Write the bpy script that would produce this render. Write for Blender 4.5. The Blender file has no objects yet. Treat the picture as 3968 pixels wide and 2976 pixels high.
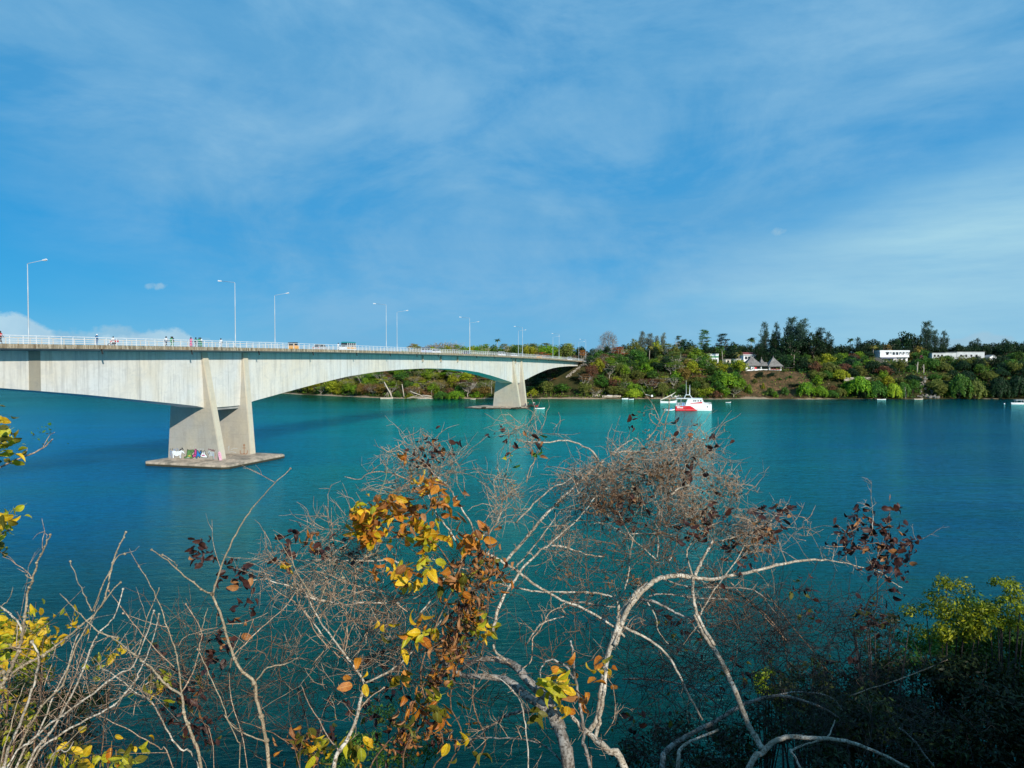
import bpy, bmesh, math, random
import numpy as np
from mathutils import Vector, Matrix

R = math.radians
SC = bpy.context.scene
COL = SC.collection

# ------------------------------------------------------------------ camera
CAM_H = 18.6
cam_d = bpy.data.cameras.new('camera')
cam = bpy.data.objects.new('camera', cam_d)
COL.objects.link(cam)
cam_d.sensor_width = 36.0
cam_d.lens = 27.19
cam_d.clip_start = 0.1
cam_d.clip_end = 60000
PITCH = R(-1.53)
cam.location = (0, 0, CAM_H)
cam.rotation_euler = (R(90) + PITCH, 0, 0)
SC.camera = cam
FPX, CX, CY = 2997.0, 1984.0, 1488.0      # focal length and centre in pixels of the 3968 px photograph

def at(px, py, Y):
    """world point seen at pixel (px,py) of the photograph at world distance Y"""
    a = (px - CX) / FPX; b = (CY - py) / FPX
    cp, sp = math.cos(PITCH), math.sin(PITCH)
    dx, dy, dz = a, cp - b * sp, sp + b * cp
    k = Y / dy
    return Vector((dx * k, Y, CAM_H + dz * k))

# ------------------------------------------------------------------ light
SUN_EL = 24.5
SUN_AZ = R(153.0)           # from +Y, clockwise: behind the camera on its right
sun_d = bpy.data.lights.new('sun', 'SUN')
sun_d.energy = 5.0
sun_d.angle = R(0.53)
sun_d.color = (1.0, 0.93, 0.82)
sun = bpy.data.objects.new('sun', sun_d)
COL.objects.link(sun)
sdir = Vector((math.sin(SUN_AZ) * math.cos(R(SUN_EL)), math.cos(SUN_AZ) * math.cos(R(SUN_EL)), math.sin(R(SUN_EL))))
sun.rotation_euler = sdir.to_track_quat('Z', 'Y').to_euler()
sun.location = (30, -40, 60)

SC.view_settings.view_transform = 'Standard'
SC.view_settings.look = 'None'
SC.view_settings.exposure = 0.0
SC.view_settings.gamma = 1.0
SC.view_settings.use_curve_mapping = False

# ------------------------------------------------------------------ node helper
class NT:
    def __init__(s, tree):
        s.t = tree; s.n = tree.nodes; s.l = tree.links
    def new(s, typ, **kw):
        n = s.n.new(typ)
        for k, v in kw.items():
            if k == 'ins':
                for a, b in v.items():
                    if hasattr(b, 'is_output'): s.l.new(b, n.inputs[a])
                    else: n.inputs[a].default_value = b
            else: setattr(n, k, v)
        return n
    def math(s, op, a, b=None, c=None, clamp=False):
        n = s.new('ShaderNodeMath', operation=op, use_clamp=clamp)
        for i, v in enumerate((a, b, c)):
            if v is None: continue
            if hasattr(v, 'is_output'): s.l.new(v, n.inputs[i])
            else: n.inputs[i].default_value = v
        return n.outputs[0]
    def mix(s, f, a, b, blend='MIX'):
        n = s.new('ShaderNodeMix', data_type='RGBA', blend_type=blend)
        for i, v in ((0, f), (6, a), (7, b)):
            if hasattr(v, 'is_output'): s.l.new(v, n.inputs[i])
            else: n.inputs[i].default_value = (v if i == 0 else (tuple(v) + (1,))[:4])
        return n.outputs[2]
    def ramp(s, f, stops, interp='LINEAR'):
        n = s.new('ShaderNodeValToRGB')
        cr = n.color_ramp; cr.interpolation = interp
        while len(cr.elements) > 1: cr.elements.remove(cr.elements[-1])
        for i, (p, c) in enumerate(stops):
            e = cr.elements[0] if i == 0 else cr.elements.new(p)
            e.position = p
            e.color = (tuple(c) + (1,))[:4] if hasattr(c, '__len__') else (c, c, c, 1)
        s.l.new(f, n.inputs[0])
        return n.outputs[0]
    def noise(s, vec, scale, detail=4, rough=0.55, dist=0.0, out=0):
        n = s.new('ShaderNodeTexNoise')
        if vec is not None: s.l.new(vec, n.inputs['Vector'])
        n.inputs['Scale'].default_value = scale; n.inputs['Detail'].default_value = detail
        n.inputs['Roughness'].default_value = rough; n.inputs['Distortion'].default_value = dist
        return n.outputs[out]
    def mapping(s, vec, scale=(1, 1, 1), rot=(0, 0, 0), loc=(0, 0, 0)):
        n = s.new('ShaderNodeMapping')
        s.l.new(vec, n.inputs[0])
        n.inputs['Scale'].default_value = scale; n.inputs['Rotation'].default_value = rot
        n.inputs['Location'].default_value = loc
        return n.outputs[0]
    def sep(s, vec):
        n = s.new('ShaderNodeSeparateXYZ'); s.l.new(vec, n.inputs[0]); return n.outputs

# ------------------------------------------------------------------ sky
W = bpy.data.worlds.new('World'); SC.world = W; W.use_nodes = True
nt = NT(W.node_tree); nt.n.clear()
sky = nt.new('ShaderNodeTexSky', sky_type='NISHITA')
sky.sun_disc = False
sky.sun_elevation = R(SUN_EL); sky.sun_rotation = SUN_AZ
sky.altitude = 0; sky.air_density = 1.0; sky.dust_density = 0.2; sky.ozone_density = 2.0
tc = nt.new('ShaderNodeTexCoord').outputs['Generated']
x, y, z = nt.sep(tc)
# clear sky: the Nishita sky pulled towards the deep azure of a polarised phone picture
K = 1 / 0.085
clear = nt.ramp(z, [(0.0, (0.17, 0.50, 0.77)), (0.07, (0.06, 0.40, 0.76)), (0.16, (0.004, 0.315, 0.72)), (0.42, (0.012, 0.25, 0.58)), (1.0, (0.01, 0.13, 0.36))])
clear = nt.mix(1.0, clear, (K, K, K), 'MULTIPLY')
soft = nt.mix(1.0, sky.outputs[0], (0.25, 0.8, 1.15), 'MULTIPLY')
base = nt.mix(0.92, soft, clear)
# thin high cloud in long veils that climb to the right, with mottled fibres in them
azc = nt.math('ARCTAN2', x, y)
cv = nt.new('ShaderNodeCombineXYZ'); nt.l.new(azc, cv.inputs[0]); nt.l.new(z, cv.inputs[1])
veil = nt.noise(nt.mapping(cv.outputs[0], scale=(1.7, 5.2, 1), rot=(0, 0, R(-19)), loc=(1.3, 0.4, 0)), 1.25, 9, 0.56, 0.9)
fibre = nt.noise(nt.mapping(cv.outputs[0], scale=(2.6, 9.0, 1), rot=(0, 0, R(-24)), loc=(4.3, 2.4, 0)), 2.6, 10, 0.66, 0.7)
mott = nt.noise(nt.mapping(cv.outputs[0], scale=(1.0, 1.9, 1), loc=(8.3, 3.1, 0)), 3.6, 8, 0.62, 0.4)
hi = nt.math('ADD', nt.math('ADD', nt.math('MULTIPLY', veil, 0.52), nt.math('MULTIPLY', fibre, 0.14)), nt.math('MULTIPLY', mott, 0.38))
cir = nt.ramp(hi, [(0.43, 0.42), (0.52, 0.78), (0.62, 1.0)])
lg2 = nt.ramp(nt.math('ADD', nt.math('ADD', x, 0.6), nt.math('MULTIPLY', z, 1.25)), [(0.17, 0.04), (0.46, 1.0)])
rg = nt.ramp(nt.math('ADD', x, nt.math('MULTIPLY', nt.math('ABSOLUTE', nt.math('SUBTRACT', z, 0.24)), -1.6)), [(0.36, 1.0), (0.58, 0.25)])
cf = nt.math('MULTIPLY', nt.math('MULTIPLY', cir, lg2), rg)
ccol = nt.mix(nt.ramp(mott, [(0.38, 0.0), (0.62, 1.0)]), (1.6, 4.65, 7.9), (2.6, 5.6, 8.5))
sky1 = nt.mix(nt.math('MULTIPLY', cf, 0.96), base, ccol)
# pale band of haze and stratus low on the right
band = nt.ramp(nt.math('SUBTRACT', nt.math('MULTIPLY', z, 1.0), nt.math('MULTIPLY', nt.math('MAXIMUM', nt.math('SUBTRACT', x, 0.0), 0.0), 0.30)),
               [(-0.02 + 0.02, 1.0), (0.10, 0.0)])
bandx = nt.ramp(x, [(0.02, 0.0), (0.45, 1.0)])
bn = nt.noise(nt.mapping(tc, scale=(2.0, 2.0, 16.0), rot=(0, R(10), 0)), 1.6, 6, 0.6)
bnr = nt.ramp(bn, [(0.3, 0.45), (0.65, 1.0)])
sky2 = nt.mix(nt.math('MULTIPLY', nt.math('MULTIPLY', nt.math('MULTIPLY', band, bandx), bnr), 0.98), sky1, (4.4, 7.7, 9.4))
hz = nt.ramp(nt.math('SUBTRACT', z, nt.math('MULTIPLY', x, 0.06)), [(0.0, 0.35), (0.08, 0.0)])
sky2 = nt.mix(hz, sky2, (2.1, 5.5, 8.4))
# cumulus heads low on the left horizon
az = nt.math('ARCTAN2', x, y)
def heap(sky_in, az0, az1, top, colr, seed, amp=0.5, op=0.85):
    aw = nt.math('MULTIPLY', nt.math('SUBTRACT', az, az0), 1.0 / (az1 - az0))
    win = nt.math('MULTIPLY', nt.math('MULTIPLY', aw, nt.math('SUBTRACT', 1.0, aw)), 4.0)
    win = nt.math('POWER', nt.math('MAXIMUM', win, 0.0), 0.45)
    nn = nt.noise(nt.mapping(tc, scale=(1, 1, 1.25), loc=(seed, seed * .7, 0)), 26.0, 7, 0.62)
    nl = nt.noise(nt.mapping(tc, loc=(seed * 2, 0, 0), scale=(1, 1, 0.2)), 7.0, 1, 0.5)
    h = nt.math('MULTIPLY', nt.math('MULTIPLY', win, top), nt.math('ADD', 1.0 - amp, nt.math('MULTIPLY', nl, amp * 2)))
    e = nt.math('SUBTRACT', nt.math('ADD', h, nt.math('MULTIPLY', nt.math('SUBTRACT', nn, 0.5), 0.040)), z)
    m = nt.math('MULTIPLY', nt.math('MULTIPLY', e, 160.0, clamp=True), op, clamp=True)
    below = nt.math('MULTIPLY', z, 400.0, clamp=True)
    shade = nt.ramp(nt.noise(tc, 22, 5, 0.6), [(0.3, (colr[0] * .8, colr[1] * .86, colr[2] * .92)), (0.65, colr)])
    return nt.mix(nt.math('MULTIPLY', m, below), sky_in, shade)
sky3 = heap(sky2, -0.80, -0.20, 0.036, (3.9, 6.8, 8.8), 3.3, 0.6, 0.80)
sky3 = heap(sky3, -0.74, -0.52, 0.062, (6.0, 8.5, 9.9), 9.1, 0.50, 0.88)
sky3 = heap(sky3, -0.51, -0.38, 0.046, (5.4, 8.0, 9.6), 5.1, 0.50, 0.85)
sky3 = heap(sky3, 0.49, 0.60, 0.036, (4.9, 6.9, 8.2), 7.7, 0.3, 0.5)
def puff(sky_in, az0, el0, ra, re, colr, op):
    a = nt.math('MULTIPLY', nt.math('SUBTRACT', az, az0), 1 / ra)
    tilt = nt.math('MULTIPLY', a, -0.35 * re)
    b = nt.math('MULTIPLY', nt.math('ADD', nt.math('SUBTRACT', z, el0), tilt), 1 / re)
    r = nt.math('ADD', nt.math('MULTIPLY', a, a), nt.math('MULTIPLY', b, b))
    nn = nt.noise(tc, 90.0, 4, 0.6)
    m = nt.math('SUBTRACT', nt.math('MULTIPLY', nn, 2.3), nt.math('ADD', r, 0.55))
    return nt.mix(nt.math('MULTIPLY', nt.math('MULTIPLY', m, 1.5, clamp=True), op), sky_in, colr)
sky3 = puff(sky3, math.atan((612 - CX) / FPX), 0.090, 0.020, 0.0060, (4.2, 6.7, 8.5), 0.6)
sky3 = puff(sky3, math.atan((3010 - CX) / FPX), 0.158, 0.015, 0.006, (3.7, 6.3, 8.3), 0.6)
bg = nt.new('ShaderNodeBackground', ins={'Color': sky3, 'Strength': 0.085})
wo = nt.new('ShaderNodeOutputWorld')
nt.l.new(bg.outputs[0], wo.inputs[0])

# ------------------------------------------------------------------ object helpers
def tag(o, label=None, cat=None, group=None, kind=None):
    if label: o['label'] = label
    if cat: o['category'] = cat
    if group: o['group'] = group
    if kind: o['kind'] = kind
    return o

def empty(name, loc=(0, 0, 0), rz=0.0, label=None, cat=None, group=None, parent=None):
    o = bpy.data.objects.new(name, None); COL.objects.link(o)
    o.location = loc; o.rotation_euler = (0, 0, rz); o.empty_display_size = 0.3
    if parent: o.parent = parent
    return tag(o, label, cat, group)

def link(name, me, parent=None, m=None, loc=None, rot=None, scale=None):
    o = bpy.data.objects.new(name, me); COL.objects.link(o)
    if parent: o.parent = parent
    if loc is not None: o.location = loc
    if rot is not None: o.rotation_euler = rot
    if scale is not None: o.scale = scale if hasattr(scale, '__len__') else (scale,) * 3
    if m is not None:
        if len(me.materials) == 0: me.materials.append(m)
        o.material_slots[0].link = 'OBJECT'; o.material_slots[0].material = m
    return o

class MB:
    """collects faces for one mesh"""
    def __init__(s): s.v = []; s.f = []; s.mi = []; s.cur = 0
    def add(s, vs, fs):
        b = len(s.v); s.v.extend([tuple(p) for p in vs])
        for f in fs: s.f.append([b + i for i in f]); s.mi.append(s.cur)
        return s
    def box(s, x0, x1, y0, y1, z0, z1):
        vs = [(x0, y0, z0), (x1, y0, z0), (x1, y1, z0), (x0, y1, z0), (x0, y0, z1), (x1, y0, z1), (x1, y1, z1), (x0, y1, z1)]
        return s.add(vs, [(0, 3, 2, 1), (4, 5, 6, 7), (0, 1, 5, 4), (1, 2, 6, 5), (2, 3, 7, 6), (3, 0, 4, 7)])
    def hexa(s, bottom, top):
        vs = list(bottom) + list(top)
        return s.add(vs, [(0, 3, 2, 1), (4, 5, 6, 7), (0, 1, 5, 4), (1, 2, 6, 5), (2, 3, 7, 6), (3, 0, 4, 7)])
    def prism(s, pts, y0, y1, axis='y'):
        """closed outline (a,b) pushed along an axis: pts lie in x/z for axis y, in x/y for axis z, in y/z for axis x"""
        n = len(pts)
        def P(a, b, c):
            return {'y': (a, c, b), 'z': (a, b, c), 'x': (c, a, b)}[axis]
        vs = [P(a, b, y0) for a, b in pts] + [P(a, b, y1) for a, b in pts]
        fs = [tuple(range(n)), tuple(range(2 * n - 1, n - 1, -1))]
        fs += [(i, i + n, (i + 1) % n + n, (i + 1) % n) for i in range(n)]
        return s.add(vs, fs)
    def tube(s, pts, r, n=6, cap=True):
        pts = [Vector(p) for p in pts]
        if not hasattr(r, '__len__'): r = [r] * len(pts)
        rings = []
        ref = None
        for i, p in enumerate(pts):
            d = (pts[min(i + 1, len(pts) - 1)] - pts[max(i - 1, 0)])
            if d.length < 1e-9: d = Vector((0, 0, 1))
            d.normalize()
            if ref is None:
                ref = Vector((0, 0, 1)) if abs(d.z) < 0.9 else Vector((1, 0, 0))
            a = d.cross(ref)
            if a.length < 1e-6: a = d.cross(Vector((0.3, 1, 0.2)))
            a.normalize(); b = d.cross(a); ref = a.cross(d) * -1
            ref = b * -1
            rings.append([p + (a * math.cos(2 * math.pi * k / n) + b * math.sin(2 * math.pi * k / n)) * r[i] for k in range(n)])
        vs = [q for ring in rings for q in ring]
        fs = []
        for i in range(len(pts) - 1):
            for k in range(n):
                k2 = (k + 1) % n
                fs.append((i * n + k, i * n + k2, (i + 1) * n + k2, (i + 1) * n + k))
        if cap:
            fs.append(tuple(range(n - 1, -1, -1))); m = (len(pts) - 1) * n
            fs.append(tuple(range(m, m + n)))
        return s.add(vs, fs)
    def lathe(s, prof, c=(0, 0, 0), n=12, axis='z'):
        vs = []
        for r_, h in prof:
            for k in range(n):
                a = 2 * math.pi * k / n
                if axis == 'z': vs.append((c[0] + r_ * math.cos(a), c[1] + r_ * math.sin(a), c[2] + h))
                else: vs.append((c[0] + h, c[1] + r_ * math.cos(a), c[2] + r_ * math.sin(a)))
        fs = []
        m = len(prof)
        for i in range(m - 1):
            for k in range(n):
                k2 = (k + 1) % n
                fs.append((i * n + k, i * n + k2, (i + 1) * n + k2, (i + 1) * n + k))
        fs.append(tuple(range(n - 1, -1, -1))); fs.append(tuple(range((m - 1) * n, m * n)))
        return s.add(vs, fs)
    def mesh(s, name='mesh', smooth=False):
        me = bpy.data.meshes.new(name)
        me.from_pydata(s.v, [], s.f)
        if any(s.mi): me.polygons.foreach_set('material_index', s.mi)
        if smooth: me.polygons.foreach_set('use_smooth', [True] * len(s.f))
        me.update()
        bm = bmesh.new(); bm.from_mesh(me); bmesh.ops.recalc_face_normals(bm, faces=bm.faces); bm.to_mesh(me); bm.free()
        return me
    def build(s, name, m, parent=None, smooth=False, **kw):
        return link(name, s.mesh(name, smooth), parent, m, **kw)

# ------------------------------------------------------------------ materials
MATS = {}
def principled(name, build=None, color=(0.5, 0.5, 0.5), rough=0.7, metal=0.0, spec=0.5, noise_amt=0.12, noise_scale=3.0, bump=0.0, coords='Object'):
    if name in MATS: return MATS[name]
    m = bpy.data.materials.new(name); m.use_nodes = True
    t = NT(m.node_tree)
    p = t.n['Principled BSDF']
    p.inputs['Roughness'].default_value = rough; p.inputs['Metallic'].default_value = metal
    p.inputs['Specular IOR Level'].default_value = spec
    tc_ = t.new('ShaderNodeTexCoord').outputs[coords]
    if build:
        build(t, p, tc_)
    else:
        nn = t.noise(tc_, noise_scale, 6, 0.6)
        c1 = tuple(max(0, c * (1 - noise_amt)) for c in color); c2 = tuple(min(1, c * (1 + noise_amt)) for c in color)
        t.l.new(t.ramp(nn, [(0.3, c1), (0.7, c2)]), p.inputs['Base Color'])
        if bump:
            b = t.new('ShaderNodeBump', ins={'Strength': bump, 'Distance': 0.05, 'Height': nn})
            t.l.new(b.outputs[0], p.inputs['Normal'])
    MATS[name] = m
    return m

def concrete(name, tint=(0.50, 0.50, 0.47), streak=0.35, joint=4.1, tan=0.35, board=0.0, dark=(0.22, 0.21, 0.19)):
    def f(t, p, tc_):
        xs, ys, zs = t.sep(tc_)
        big = t.noise(tc_, 0.11, 4, 0.55)
        fine = t.noise(tc_, 2.2, 8, 0.65)
        patch = t.noise(t.mapping(tc_, scale=(0.35, 0.35, 0.8)), 0.9, 5, 0.6, 0.5)
        col = t.mix(t.ramp(big, [(0.35, 0.0), (0.7, 1.0)]), tint, (tint[0] * 1.08, tint[1] * .98, tint[2] * .84))
        st = t.noise(t.mapping(tc_, scale=(1.1, 1.1, 0.07)), 1.3, 7, 0.7)
        col = t.mix(t.math('MULTIPLY', t.ramp(st, [(0.48, 0.0), (0.72, 1.0)]), streak), col, dark)
        pl = t.noise(t.mapping(tc_, scale=(0.5, 0.5, 0.25)), 0.6, 3, 0.5)
        col = t.mix(t.math('MULTIPLY', t.ramp(pl, [(0.5, 0.0), (0.68, 1.0)]), tan), col, (0.60, 0.50, 0.33))
        col = t.mix(t.math('MULTIPLY', t.ramp(patch, [(0.54, 0.0), (0.60, 1.0)]), 0.22), col, (tint[0] * .66, tint[1] * .67, tint[2] * .68))
        foot = t.math('MULTIPLY', t.ramp(t.math('ADD', zs, t.math('MULTIPLY', fine, 1.2)), [(0.35, 1.0), (1.0, 0.0)]), 0.5 if board else 0.0)
        col = t.mix(foot, col, (0.16, 0.12, 0.08))
        # segment joints: each casting has a slightly different grey
        seg = t.math('FLOOR', t.math('DIVIDE', xs, joint))
        wn = t.new('ShaderNodeTexWhiteNoise', noise_dimensions='1D'); t.l.new(seg, wn.inputs['W'])
        col = t.mix(t.math('MULTIPLY', wn.outputs[0], 0.12), col, (tint[0] * .62, tint[1] * .63, tint[2] * .64))
        fr = t.math('FRACT', t.math('DIVIDE', xs, joint))
        jl = t.math('LESS_THAN', fr, 0.022)
        zj = t.math('LESS_THAN', t.math('FRACT', t.math('DIVIDE', zs, 2.4)), 0.020)
        if board: jl = t.math('MAXIMUM', jl, t.math('MULTIPLY', zj, board))
        col = t.mix(t.math('MULTIPLY', jl, 0.26), col, (0.19, 0.18, 0.16))
        col = t.mix(t.math('MULTIPLY', t.ramp(fine, [(0.3, 1.0), (0.62, 0.0)]), 0.20), col, (tint[0] * .55, tint[1] * .55, tint[2] * .55))
        t.l.new(col, p.inputs['Base Color'])
        h = t.math('SUBTRACT', fine, t.math('MULTIPLY', jl, 0.8))
        b = t.new('ShaderNodeBump', ins={'Strength': 0.35, 'Distance': 0.05, 'Height': h})
        t.l.new(b.outputs[0], p.inputs['Normal'])
    return principled(name, f, rough=0.9, spec=0.25)

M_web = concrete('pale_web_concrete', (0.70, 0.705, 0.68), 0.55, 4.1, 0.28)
M_pier = concrete('board_marked_concrete', (0.40, 0.385, 0.345), 0.34, 5.0, 0.28, board=1.0)
M_fin = concrete('sunlit_edge_concrete', (0.60, 0.565, 0.47), 0.22, 40.0, 0.5)
M_joint = concrete('newer_grey_concrete', (0.33, 0.315, 0.27), 0.2, 40, 0.2)

def f_edge(t, p, tc_):
    mp = t.mapping(tc_, scale=(1.0, 1.0, 0.16))
    st = t.noise(mp, 1.7, 5, 0.62)
    st2 = t.noise(t.mapping(tc_, scale=(1.0, 1.0, 0.22), loc=(7, 0, 0)), 3.1, 4, 0.65)
    col = t.mix(t.ramp(st, [(0.40, 0.0), (0.54, 1.0)]), (0.155, 0.115, 0.07), (0.34, 0.285, 0.20))
    col = t.mix(t.ramp(st2, [(0.52, 0.0), (0.60, 0.9)]), col, (0.62, 0.52, 0.38))
    # a pale drip runs down below each railing post
    xs, ys, zs = t.sep(tc_)
    fr = t.math('ABSOLUTE', t.math('SUBTRACT', t.math('FRACT', t.math('ADD', t.math('DIVIDE', xs, 1.97), 0.5)), 0.5))
    wob = t.noise(t.mapping(tc_, scale=(1, 1, 0.6)), 2.6, 3, 0.6)
    dr = t.math('LESS_THAN', fr, t.math('MULTIPLY', t.math('SUBTRACT', wob, 0.28), 0.30))
    col = t.mix(t.math('MULTIPLY', dr, 0.8), col, (0.60, 0.51, 0.38))
    g = t.noise(tc_, 0.09, 2, 0.5)
    col = t.mix(t.math('MULTIPLY', t.ramp(g, [(0.45, 0), (0.65, 1)]), 0.45), col, (0.40, 0.26, 0.14))
    fine = t.noise(tc_, 9, 5, 0.7)
    col = t.mix(t.ramp(fine, [(0.35, 0.35), (0.6, 0.0)]), col, (0.05, 0.04, 0.03))
    t.l.new(col, p.inputs['Base Color'])
M_edge = principled('stained_edge_concrete', f_edge, rough=0.95, spec=0.2)
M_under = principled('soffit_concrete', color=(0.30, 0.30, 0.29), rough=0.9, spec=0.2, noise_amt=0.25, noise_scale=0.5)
M_asphalt = principled('asphalt', color=(0.06, 0.06, 0.06), rough=0.9, noise_amt=0.2, noise_scale=2)
M_paint = principled('white_road_paint', color=(0.7, 0.7, 0.66), rough=0.7)
M_rail = principled('chalky_rail_paint', color=(0.72, 0.73, 0.74), rough=0.5, noise_amt=0.15, noise_scale=2)
M_railfar = principled('cream_rail_paint', color=(0.60, 0.54, 0.45), rough=0.6, noise_amt=0.2, noise_scale=2)
M_pole = principled('galvanised_lamp_paint', color=(0.40, 0.46, 0.50), rough=0.35, metal=0.0, noise_amt=0.06, noise_scale=1)
M_lamp = principled('lamp_housing', color=(0.62, 0.64, 0.66), rough=0.35, noise_amt=0.05)
M_glass = principled('dark_glass', color=(0.03, 0.035, 0.04), rough=0.08, noise_amt=0.05)
M_black = principled('black_rubber', color=(0.02, 0.02, 0.02), rough=0.6)
def f_cap(t, p, tc_):
    n = t.noise(tc_, 0.35, 7, 0.65, 0.6)
    n2 = t.noise(tc_, 1.8, 7, 0.7)
    col = t.mix(t.ramp(n, [(0.45, 0.0), (0.62, 1.0)]), (0.56, 0.45, 0.34), (0.25, 0.215, 0.17))
    col = t.mix(t.ramp(n2, [(0.35, 0.5), (0.55, 0.0)]), col, (0.13, 0.10, 0.075))
    xs, ys, zs = t.sep(tc_)
    wet = t.ramp(zs, [(0.30, 1.0), (0.42, 0.0)])
    col = t.mix(wet, col, (0.045, 0.045, 0.03))
    t.l.new(col, p.inputs['Base Color'])
    b = t.new('ShaderNodeBump', ins={'Strength': 0.5, 'Distance': 0.08, 'Height': n2})
    t.l.new(b.outputs[0], p.inputs['Normal'])
M_cap = principled('weathered_footing_concrete', f_cap, rough=0.95, spec=0.2)

# ------------------------------------------------------------------ bridge frame: local x runs along the deck, local y goes in from the near edge
TH = math.atan((2940 - 1984) / FPX)
BR_RZ = math.pi / 2 - TH
BR_O = Vector((-98.0, 0, 0))
BM = Matrix.Translation(BR_O) @ Matrix.Rotation(BR_RZ, 4, 'Z')
BMI = BM.inverted()
S_NEAR, S_FAR, S_BEG, S_END = 152.3, 337.3, 34.0, 455.5
DECK_W = 10.6
def zd(s):      # underside of the edge beam
    if s > 470: return zd(470) - 0.018 * (s - 470)
    return CAM_H + 2.65 - 4.1e-5 * (s - 235) ** 2
HT = [(0, 8.2), (5.4, 8.15), (8, 7.6), (14, 6.85), (22, 5.85), (32, 4.65), (46, 3.2), (60, 2.3), (75, 1.75), (92.6, 1.5), (125, 1.5)]
def hb(s):      # underside of the box girder
    d = min(abs(s - S_NEAR), abs(s - S_FAR))
    return CAM_H - float(np.interp(d, [a for a, _ in HT], [b for _, b in HT]))
WEB0, WEB1 = 2.6, 8.0
EDGE_H = 0.60

bridge = empty('road_bridge', BR_O, BR_RZ, 'long pale concrete road bridge with two arched haunches crossing the blue creek', 'bridge')

svals = sorted(set([S_BEG, S_END] + [S_BEG + 2.05 * i for i in range(int((S_END - S_BEG) / 2.05) + 1)]))
def loft(name, section, m, parent=bridge, ss=svals, smooth=False):
    rows = [[(s, a, b) for a, b in section(s)] for s in ss]
    n = len(rows[0]); mb = MB()
    vs = [q for r_ in rows for q in r_]; fs = []
    for i in range(len(rows) - 1):
        for k in range(n):
            k2 = (k + 1) % n
            fs.append((i * n + k, i * n + k2, (i + 1) * n + k2, (i + 1) * n + k))
    fs.append(tuple(range(n))); fs.append(tuple(range(len(vs) - n, len(vs))))
    mb.add(vs, fs)
    return mb.build(name, m, parent, smooth)
loft('box_girder', lambda s: [(WEB0, zd(s) - 0.30), (WEB0, hb(s)), (WEB1, hb(s)), (WEB1, zd(s) - 0.30)], M_web)
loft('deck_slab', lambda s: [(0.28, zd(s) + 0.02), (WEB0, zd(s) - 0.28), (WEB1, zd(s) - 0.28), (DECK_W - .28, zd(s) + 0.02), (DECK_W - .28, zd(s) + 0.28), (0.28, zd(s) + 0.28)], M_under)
loft('edge_beam', lambda s: [(0, zd(s)), (0.28, zd(s)), (0.28, zd(s) + EDGE_H), (0, zd(s) + EDGE_H)], M_edge)
loft('edge_beam', lambda s: [(DECK_W - .28, zd(s)), (DECK_W, zd(s)), (DECK_W, zd(s) + EDGE_H), (DECK_W - .28, zd(s) + EDGE_H)], M_edge)
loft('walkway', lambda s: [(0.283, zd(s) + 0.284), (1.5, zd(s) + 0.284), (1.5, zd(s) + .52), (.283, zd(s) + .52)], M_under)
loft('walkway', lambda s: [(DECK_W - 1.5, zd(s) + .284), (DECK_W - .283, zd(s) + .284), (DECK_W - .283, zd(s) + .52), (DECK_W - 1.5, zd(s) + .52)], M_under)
loft('carriageway', lambda s: [(1.503, zd(s) + .284), (DECK_W - 1.503, zd(s) + .284), (DECK_W - 1.503, zd(s) + .36), (1.503, zd(s) + .36)], M_asphalt)
for k in range(60):
    s0 = S_BEG + 3 + 7 * k
    if s0 > S_END - 4: break
    MB().hexa([(s0, 5.24, zd(s0) + .364), (s0 + 3, 5.24, zd(s0 + 3) + .364), (s0 + 3, 5.36, zd(s0 + 3) + .364), (s0, 5.36, zd(s0) + .364)],
              [(s0, 5.24, zd(s0) + .368), (s0 + 3, 5.24, zd(s0 + 3) + .368), (s0 + 3, 5.36, zd(s0 + 3) + .368), (s0, 5.36, zd(s0) + .368)]).build('lane_mark', M_paint, bridge)
# pale drip ledge that catches light along the bottom of the edge beam is left out: the photograph shows a plain arris

# hinge strip of newer concrete on the side span, thin stiffeners in the main span
def strip(s0, s1, proud, m, name='closure_strip', top=-0.02):
    mb = MB()
    mb.hexa([(s0, WEB0 - proud, hb(s0) + .0), (s1, WEB0 - proud, hb(s1) + .0), (s1, WEB0 + .1, hb(s1) + .01), (s0, WEB0 + .1, hb(s0) + .01)],
            [(s0, WEB0 - proud, zd(s0) - .31), (s1, WEB0 - proud, zd(s1) - .31), (s1, WEB0 + .1, zd(s1) - .31), (s0, WEB0 + .1, zd(s0) - .31)])
    return mb.build(name, m, bridge)
strip(111.2, 113.0, 0.06, M_joint)
M_fade = concrete('bracket_concrete', (0.42, 0.38, 0.31), 0.2, 40, 0.3)
for px in (1641, 1711, 1776, 2000):
    z_ = 300400 / (2940 - px); s_ = (z_ - .64) / math.cos(TH)
    MB().box(s_ - .22, s_ + .22, WEB0 - .5, WEB0 + .02, zd(s_) - 2.2, zd(s_) - .32).build('web_bracket', M_fade, bridge)
# drain spouts under the cantilever
for px in (403, 750, 1010, 1219, 1388, 1517, 1620, 1702, 1851, 1921, 1984, 2030, 2084, 2127):
    z_ = 293800 / (2940 - px); s_ = z_ / math.cos(TH)
    MB().tube([(s_, 0.42, zd(s_) + .05), (s_, .42, zd(s_) - .15), (s_ + .12, .36, zd(s_) - .75)], [.13, .13, .12], 7).build('drain_spout', M_black, bridge)

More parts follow.
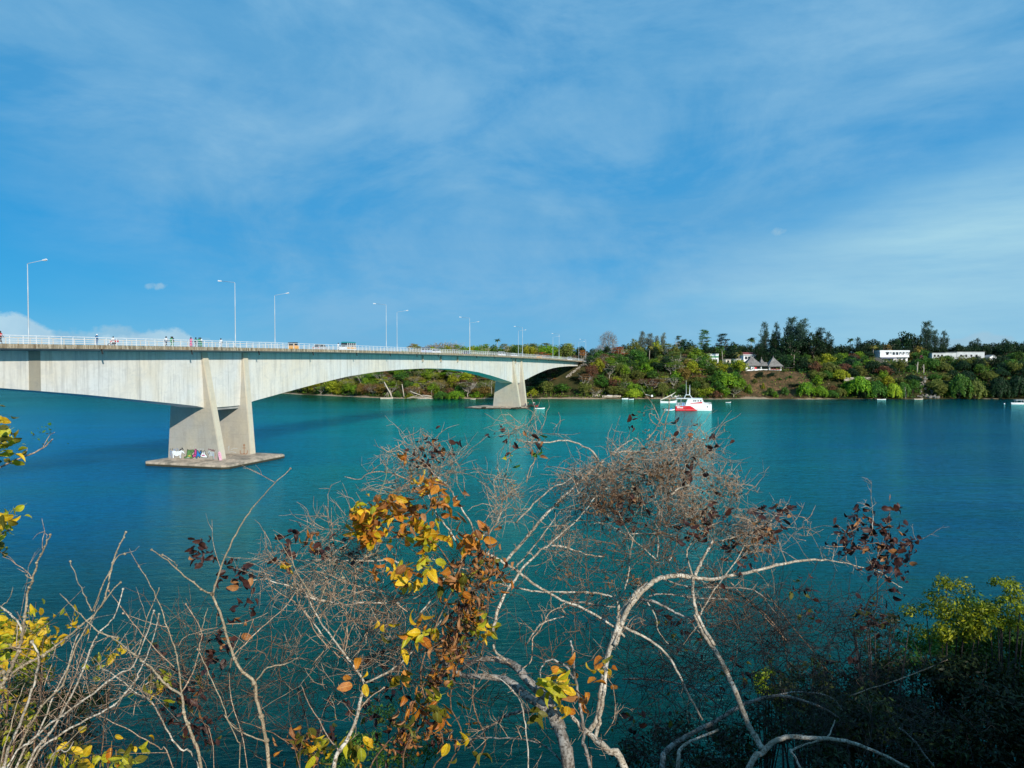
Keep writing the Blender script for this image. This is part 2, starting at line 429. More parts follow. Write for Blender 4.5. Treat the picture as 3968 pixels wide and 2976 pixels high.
# piers: two battered leaf walls each
def pier(sc_, footing_z):
    for sg in (-1, 1):
        mb = MB()
        def sec(h, z):
            f = (z - footing_z) / (CAM_H + 2.2 - footing_z)
            s_c = sc_ + sg * (4.35 + (5.85 - 4.35) * f)
            t0 = -0.40 + 2.75 * f; t1 = 11.4 - 2.75 * f
            hw = 0.66
            return [(s_c - hw, t0, z), (s_c + hw, t0, z), (s_c + hw, t1, z), (s_c - hw, t1, z)]
        zt = zd(sc_) - 0.31
        zz_ = [footing_z - .6, footing_z + .2, footing_z + 5, footing_z + 10, footing_z + 14, zt]
        rows = [sec(0, z) for z in zz_]
        vs = [q for r_ in rows for q in r_]; fs = []
        for i in range(len(rows) - 1):
            for k in range(4):
                fs.append((i * 4 + k, i * 4 + (k + 1) % 4, (i + 1) * 4 + (k + 1) % 4, (i + 1) * 4 + k))
        fs += [(0, 1, 2, 3), (len(vs) - 4, len(vs) - 3, len(vs) - 2, len(vs) - 1)]
        mb.add(vs, fs)
        w = mb.build('pier_wall', M_pier, bridge)
        # paler strip down the leaf's outer edge, its sunlit tone put into the colour
        mf = MB(); vs = []
        for z in zz_[1:]:
            (a, b, c, d) = sec(0, z)
            vs += [(a[0] - .004, a[1] - .05, z), (b[0] + .004, b[1] - .05, z), (b[0] + .004, b[1] + .22, z), (a[0] - .004, a[1] + .22, z)]
        n = len(vs) // 4; fs = []
        for i in range(n - 1):
            for k in range(4):
                fs.append((i * 4 + k, i * 4 + (k + 1) % 4, (i + 1) * 4 + (k + 1) % 4, (i + 1) * 4 + k))
        fs += [(0, 1, 2, 3), (len(vs) - 4, len(vs) - 3, len(vs) - 2, len(vs) - 1)]
        mf.add(vs, fs); mf.build('lit_edge_strip', M_fin, w)
    # bearing diaphragm between the leaves, behind the web line
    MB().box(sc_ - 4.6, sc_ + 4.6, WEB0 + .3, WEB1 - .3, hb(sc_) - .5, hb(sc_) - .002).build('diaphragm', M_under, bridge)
pier(S_NEAR, 0.95); pier(S_FAR, 0.95)

def footing(sc_):
    mb = MB(); a, y0, y1 = 9.3, -4.7, 13.6
    c = 1.0
    def ring(g, z):
        return [(sc_ - a + g + c, y0 + g, z), (sc_ + a - g - c, y0 + g, z), (sc_ + a - g, y0 + g + c, z), (sc_ + a - g, y1 - g - c, z), (sc_ + a - g - c, y1 - g, z),
                (sc_ - a + g + c, y1 - g, z), (sc_ - a + g, y1 - g - c, z), (sc_ - a + g, y0 + g + c, z)]
    rows = [ring(0.25, -4), ring(0.0, 0.12), ring(0, 0.62), ring(0.12, 0.70), ring(3.6, 1.02), ring(4.6, 1.04)]
    n = 8; vs = [q for r_ in rows for q in r_]; fs = []
    for i in range(len(rows) - 1):
        for k in range(n):
            fs.append((i * n + k, i * n + (k + 1) % n, (i + 1) * n + (k + 1) % n, (i + 1) * n + k))
    fs += [tuple(range(n)), tuple(range(len(vs) - n, len(vs)))]
    mb.add(vs, fs)
    return mb.build('footing', M_cap, bridge)
footing(S_NEAR)

# railings: posts two metres apart
def railing(yc, m, name_lab):
    rail = empty('railing', (0, 0, 0), 0, parent=bridge)
    rail['label'] = name_lab
    H = 1.12
    pm = MB(); pm.hexa([(-.06, -.05, 0), (.06, -.05, 0), (.06, .06, 0), (-.06, .06, 0)], [(-.035, -.035, H), (.035, -.035, H), (.035, .035, H), (-.035, .035, H)])
    pme = pm.mesh('railing_post')
    s = S_BEG + .9
    while s < S_END:
        link('railing_post', pme, rail, m, loc=(round(s / 1.97) * 1.97, yc, zd(s) + EDGE_H - .01)); s += 1.97
    for h, r_ in ((H, .045), (.74, .028), (.46, .028), (.18, .026)):
        loft('rail', lambda s: [(yc - r_ - .012, zd(s) + EDGE_H + h - r_), (yc + r_ - .012, zd(s) + EDGE_H + h - r_), (yc + r_ - .012, zd(s) + EDGE_H + h + r_), (yc - r_ - .012, zd(s) + EDGE_H + h + r_)], m, rail, ss=svals[::2] + [svals[-1]])
    return rail
railing(0.13, M_rail, 'white tubular railing on the near edge')
railing(DECK_W - .13, M_railfar, 'cream railing on the far edge')

# ------------------------------------------------------------------ graffiti on the near pier, flat paint on the leaf walls
P = {k: principled('spray_' + k, color=c, rough=0.6, noise_amt=0.18, noise_scale=2.5) for k, c in dict(
    black=(0.012, 0.015, 0.02), white=(0.78, 0.82, 0.84), green=(0.11, 0.25, 0.07), lime=(0.42, 0.52, 0.10), magenta=(0.55, 0.07, 0.26), blue=(0.02, 0.20, 0.55),
    pink=(0.75, 0.42, 0.52), rose=(0.70, 0.10, 0.28), brown=(0.28, 0.12, 0.05), maroon=(0.15, 0.02, 0.05), grey=(0.45, 0.50, 0.52), ochre=(0.62, 0.42, 0.10)).items()}
def wall_face(z):   # face of the camera-side leaf wall of the near pier (local x of that face)
    f = (z - 0.95) / (CAM_H + 2.2 - 0.95)
    return S_NEAR - (4.35 + 1.5 * f) - 0.66
def wall_pt(px, py, lift):
    """pixel of the photograph projected on the camera-facing leaf wall, in bridge coordinates"""
    o = Vector(cam.location); d = at(px, py, 100.0) - o
    ol = BMI @ o; dl = BMI.to_3x3() @ d
    t = (wall_face(2.0) - ol.x) / dl.x
    for _ in range(4):
        q = ol + dl * t; t = (wall_face(q.z) - ol.x) / dl.x
    q = ol + dl * t
    return Vector((wall_face(q.z) - lift, q.y, q.z))
def gpoly(pts, col, lift, name='graffiti'):
    """pts in the pixels of a 9.217x enlargement whose corner is (640,1715)"""
    q = [wall_pt(640 + a / 9.217, 1715 + b / 9.217, lift) for a, b in pts]
    n = len(q); mb = MB()
    mb.add(q + [p + Vector((.003, 0, 0)) for p in q], [tuple(range(n)), tuple(range(2 * n - 1, n - 1, -1))] + [(i, (i + 1) % n, (i + 1) % n + n, i + n) for i in range(n)])
    return mb.build(name, P[col], bridge)
def gline(pts, w, col, lift=.012, closed=False, name='graffiti_line'):
    q = [Vector(p) for p in pts]
    if closed: q.append(q[0])
    out = []
    mb = MB()
    for a, b in zip(q[:-1], q[1:]):
        d = b - a
        if d.length < 1e-6: continue
        d.normalize(); nrm = Vector((-d.y, d.x)) * w / 2; e = d * w * .4
        quad = [a - e + nrm, a - e - nrm, b + e - nrm, b + e + nrm]
        Q = [wall_pt(640 + c.x / 9.217, 1715 + c.y / 9.217, lift) for c in quad]; lift += .0003
        mb.add(Q + [p + Vector((.002, 0, 0)) for p in Q], [(0, 1, 2, 3), (7, 6, 5, 4), (0, 1, 5, 4), (1, 2, 6, 5), (2, 3, 7, 6), (3, 0, 4, 7)])
    return mb.build(name, P[col], bridge)
V2 = lambda L: [Vector((a, b)) for a, b in L]
donkey = [(245, 300), (300, 285), (400, 310), (480, 305), (560, 280), (590, 270), (605, 300), (650, 290), (700, 380), (690, 420), (640, 385), (600, 360), (575, 400), (550, 470), (560, 590), (530, 600), (510, 470),
          (440, 490), (370, 490), (320, 455), (315, 520), (330, 590), (285, 590), (270, 500), (265, 400), (240, 360)]
gpoly([(a, b) for a, b in donkey], 'white', .006)
gpoly([(480, 305), (520, 250), (580, 205), (590, 260), (540, 290)], 'black', .009)
gpoly([(590, 215), (598, 150), (625, 200), (665, 265), (640, 270)], 'black', .009)
gline(V2([(245, 300), (240, 520), (225, 570), (200, 560)]), 14, 'blue')
gline(V2([(320, 455), (370, 492), (440, 492), (520, 460)]), 12, 'black')
gline(V2([(320, 460), (345, 560), (390, 590)]), 12, 'black'); gline(V2([(600, 345), (650, 380), (690, 400), (690, 435)]), 12, 'black')
gline(V2([(560, 460), (565, 560), (600, 580)]), 11, 'blue')
gline(V2([(160, 290), (215, 310), (170, 360), (200, 400), (170, 440), (205, 470)]), 13, 'blue')
gline(V2([(170, 235), (200, 215), (215, 245), (180, 250)]), 9, 'black'); gline(V2([(250, 210), (280, 210), (265, 212), (265, 250), (245, 255), (285, 255)]), 9, 'black')
gline(V2([(370, 240), (330, 235), (305, 260), (340, 280), (375, 270)]), 11, 'blue'); gline(V2([(400, 215), (450, 225), (465, 265), (430, 280)]), 10, 'blue')
# letters, black outline first and colour just proud of it
def letter(outer, col, holes=()):
    cx_ = sum(a for a, _ in outer) / len(outer); cy_ = sum(b for _, b in outer) / len(outer)
    gpoly(outer, col, .008, 'graffiti_letter')
    gline(V2(outer), 18, 'black', .012, closed=True)
    for h, c in holes: gpoly(h, c, .0165, 'graffiti_letter')
letter([(800, 240), (850, 270), (1010, 255), (1040, 300), (1000, 350), (950, 400), (980, 560), (680, 560), (690, 510), (760, 500)], 'green',
       [([(880, 320), (970, 325), (965, 345), (885, 345)], 'black'), ([(810, 480), (890, 430), (920, 485), (860, 500)], 'ochre'), ([(760, 545), (800, 535), (850, 535), (890, 552)], 'white')])
letter([(1065, 235), (1110, 235), (1135, 330), (1115, 460), (1085, 530), (1055, 495), (1020, 540), (975, 500), (980, 450), (1030, 420)], 'magenta', [([(1055, 400), (1085, 395), (1080, 445), (1050, 450)], 'black')])
letter([(1130, 290), (1175, 285), (1225, 400), (1255, 290), (1300, 285), (1280, 380), (1250, 420), (1260, 500), (1230, 540), (1190, 480), (1160, 500), (1140, 565), (1105, 555), (1120, 430)], 'blue')
letter([(1310, 340), (1390, 345), (1400, 290), (1430, 310), (1425, 400), (1470, 440), (1525, 520), (1490, 545), (1320, 530), (1260, 500), (1255, 440), (1290, 410)], 'white',
       [([(1345, 370), (1385, 370), (1385, 385), (1345, 385)], 'black'), ([(1310, 435), (1390, 435), (1430, 480), (1310, 475)], 'magenta')])
gline(V2([(1215, 215), (1170, 225), (1170, 260), (1210, 262)]), 10, 'grey'); gline(V2([(1240, 215), (1240, 250), (1275, 245), (1275, 215), (1300, 245), (1330, 215), (1370, 225), (1370, 255), (1335, 258)]), 10, 'grey')
gpoly([(1530, 330), (1570, 290), (1620, 330), (1740, 335), (1745, 470), (1750, 600), (1715, 610), (1700, 480), (1600, 470), (1590, 590), (1565, 595), (1570, 420), (1540, 400)], 'grey', .006)
gline(V2([(1530, 390), (1560, 420), (1585, 380), (1570, 340)]), 14, 'black'); gline(V2([(1705, 480), (1720, 600), (1750, 630)]), 12, 'black')
gline(V2([(1730, 400), (1700, 440), (1720, 480)]), 12, 'blue'); gline(V2([(1560, 470), (1590, 560), (1575, 600)]), 10, 'brown'); gline(V2([(1700, 580), (1710, 620), (1745, 625)]), 12, 'brown')
gline(V2([(1545, 215), (1555, 250), (1600, 230), (1610, 270), (1640, 240), (1660, 290), (1690, 250), (1700, 300), (1730, 250), (1745, 320), (1790, 260)]), 17, 'maroon')
gline(V2([(1790, 370), (1820, 375), (1805, 420), (1790, 400)]), 8, 'brown'); gline(V2([(1780, 450), (1815, 445), (1800, 480)]), 8, 'brown'); gline(V2([(1780, 520), (1815, 515), (1800, 555), (1782, 540)]), 9, 'rose')
for q in ([(905, 130), (903, 215)], [(1075, 150), (1078, 210)], [(1020, 135), (1005, 205)], [(860, 45), (830, 48)]): gline(V2(q), 7, 'grey')
# small worn tags higher on the leaf wall
# pink figure on the camera side of the leaf's thick edge, drawn on the edge face
def edge_pt(px, py, lift):
    o = Vector(cam.location); d = at(px, py, 100.0) - o
    ol = BMI @ o; dl = BMI.to_3x3() @ d
    def yf(z): return -0.45 + 2.75 * (z - .95) / (CAM_H + 2.2 - .95)
    t = (yf(2.0) - ol.y) / dl.y
    for _ in range(4):
        q = ol + dl * t; t = (yf(q.z) - ol.y) / dl.y
    q = ol + dl * t
    return Vector((q.x, yf(q.z) - lift, q.z))
def epoly(pts, col, lift):
    q = [edge_pt(640 + a / 9.217, 1715 + b / 9.217, lift) for a, b in pts]; n = len(q)
    MB().add(q + [p + Vector((0, .003, 0)) for p in q], [tuple(range(n)), tuple(range(2 * n - 1, n - 1, -1))] + [(i, (i + 1) % n, (i + 1) % n + n, i + n) for i in range(n)]).build('graffiti', P[col], bridge)
epoly([(1895, 350), (1930, 320), (1975, 335), (2000, 400), (2035, 640), (1935, 645), (1895, 470)], 'pink', .008)
epoly([(1910, 375), (1935, 370), (1935, 400), (1912, 405)], 'rose', .013); epoly([(1935, 500), (1990, 505), (1990, 520), (1950, 522)], 'rose', .013)
epoly([(1925, 440), (1945, 435), (1950, 470), (1930, 470)], 'rose', .013); epoly([(1905, 290), (1912, 290), (1918, 330), (1908, 335)], 'pink', .013); epoly([(1942, 285), (1950, 285), (1944, 325), (1936, 325)], 'pink', .013)
# brown anchor on the second leaf wall
def wall2_pt(px, py, lift):
    o = Vector(cam.location); d = at(px, py, 100.0) - o
    ol = BMI @ o; dl = BMI.to_3x3() @ d
    def xf(z): return S_NEAR + 4.35 + 1.5 * (z - .95) / (CAM_H + 1.25) - 0.66
    t = (xf(2.0) - ol.x) / dl.x
    for _ in range(4):
        q = ol + dl * t; t = (xf(q.z) - ol.x) / dl.x
    q = ol + dl * t
    return Vector((xf(q.z) - lift, q.y, q.z))
def aline(pts, w, col):
    mb = MB(); lift = .01
    for a, b in zip(pts[:-1], pts[1:]):
        a = Vector(a); b = Vector(b); d = (b - a).normalized(); nr = Vector((-d.y, d.x)) * w / 2; e = d * w * .3
        Q = [wall2_pt(c.x, c.y, lift) for c in (a - e + nr, a - e - nr, b + e - nr, b + e + nr)]; lift += .0003
        mb.add(Q + [p + Vector((.002, 0, 0)) for p in Q], [(0, 1, 2, 3), (7, 6, 5, 4), (0, 1, 5, 4), (1, 2, 6, 5), (2, 3, 7, 6), (3, 0, 4, 7)])
    mb.build('painted_anchor', P[col], bridge)
aline([(946, 1724), (946, 1760)], 2.4, 'brown'); aline([(931, 1746), (931, 1755), (938, 1761), (946, 1757), (952, 1761), (958, 1756), (959, 1746)], 2.4, 'brown')
aline([(940, 1736), (952, 1736)], 2, 'brown'); aline([(943, 1726), (944, 1722), (948, 1722), (949, 1726), (943, 1727)], 1.6, 'brown')
aline([(884, 1735), (888, 1728), (886, 1745)], 1.4, 'grey'); aline([(896, 1742), (906, 1737), (920, 1738)], 1.4, 'grey'); aline([(888, 1752), (900, 1750), (915, 1754)], 1.4, 'grey')

# ------------------------------------------------------------------ street lamps
def lamp_post():
    root = empty('street_lamp')
    H = 12.0
    MB().lathe([(.18, 0), (.18, .15), (.11, .2), (.10, 3), (.08, 7), (.06, H)], n=10).build('pole', M_pole, root, True)
    MB().tube([(0, 0, H - .06), (0, .10, H + .06), (0, 3.0, H + .42)], [.055, .045, .035], 8).build('arm', M_pole, root, True)
    h = MB().hexa([(-.14, 2.95, H + .32), (.14, 2.95, H + .32), (.17, 3.75, H + .42), (-.17, 3.75, H + .42)], [(-.09, 2.95, H + .50), (.09, 2.95, H + .50), (.08, 3.65, H + .62), (-.08, 3.65, H + .62)]).build('lamp_head', M_lamp, root)
    MB().box(-.11, .11, 3.15, 3.62, H + .31, H + .36).build('lens', principled('lamp_lens', color=(.7, .7, .62), rough=.2), h)
    MB().box(-.16, .16, -.16, .16, -.12, .02).build('base_plate', M_under, root)
    return root
def copy_tree(o, parent=None):
    c = o.copy(); COL.objects.link(c); c.parent = parent
    for ch in list(o.children): copy_tree(ch, c)
    return c
LP0 = lamp_post(); used0 = False
near_lab = {-1: None,
            0: 'tall street lamp on the near edge above the large near pier',
            1: 'street lamp on the near edge of the deck, first pole right of the open-sided minibus',
            2: 'near edge street lamp over mid arch, taller of the crossing pair',
            3: 'street lamp on the near edge of the deck directly above the far pier',
            4: 'near edge street lamp right of the far pier, before dark green trees',
            5: 'last street lamp of the near edge, by the hillside where the bridge ends'}
far_lab = {0: 'tallest street lamp, far left, its arm pointing right',
           1: 'far edge street lamp with arm pointing right, just left of the yellow three-wheeler',
           2: 'far edge street lamp close beside the taller pole right of the minibus',
           3: 'far edge street lamp over mid arch, shorter of the crossing pair',
           4: 'thin far edge street lamp just left of the pole above the far pier',
           5: 'faint far edge street lamp before the round dark green trees at the bridge end',
           6: 'small street lamp beyond the bridge end among orange and grey trees'}
for n, lab in list(near_lab.items()):
    s_ = S_NEAR + 61.67 * n
    if lab is None: continue
    o = LP0 if not used0 else copy_tree(LP0); used0 = True
    o.location = BM @ Vector((s_, 0.14, zd(s_) + EDGE_H + .1)); o.rotation_euler = (0, 0, BR_RZ)
    tag(o, lab, 'street lamp', 'street lamps along the bridge deck')
for n, lab in far_lab.items():
    s_ = 117.9 + 61.67 * n
    o = copy_tree(LP0)
    o.location = BM @ Vector((s_, DECK_W - .2, zd(s_) + EDGE_H + .1)); o.rotation_euler = (0, 0, BR_RZ + math.pi)
    tag(o, lab, 'street lamp', 'street lamps along the bridge deck')

# ------------------------------------------------------------------ water
def f_water(t, p, tc_):
    geo = t.new('ShaderNodeNewGeometry').outputs['Position']
    x, y, z = t.sep(geo)
    # depth and silt: green-teal in the near shallows, blue channel on the left and right, turquoise over the sand behind the piers
    n_big = t.noise(t.mapping(geo, scale=(0.006, 0.016, 1)), 1.0, 4, 0.55, 0.6)
    n_mid = t.noise(t.mapping(geo, scale=(0.02, 0.07, 1), rot=(0, 0, R(-12))), 1.0, 4, 0.6, 0.4)
    yy = t.math('ADD', y, t.math('MULTIPLY', t.math('SUBTRACT', n_big, 0.5), 60.0))
    near_c = t.ramp(t.math('DIVIDE', yy, 420.0), [(0.0, (0, 0.020, 0.014)), (0.10, (0, 0.036, 0.026)), (0.20, (0, 0.105, 0.088)), (0.36, (0, 0.235, 0.260)), (0.62, (0, 0.330, 0.310)), (0.86, (0, 0.190, 0.115)), (0.93, (0, 0.085, 0.035)), (1.0, (0.004, 0.055, 0.016))])
    # channel: bluer where far from the sand bar that runs from the camera towards the far pier
    ax = t.math('SUBTRACT', x, t.math('MULTIPLY', y, 0.045))
    dist = t.math('ABSOLUTE', t.math('ADD', ax, t.math('MULTIPLY', t.math('SUBTRACT', n_big, 0.5), 50.0)))
    rel = t.math('DIVIDE', dist, t.math('ADD', t.math('MULTIPLY', y, 0.42), 14.0))
    chan = t.ramp(rel, [(0.42, 0.0), (0.95, 1.0)])
    blue = t.ramp(t.math('DIVIDE', yy, 420.0), [(0.0, (0, 0.020, 0.016)), (0.12, (0, 0.036, 0.036)), (0.24, (0, 0.095, 0.25)), (0.5, (0, 0.150, 0.38)), (0.84, (0, 0.120, 0.13)), (1.0, (0.002, 0.045, 0.02))])
    left = t.ramp(t.math('DIVIDE', x, 400.0), [(0.0, 1.0), (0.3, 0.8)])
    col = t.mix(chan, near_c, blue)
    rightdeep = t.ramp(t.math('DIVIDE', t.math('SUBTRACT', x, t.math('MULTIPLY', y, 0.20)), 90.0), [(0.0, 0.0), (0.7, 0.62)])
    col = t.mix(rightdeep, col, (0, 0.030, 0.072))
    col = t.mix(t.math('MULTIPLY', t.ramp(n_mid, [(0.50, 0.0), (0.68, 1.0)]), 0.35), col, (0.002, 0.13, 0.12))
    col = t.mix(t.math('MULTIPLY', t.ramp(n_mid, [(0.30, 1.0), (0.44, 0.0)]), 0.35), col, (0.002, 0.05, 0.10))
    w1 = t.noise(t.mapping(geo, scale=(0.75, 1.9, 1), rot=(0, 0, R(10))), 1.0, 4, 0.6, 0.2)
    w2 = t.noise(t.mapping(geo, scale=(0.22, 0.5, 1), rot=(0, 0, R(-14))), 1.0, 3, 0.5, 0.1)
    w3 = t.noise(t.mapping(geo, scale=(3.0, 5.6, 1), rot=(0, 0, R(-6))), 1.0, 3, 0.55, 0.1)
    calm = t.ramp(t.noise(t.mapping(geo, scale=(0.008, 0.03, 1)), 1.0, 3, 0.5, 0.5), [(0.36, 0.55), (0.6, 1.0)])
    hgt = t.math('ADD', t.math('ADD', t.math('MULTIPLY', w1, 0.30), t.math('MULTIPLY', w2, 0.55)), t.math('MULTIPLY', w3, 0.085))
    b = t.new('ShaderNodeBump', ins={'Strength': 0.75, 'Distance': 0.55, 'Height': t.math('MULTIPLY', hgt, calm)})
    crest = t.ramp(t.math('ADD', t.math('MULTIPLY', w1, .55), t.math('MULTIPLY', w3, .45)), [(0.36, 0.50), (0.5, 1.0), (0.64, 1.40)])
    col = t.mix(1.0, col, crest, 'MULTIPLY')      # ripple shading painted into the body colour: troughs darkened, crests brightened
    # light is scattered back from inside the water body, so shadows on it are soft
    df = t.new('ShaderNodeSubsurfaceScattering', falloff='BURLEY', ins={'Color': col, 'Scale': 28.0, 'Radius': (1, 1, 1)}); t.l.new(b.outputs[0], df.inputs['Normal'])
    gl = t.new('ShaderNodeBsdfGlossy', ins={'Color': (0.25, 0.70, 0.68, 1), 'Roughness': 0.07}); t.l.new(b.outputs[0], gl.inputs['Normal'])
    fr = t.new('ShaderNodeFresnel', ins={'IOR': 1.33}); t.l.new(b.outputs[0], fr.inputs['Normal'])
    mx = t.new('ShaderNodeMixShader', ins={0: t.math('MULTIPLY', fr.outputs[0], 0.88), 1: df.outputs[0], 2: gl.outputs[0]})
    t.l.new(mx.outputs[0], t.n['Material Output'].inputs[0])
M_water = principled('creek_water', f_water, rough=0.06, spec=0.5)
mb = MB()
xs_ = [-30000, -3000, -600, -200, 0, 200, 600, 3000, 30000]; ys_ = [-200, 0, 60, 150, 300, 450, 1500, 6000, 30000]
mb.add([(a, b, 0) for b in ys_ for a in xs_], [(j * 9 + i, j * 9 + i + 1, (j + 1) * 9 + i + 1, (j + 1) * 9 + i) for j in range(8) for i in range(8)])
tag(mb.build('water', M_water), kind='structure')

# ------------------------------------------------------------------ land
def ss(a, b, x): 
    t = np.clip((x - a) / (b - a), 0, 1); return t * t * (3 - 2 * t)
SHX = [-1200, -700, -420, -260, -180, -129, -95, -60, 0, 60, 150, 260, 330, 500, 900]
SHY = [1500, 1100, 760, 590, 510, 465, 432, 409, 404, 402, 401, 403, 398, 390, 380]
_r = np.random.RandomState(4)
def wob(X, Y, sc, seed):
    return np.sin(X / sc * 1.3 + seed) * np.cos(Y / sc + seed * 2.1) + 0.5 * np.sin(X / sc * 3.1 + Y / sc * 2.3 + seed * 3)
def shore(X): return np.interp(X, SHX, SHY) + 1.6 * np.sin(X / 9.0) + 1.0 * np.sin(X / 3.7 + 1)
def gh(X, Y):
    X = np.asarray(X, float); Y = np.asarray(Y, float)
    d = Y - shore(X)
    top = np.interp(X, [-400, -130, -60, 20, 100, 139, 200, 300, 400], [15, 15, 18, 19, 19, 19.5, 19.5, 20, 21])
    h = top * (0.70 * ss(2.5, 26, d) + 0.30 * ss(30, 66, d)) + 0.9 * ss(-1.5, 3.5, d) - 0.25 + 6.5 * ss(74, 240, d) + 0.5 * wob(X, Y, 11, 1.0) * ss(5, 15, d) + 0.12 * wob(X, Y, 2.3, 2.0) * ss(0, 4, d)
    h = h + np.minimum(d + 1, 0) * 0.18
    # road embankment and abutment slope at the far bridge end
    dx = X + 98.0
    s = dx * math.sin(TH) + Y * math.cos(TH); t = dx * math.cos(TH) - Y * math.sin(TH)   # t>0 camera side of near edge
    lat = np.maximum(np.maximum(t - 0.8, -(t + DECK_W + .8)), 0)
    deck = np.where(s > 470, CAM_H + 2.65 - 4.1e-5 * 235 ** 2 - 0.018 * (s - 470), CAM_H + 2.65 - 4.1e-5 * (s - 235) ** 2)
    emb = deck + 0.1 - np.maximum(454 - s, 0) * 0.72 - lat * 0.62
    inside = (s > 425)
    h = np.where(inside, np.maximum(h, np.minimum(emb, deck + 0.1)), h)
    # the approach cutting is kept clear above the road
    cut = (s > 440) & (lat < 1.0)
    h = np.where(cut, np.minimum(h, deck + 0.1 - np.maximum(454 - s, 0) * .72 ), h)
    return h
def f_soil(t, p, tc_):
    geo = t.new('ShaderNodeNewGeometry').outputs['Position']
    x, y, z = t.sep(geo)
    n = t.noise(geo, 0.25, 6, 0.65); n2 = t.noise(geo, 1.4, 5, 0.7)
    col = t.ramp(n, [(0.32, (0.05, 0.045, 0.02)), (0.5, (0.15, 0.085, 0.045)), (0.70, (0.33, 0.17, 0.09))])
    col = t.mix(t.ramp(n2, [(0.42, 0.0), (0.58, 0.8)]), col, (0.035, 0.04, 0.015))
    bare = t.ramp(t.math('ABSOLUTE', t.math('SUBTRACT', x, t.math('ADD', 139.0, t.math('MULTIPLY', t.math('SUBTRACT', n, .5), 20.0)))), [(0.0, 1.0), (1.0, 0.0)])
    bm_ = t.math('LESS_THAN', t.math('ABSOLUTE', t.math('SUBTRACT', t.math('ADD', x, t.math('MULTIPLY', n, 16.0)), 149.0)), 21.0)
    col = t.mix(t.math('SUBTRACT', 0.72, t.math('MULTIPLY', bm_, 0.72)), col, (0.030, 0.040, 0.012))
    sn = t.noise(t.mapping(geo, scale=(0.045, 0.0, 0.0)), 1.0, 3, 0.6)
    zs2 = t.math('ADD', t.math('MULTIPLY', z, 0.5), t.math('MULTIPLY', t.ramp(sn, [(0.40, 1.0), (0.58, 0.0)]), 0.55))
    zs2 = t.math('ADD', zs2, t.math('MULTIPLY', t.ramp(t.math('DIVIDE', x, 400.0), [(0.38, 0.0), (0.46, 1.0)]), 0.4))
    sand = t.ramp(zs2, [(0.0, 1.0), (0.35, 1.0), (0.65, 0.0)])
    scol = t.ramp(n2, [(0.3, (0.30, 0.22, 0.14)), (0.7, (0.50, 0.38, 0.27))])
    col = t.mix(sand, col, scol)
    t.l.new(col, p.inputs['Base Color'])
    b = t.new('ShaderNodeBump', ins={'Strength': 0.6, 'Distance': 0.6, 'Height': n2}); t.l.new(b.outputs[0], p.inputs['Normal'])
M_soil = principled('red_brown_soil', f_soil, rough=1.0, spec=0.1)
def height_sheet(name, xs, ys, hf, m):
    Xg, Yg = np.meshgrid(xs, ys); Z = hf(Xg, Yg)
    vs = np.stack([Xg, Yg, Z], -1).reshape(-1, 3); nx = len(xs)
    i, j = np.meshgrid(np.arange(nx - 1), np.arange(len(ys) - 1)); a = (j * nx + i).ravel()
    fs = np.stack([a, a + 1, a + nx + 1, a + nx], 1)
    me = bpy.data.meshes.new(name); me.from_pydata(vs.tolist(), [], fs.tolist()); me.polygons.foreach_set('use_smooth', [True] * len(fs)); me.update()
    return tag(link(name, me, None, m), kind='structure')
xs_ = np.concatenate([np.arange(-1200, -240, 40), np.arange(-240, 380, 2.6), np.arange(380, 1000, 30)])
ys_ = np.concatenate([np.arange(380, 500, 2.0), np.arange(500, 700, 10), np.arange(700, 2200, 60)])
height_sheet('hillside', xs_, ys_, gh, M_soil)

def near_h(X, Y):
    X = np.asarray(X, float); Y = np.asarray(Y, float)
    edge = np.interp(X, [-150, -100, -80, -40, -10, 10, 40, 90], [24, 24, 22, 4, 1.5, 2.0, 4, 6])
    return 17.0 - 0.86 * np.maximum(Y - edge, 0) + 0.25 * wob(X, Y, 3.0, 5.0) + np.where(Y < edge, 0.0, 0.0)
M_bank = principled('leaf_litter', color=(0.06, 0.045, 0.025), rough=1.0, spec=0.1, noise_amt=0.5, noise_scale=1.5, bump=0.5)
height_sheet('near_bank', np.arange(-150, 92, 2.0), np.arange(-60, 50, 1.5), near_h, M_bank)

# road surface beyond the bridge and stone revetment pieces on the abutment slope
mb = MB()
pts = [(S_END + 0.5 + 8 * k) for k in range(14)]
for a, b in zip(pts[:-1], pts[1:]):
    q = [BM @ Vector((a, 1.4, zd(a) + .30)), BM @ Vector((b, 1.4, zd(b) + .30)), BM @ Vector((b, DECK_W - 1.4, zd(b) + .30)), BM @ Vector((a, DECK_W - 1.4, zd(a) + .30))]
    mb.add(q + [v - Vector((0, 0, .4)) for v in q], [(0, 1, 2, 3), (7, 6, 5, 4), (0, 1, 5, 4), (1, 2, 6, 5), (2, 3, 7, 6), (3, 0, 4, 7)])
tag(mb.build('road', M_asphalt), kind='structure')
rng = random.Random(11)
M_stone = principled('pale_coral_stone', color=(0.40, 0.35, 0.29), rough=0.95, noise_amt=0.35, noise_scale=1.2, bump=0.4)
def blob_rock(r, seed, fl=0.6):
    bm = bmesh.new(); bmesh.ops.create_icosphere(bm, subdivisions=1, radius=1.0)
    q = random.Random(seed)
    for v in bm.verts:
        k = 1 + q.uniform(-.28, .28); v.co = Vector((v.co.x * k * r, v.co.y * k * r, v.co.z * k * r * fl))
    me = bpy.data.meshes.new('stone'); bm.to_mesh(me); bm.free(); return me
ROCKS = [blob_rock(0.5, k, .55) for k in range(5)]
rev = empty('stone_revetment', tuple(BM @ Vector((452, -2, 16))), 0, 'sloping grey stone revetment below the far end of the bridge deck', 'revetment')
revI = Matrix.Translation(rev.location).inverted()
nst = 0
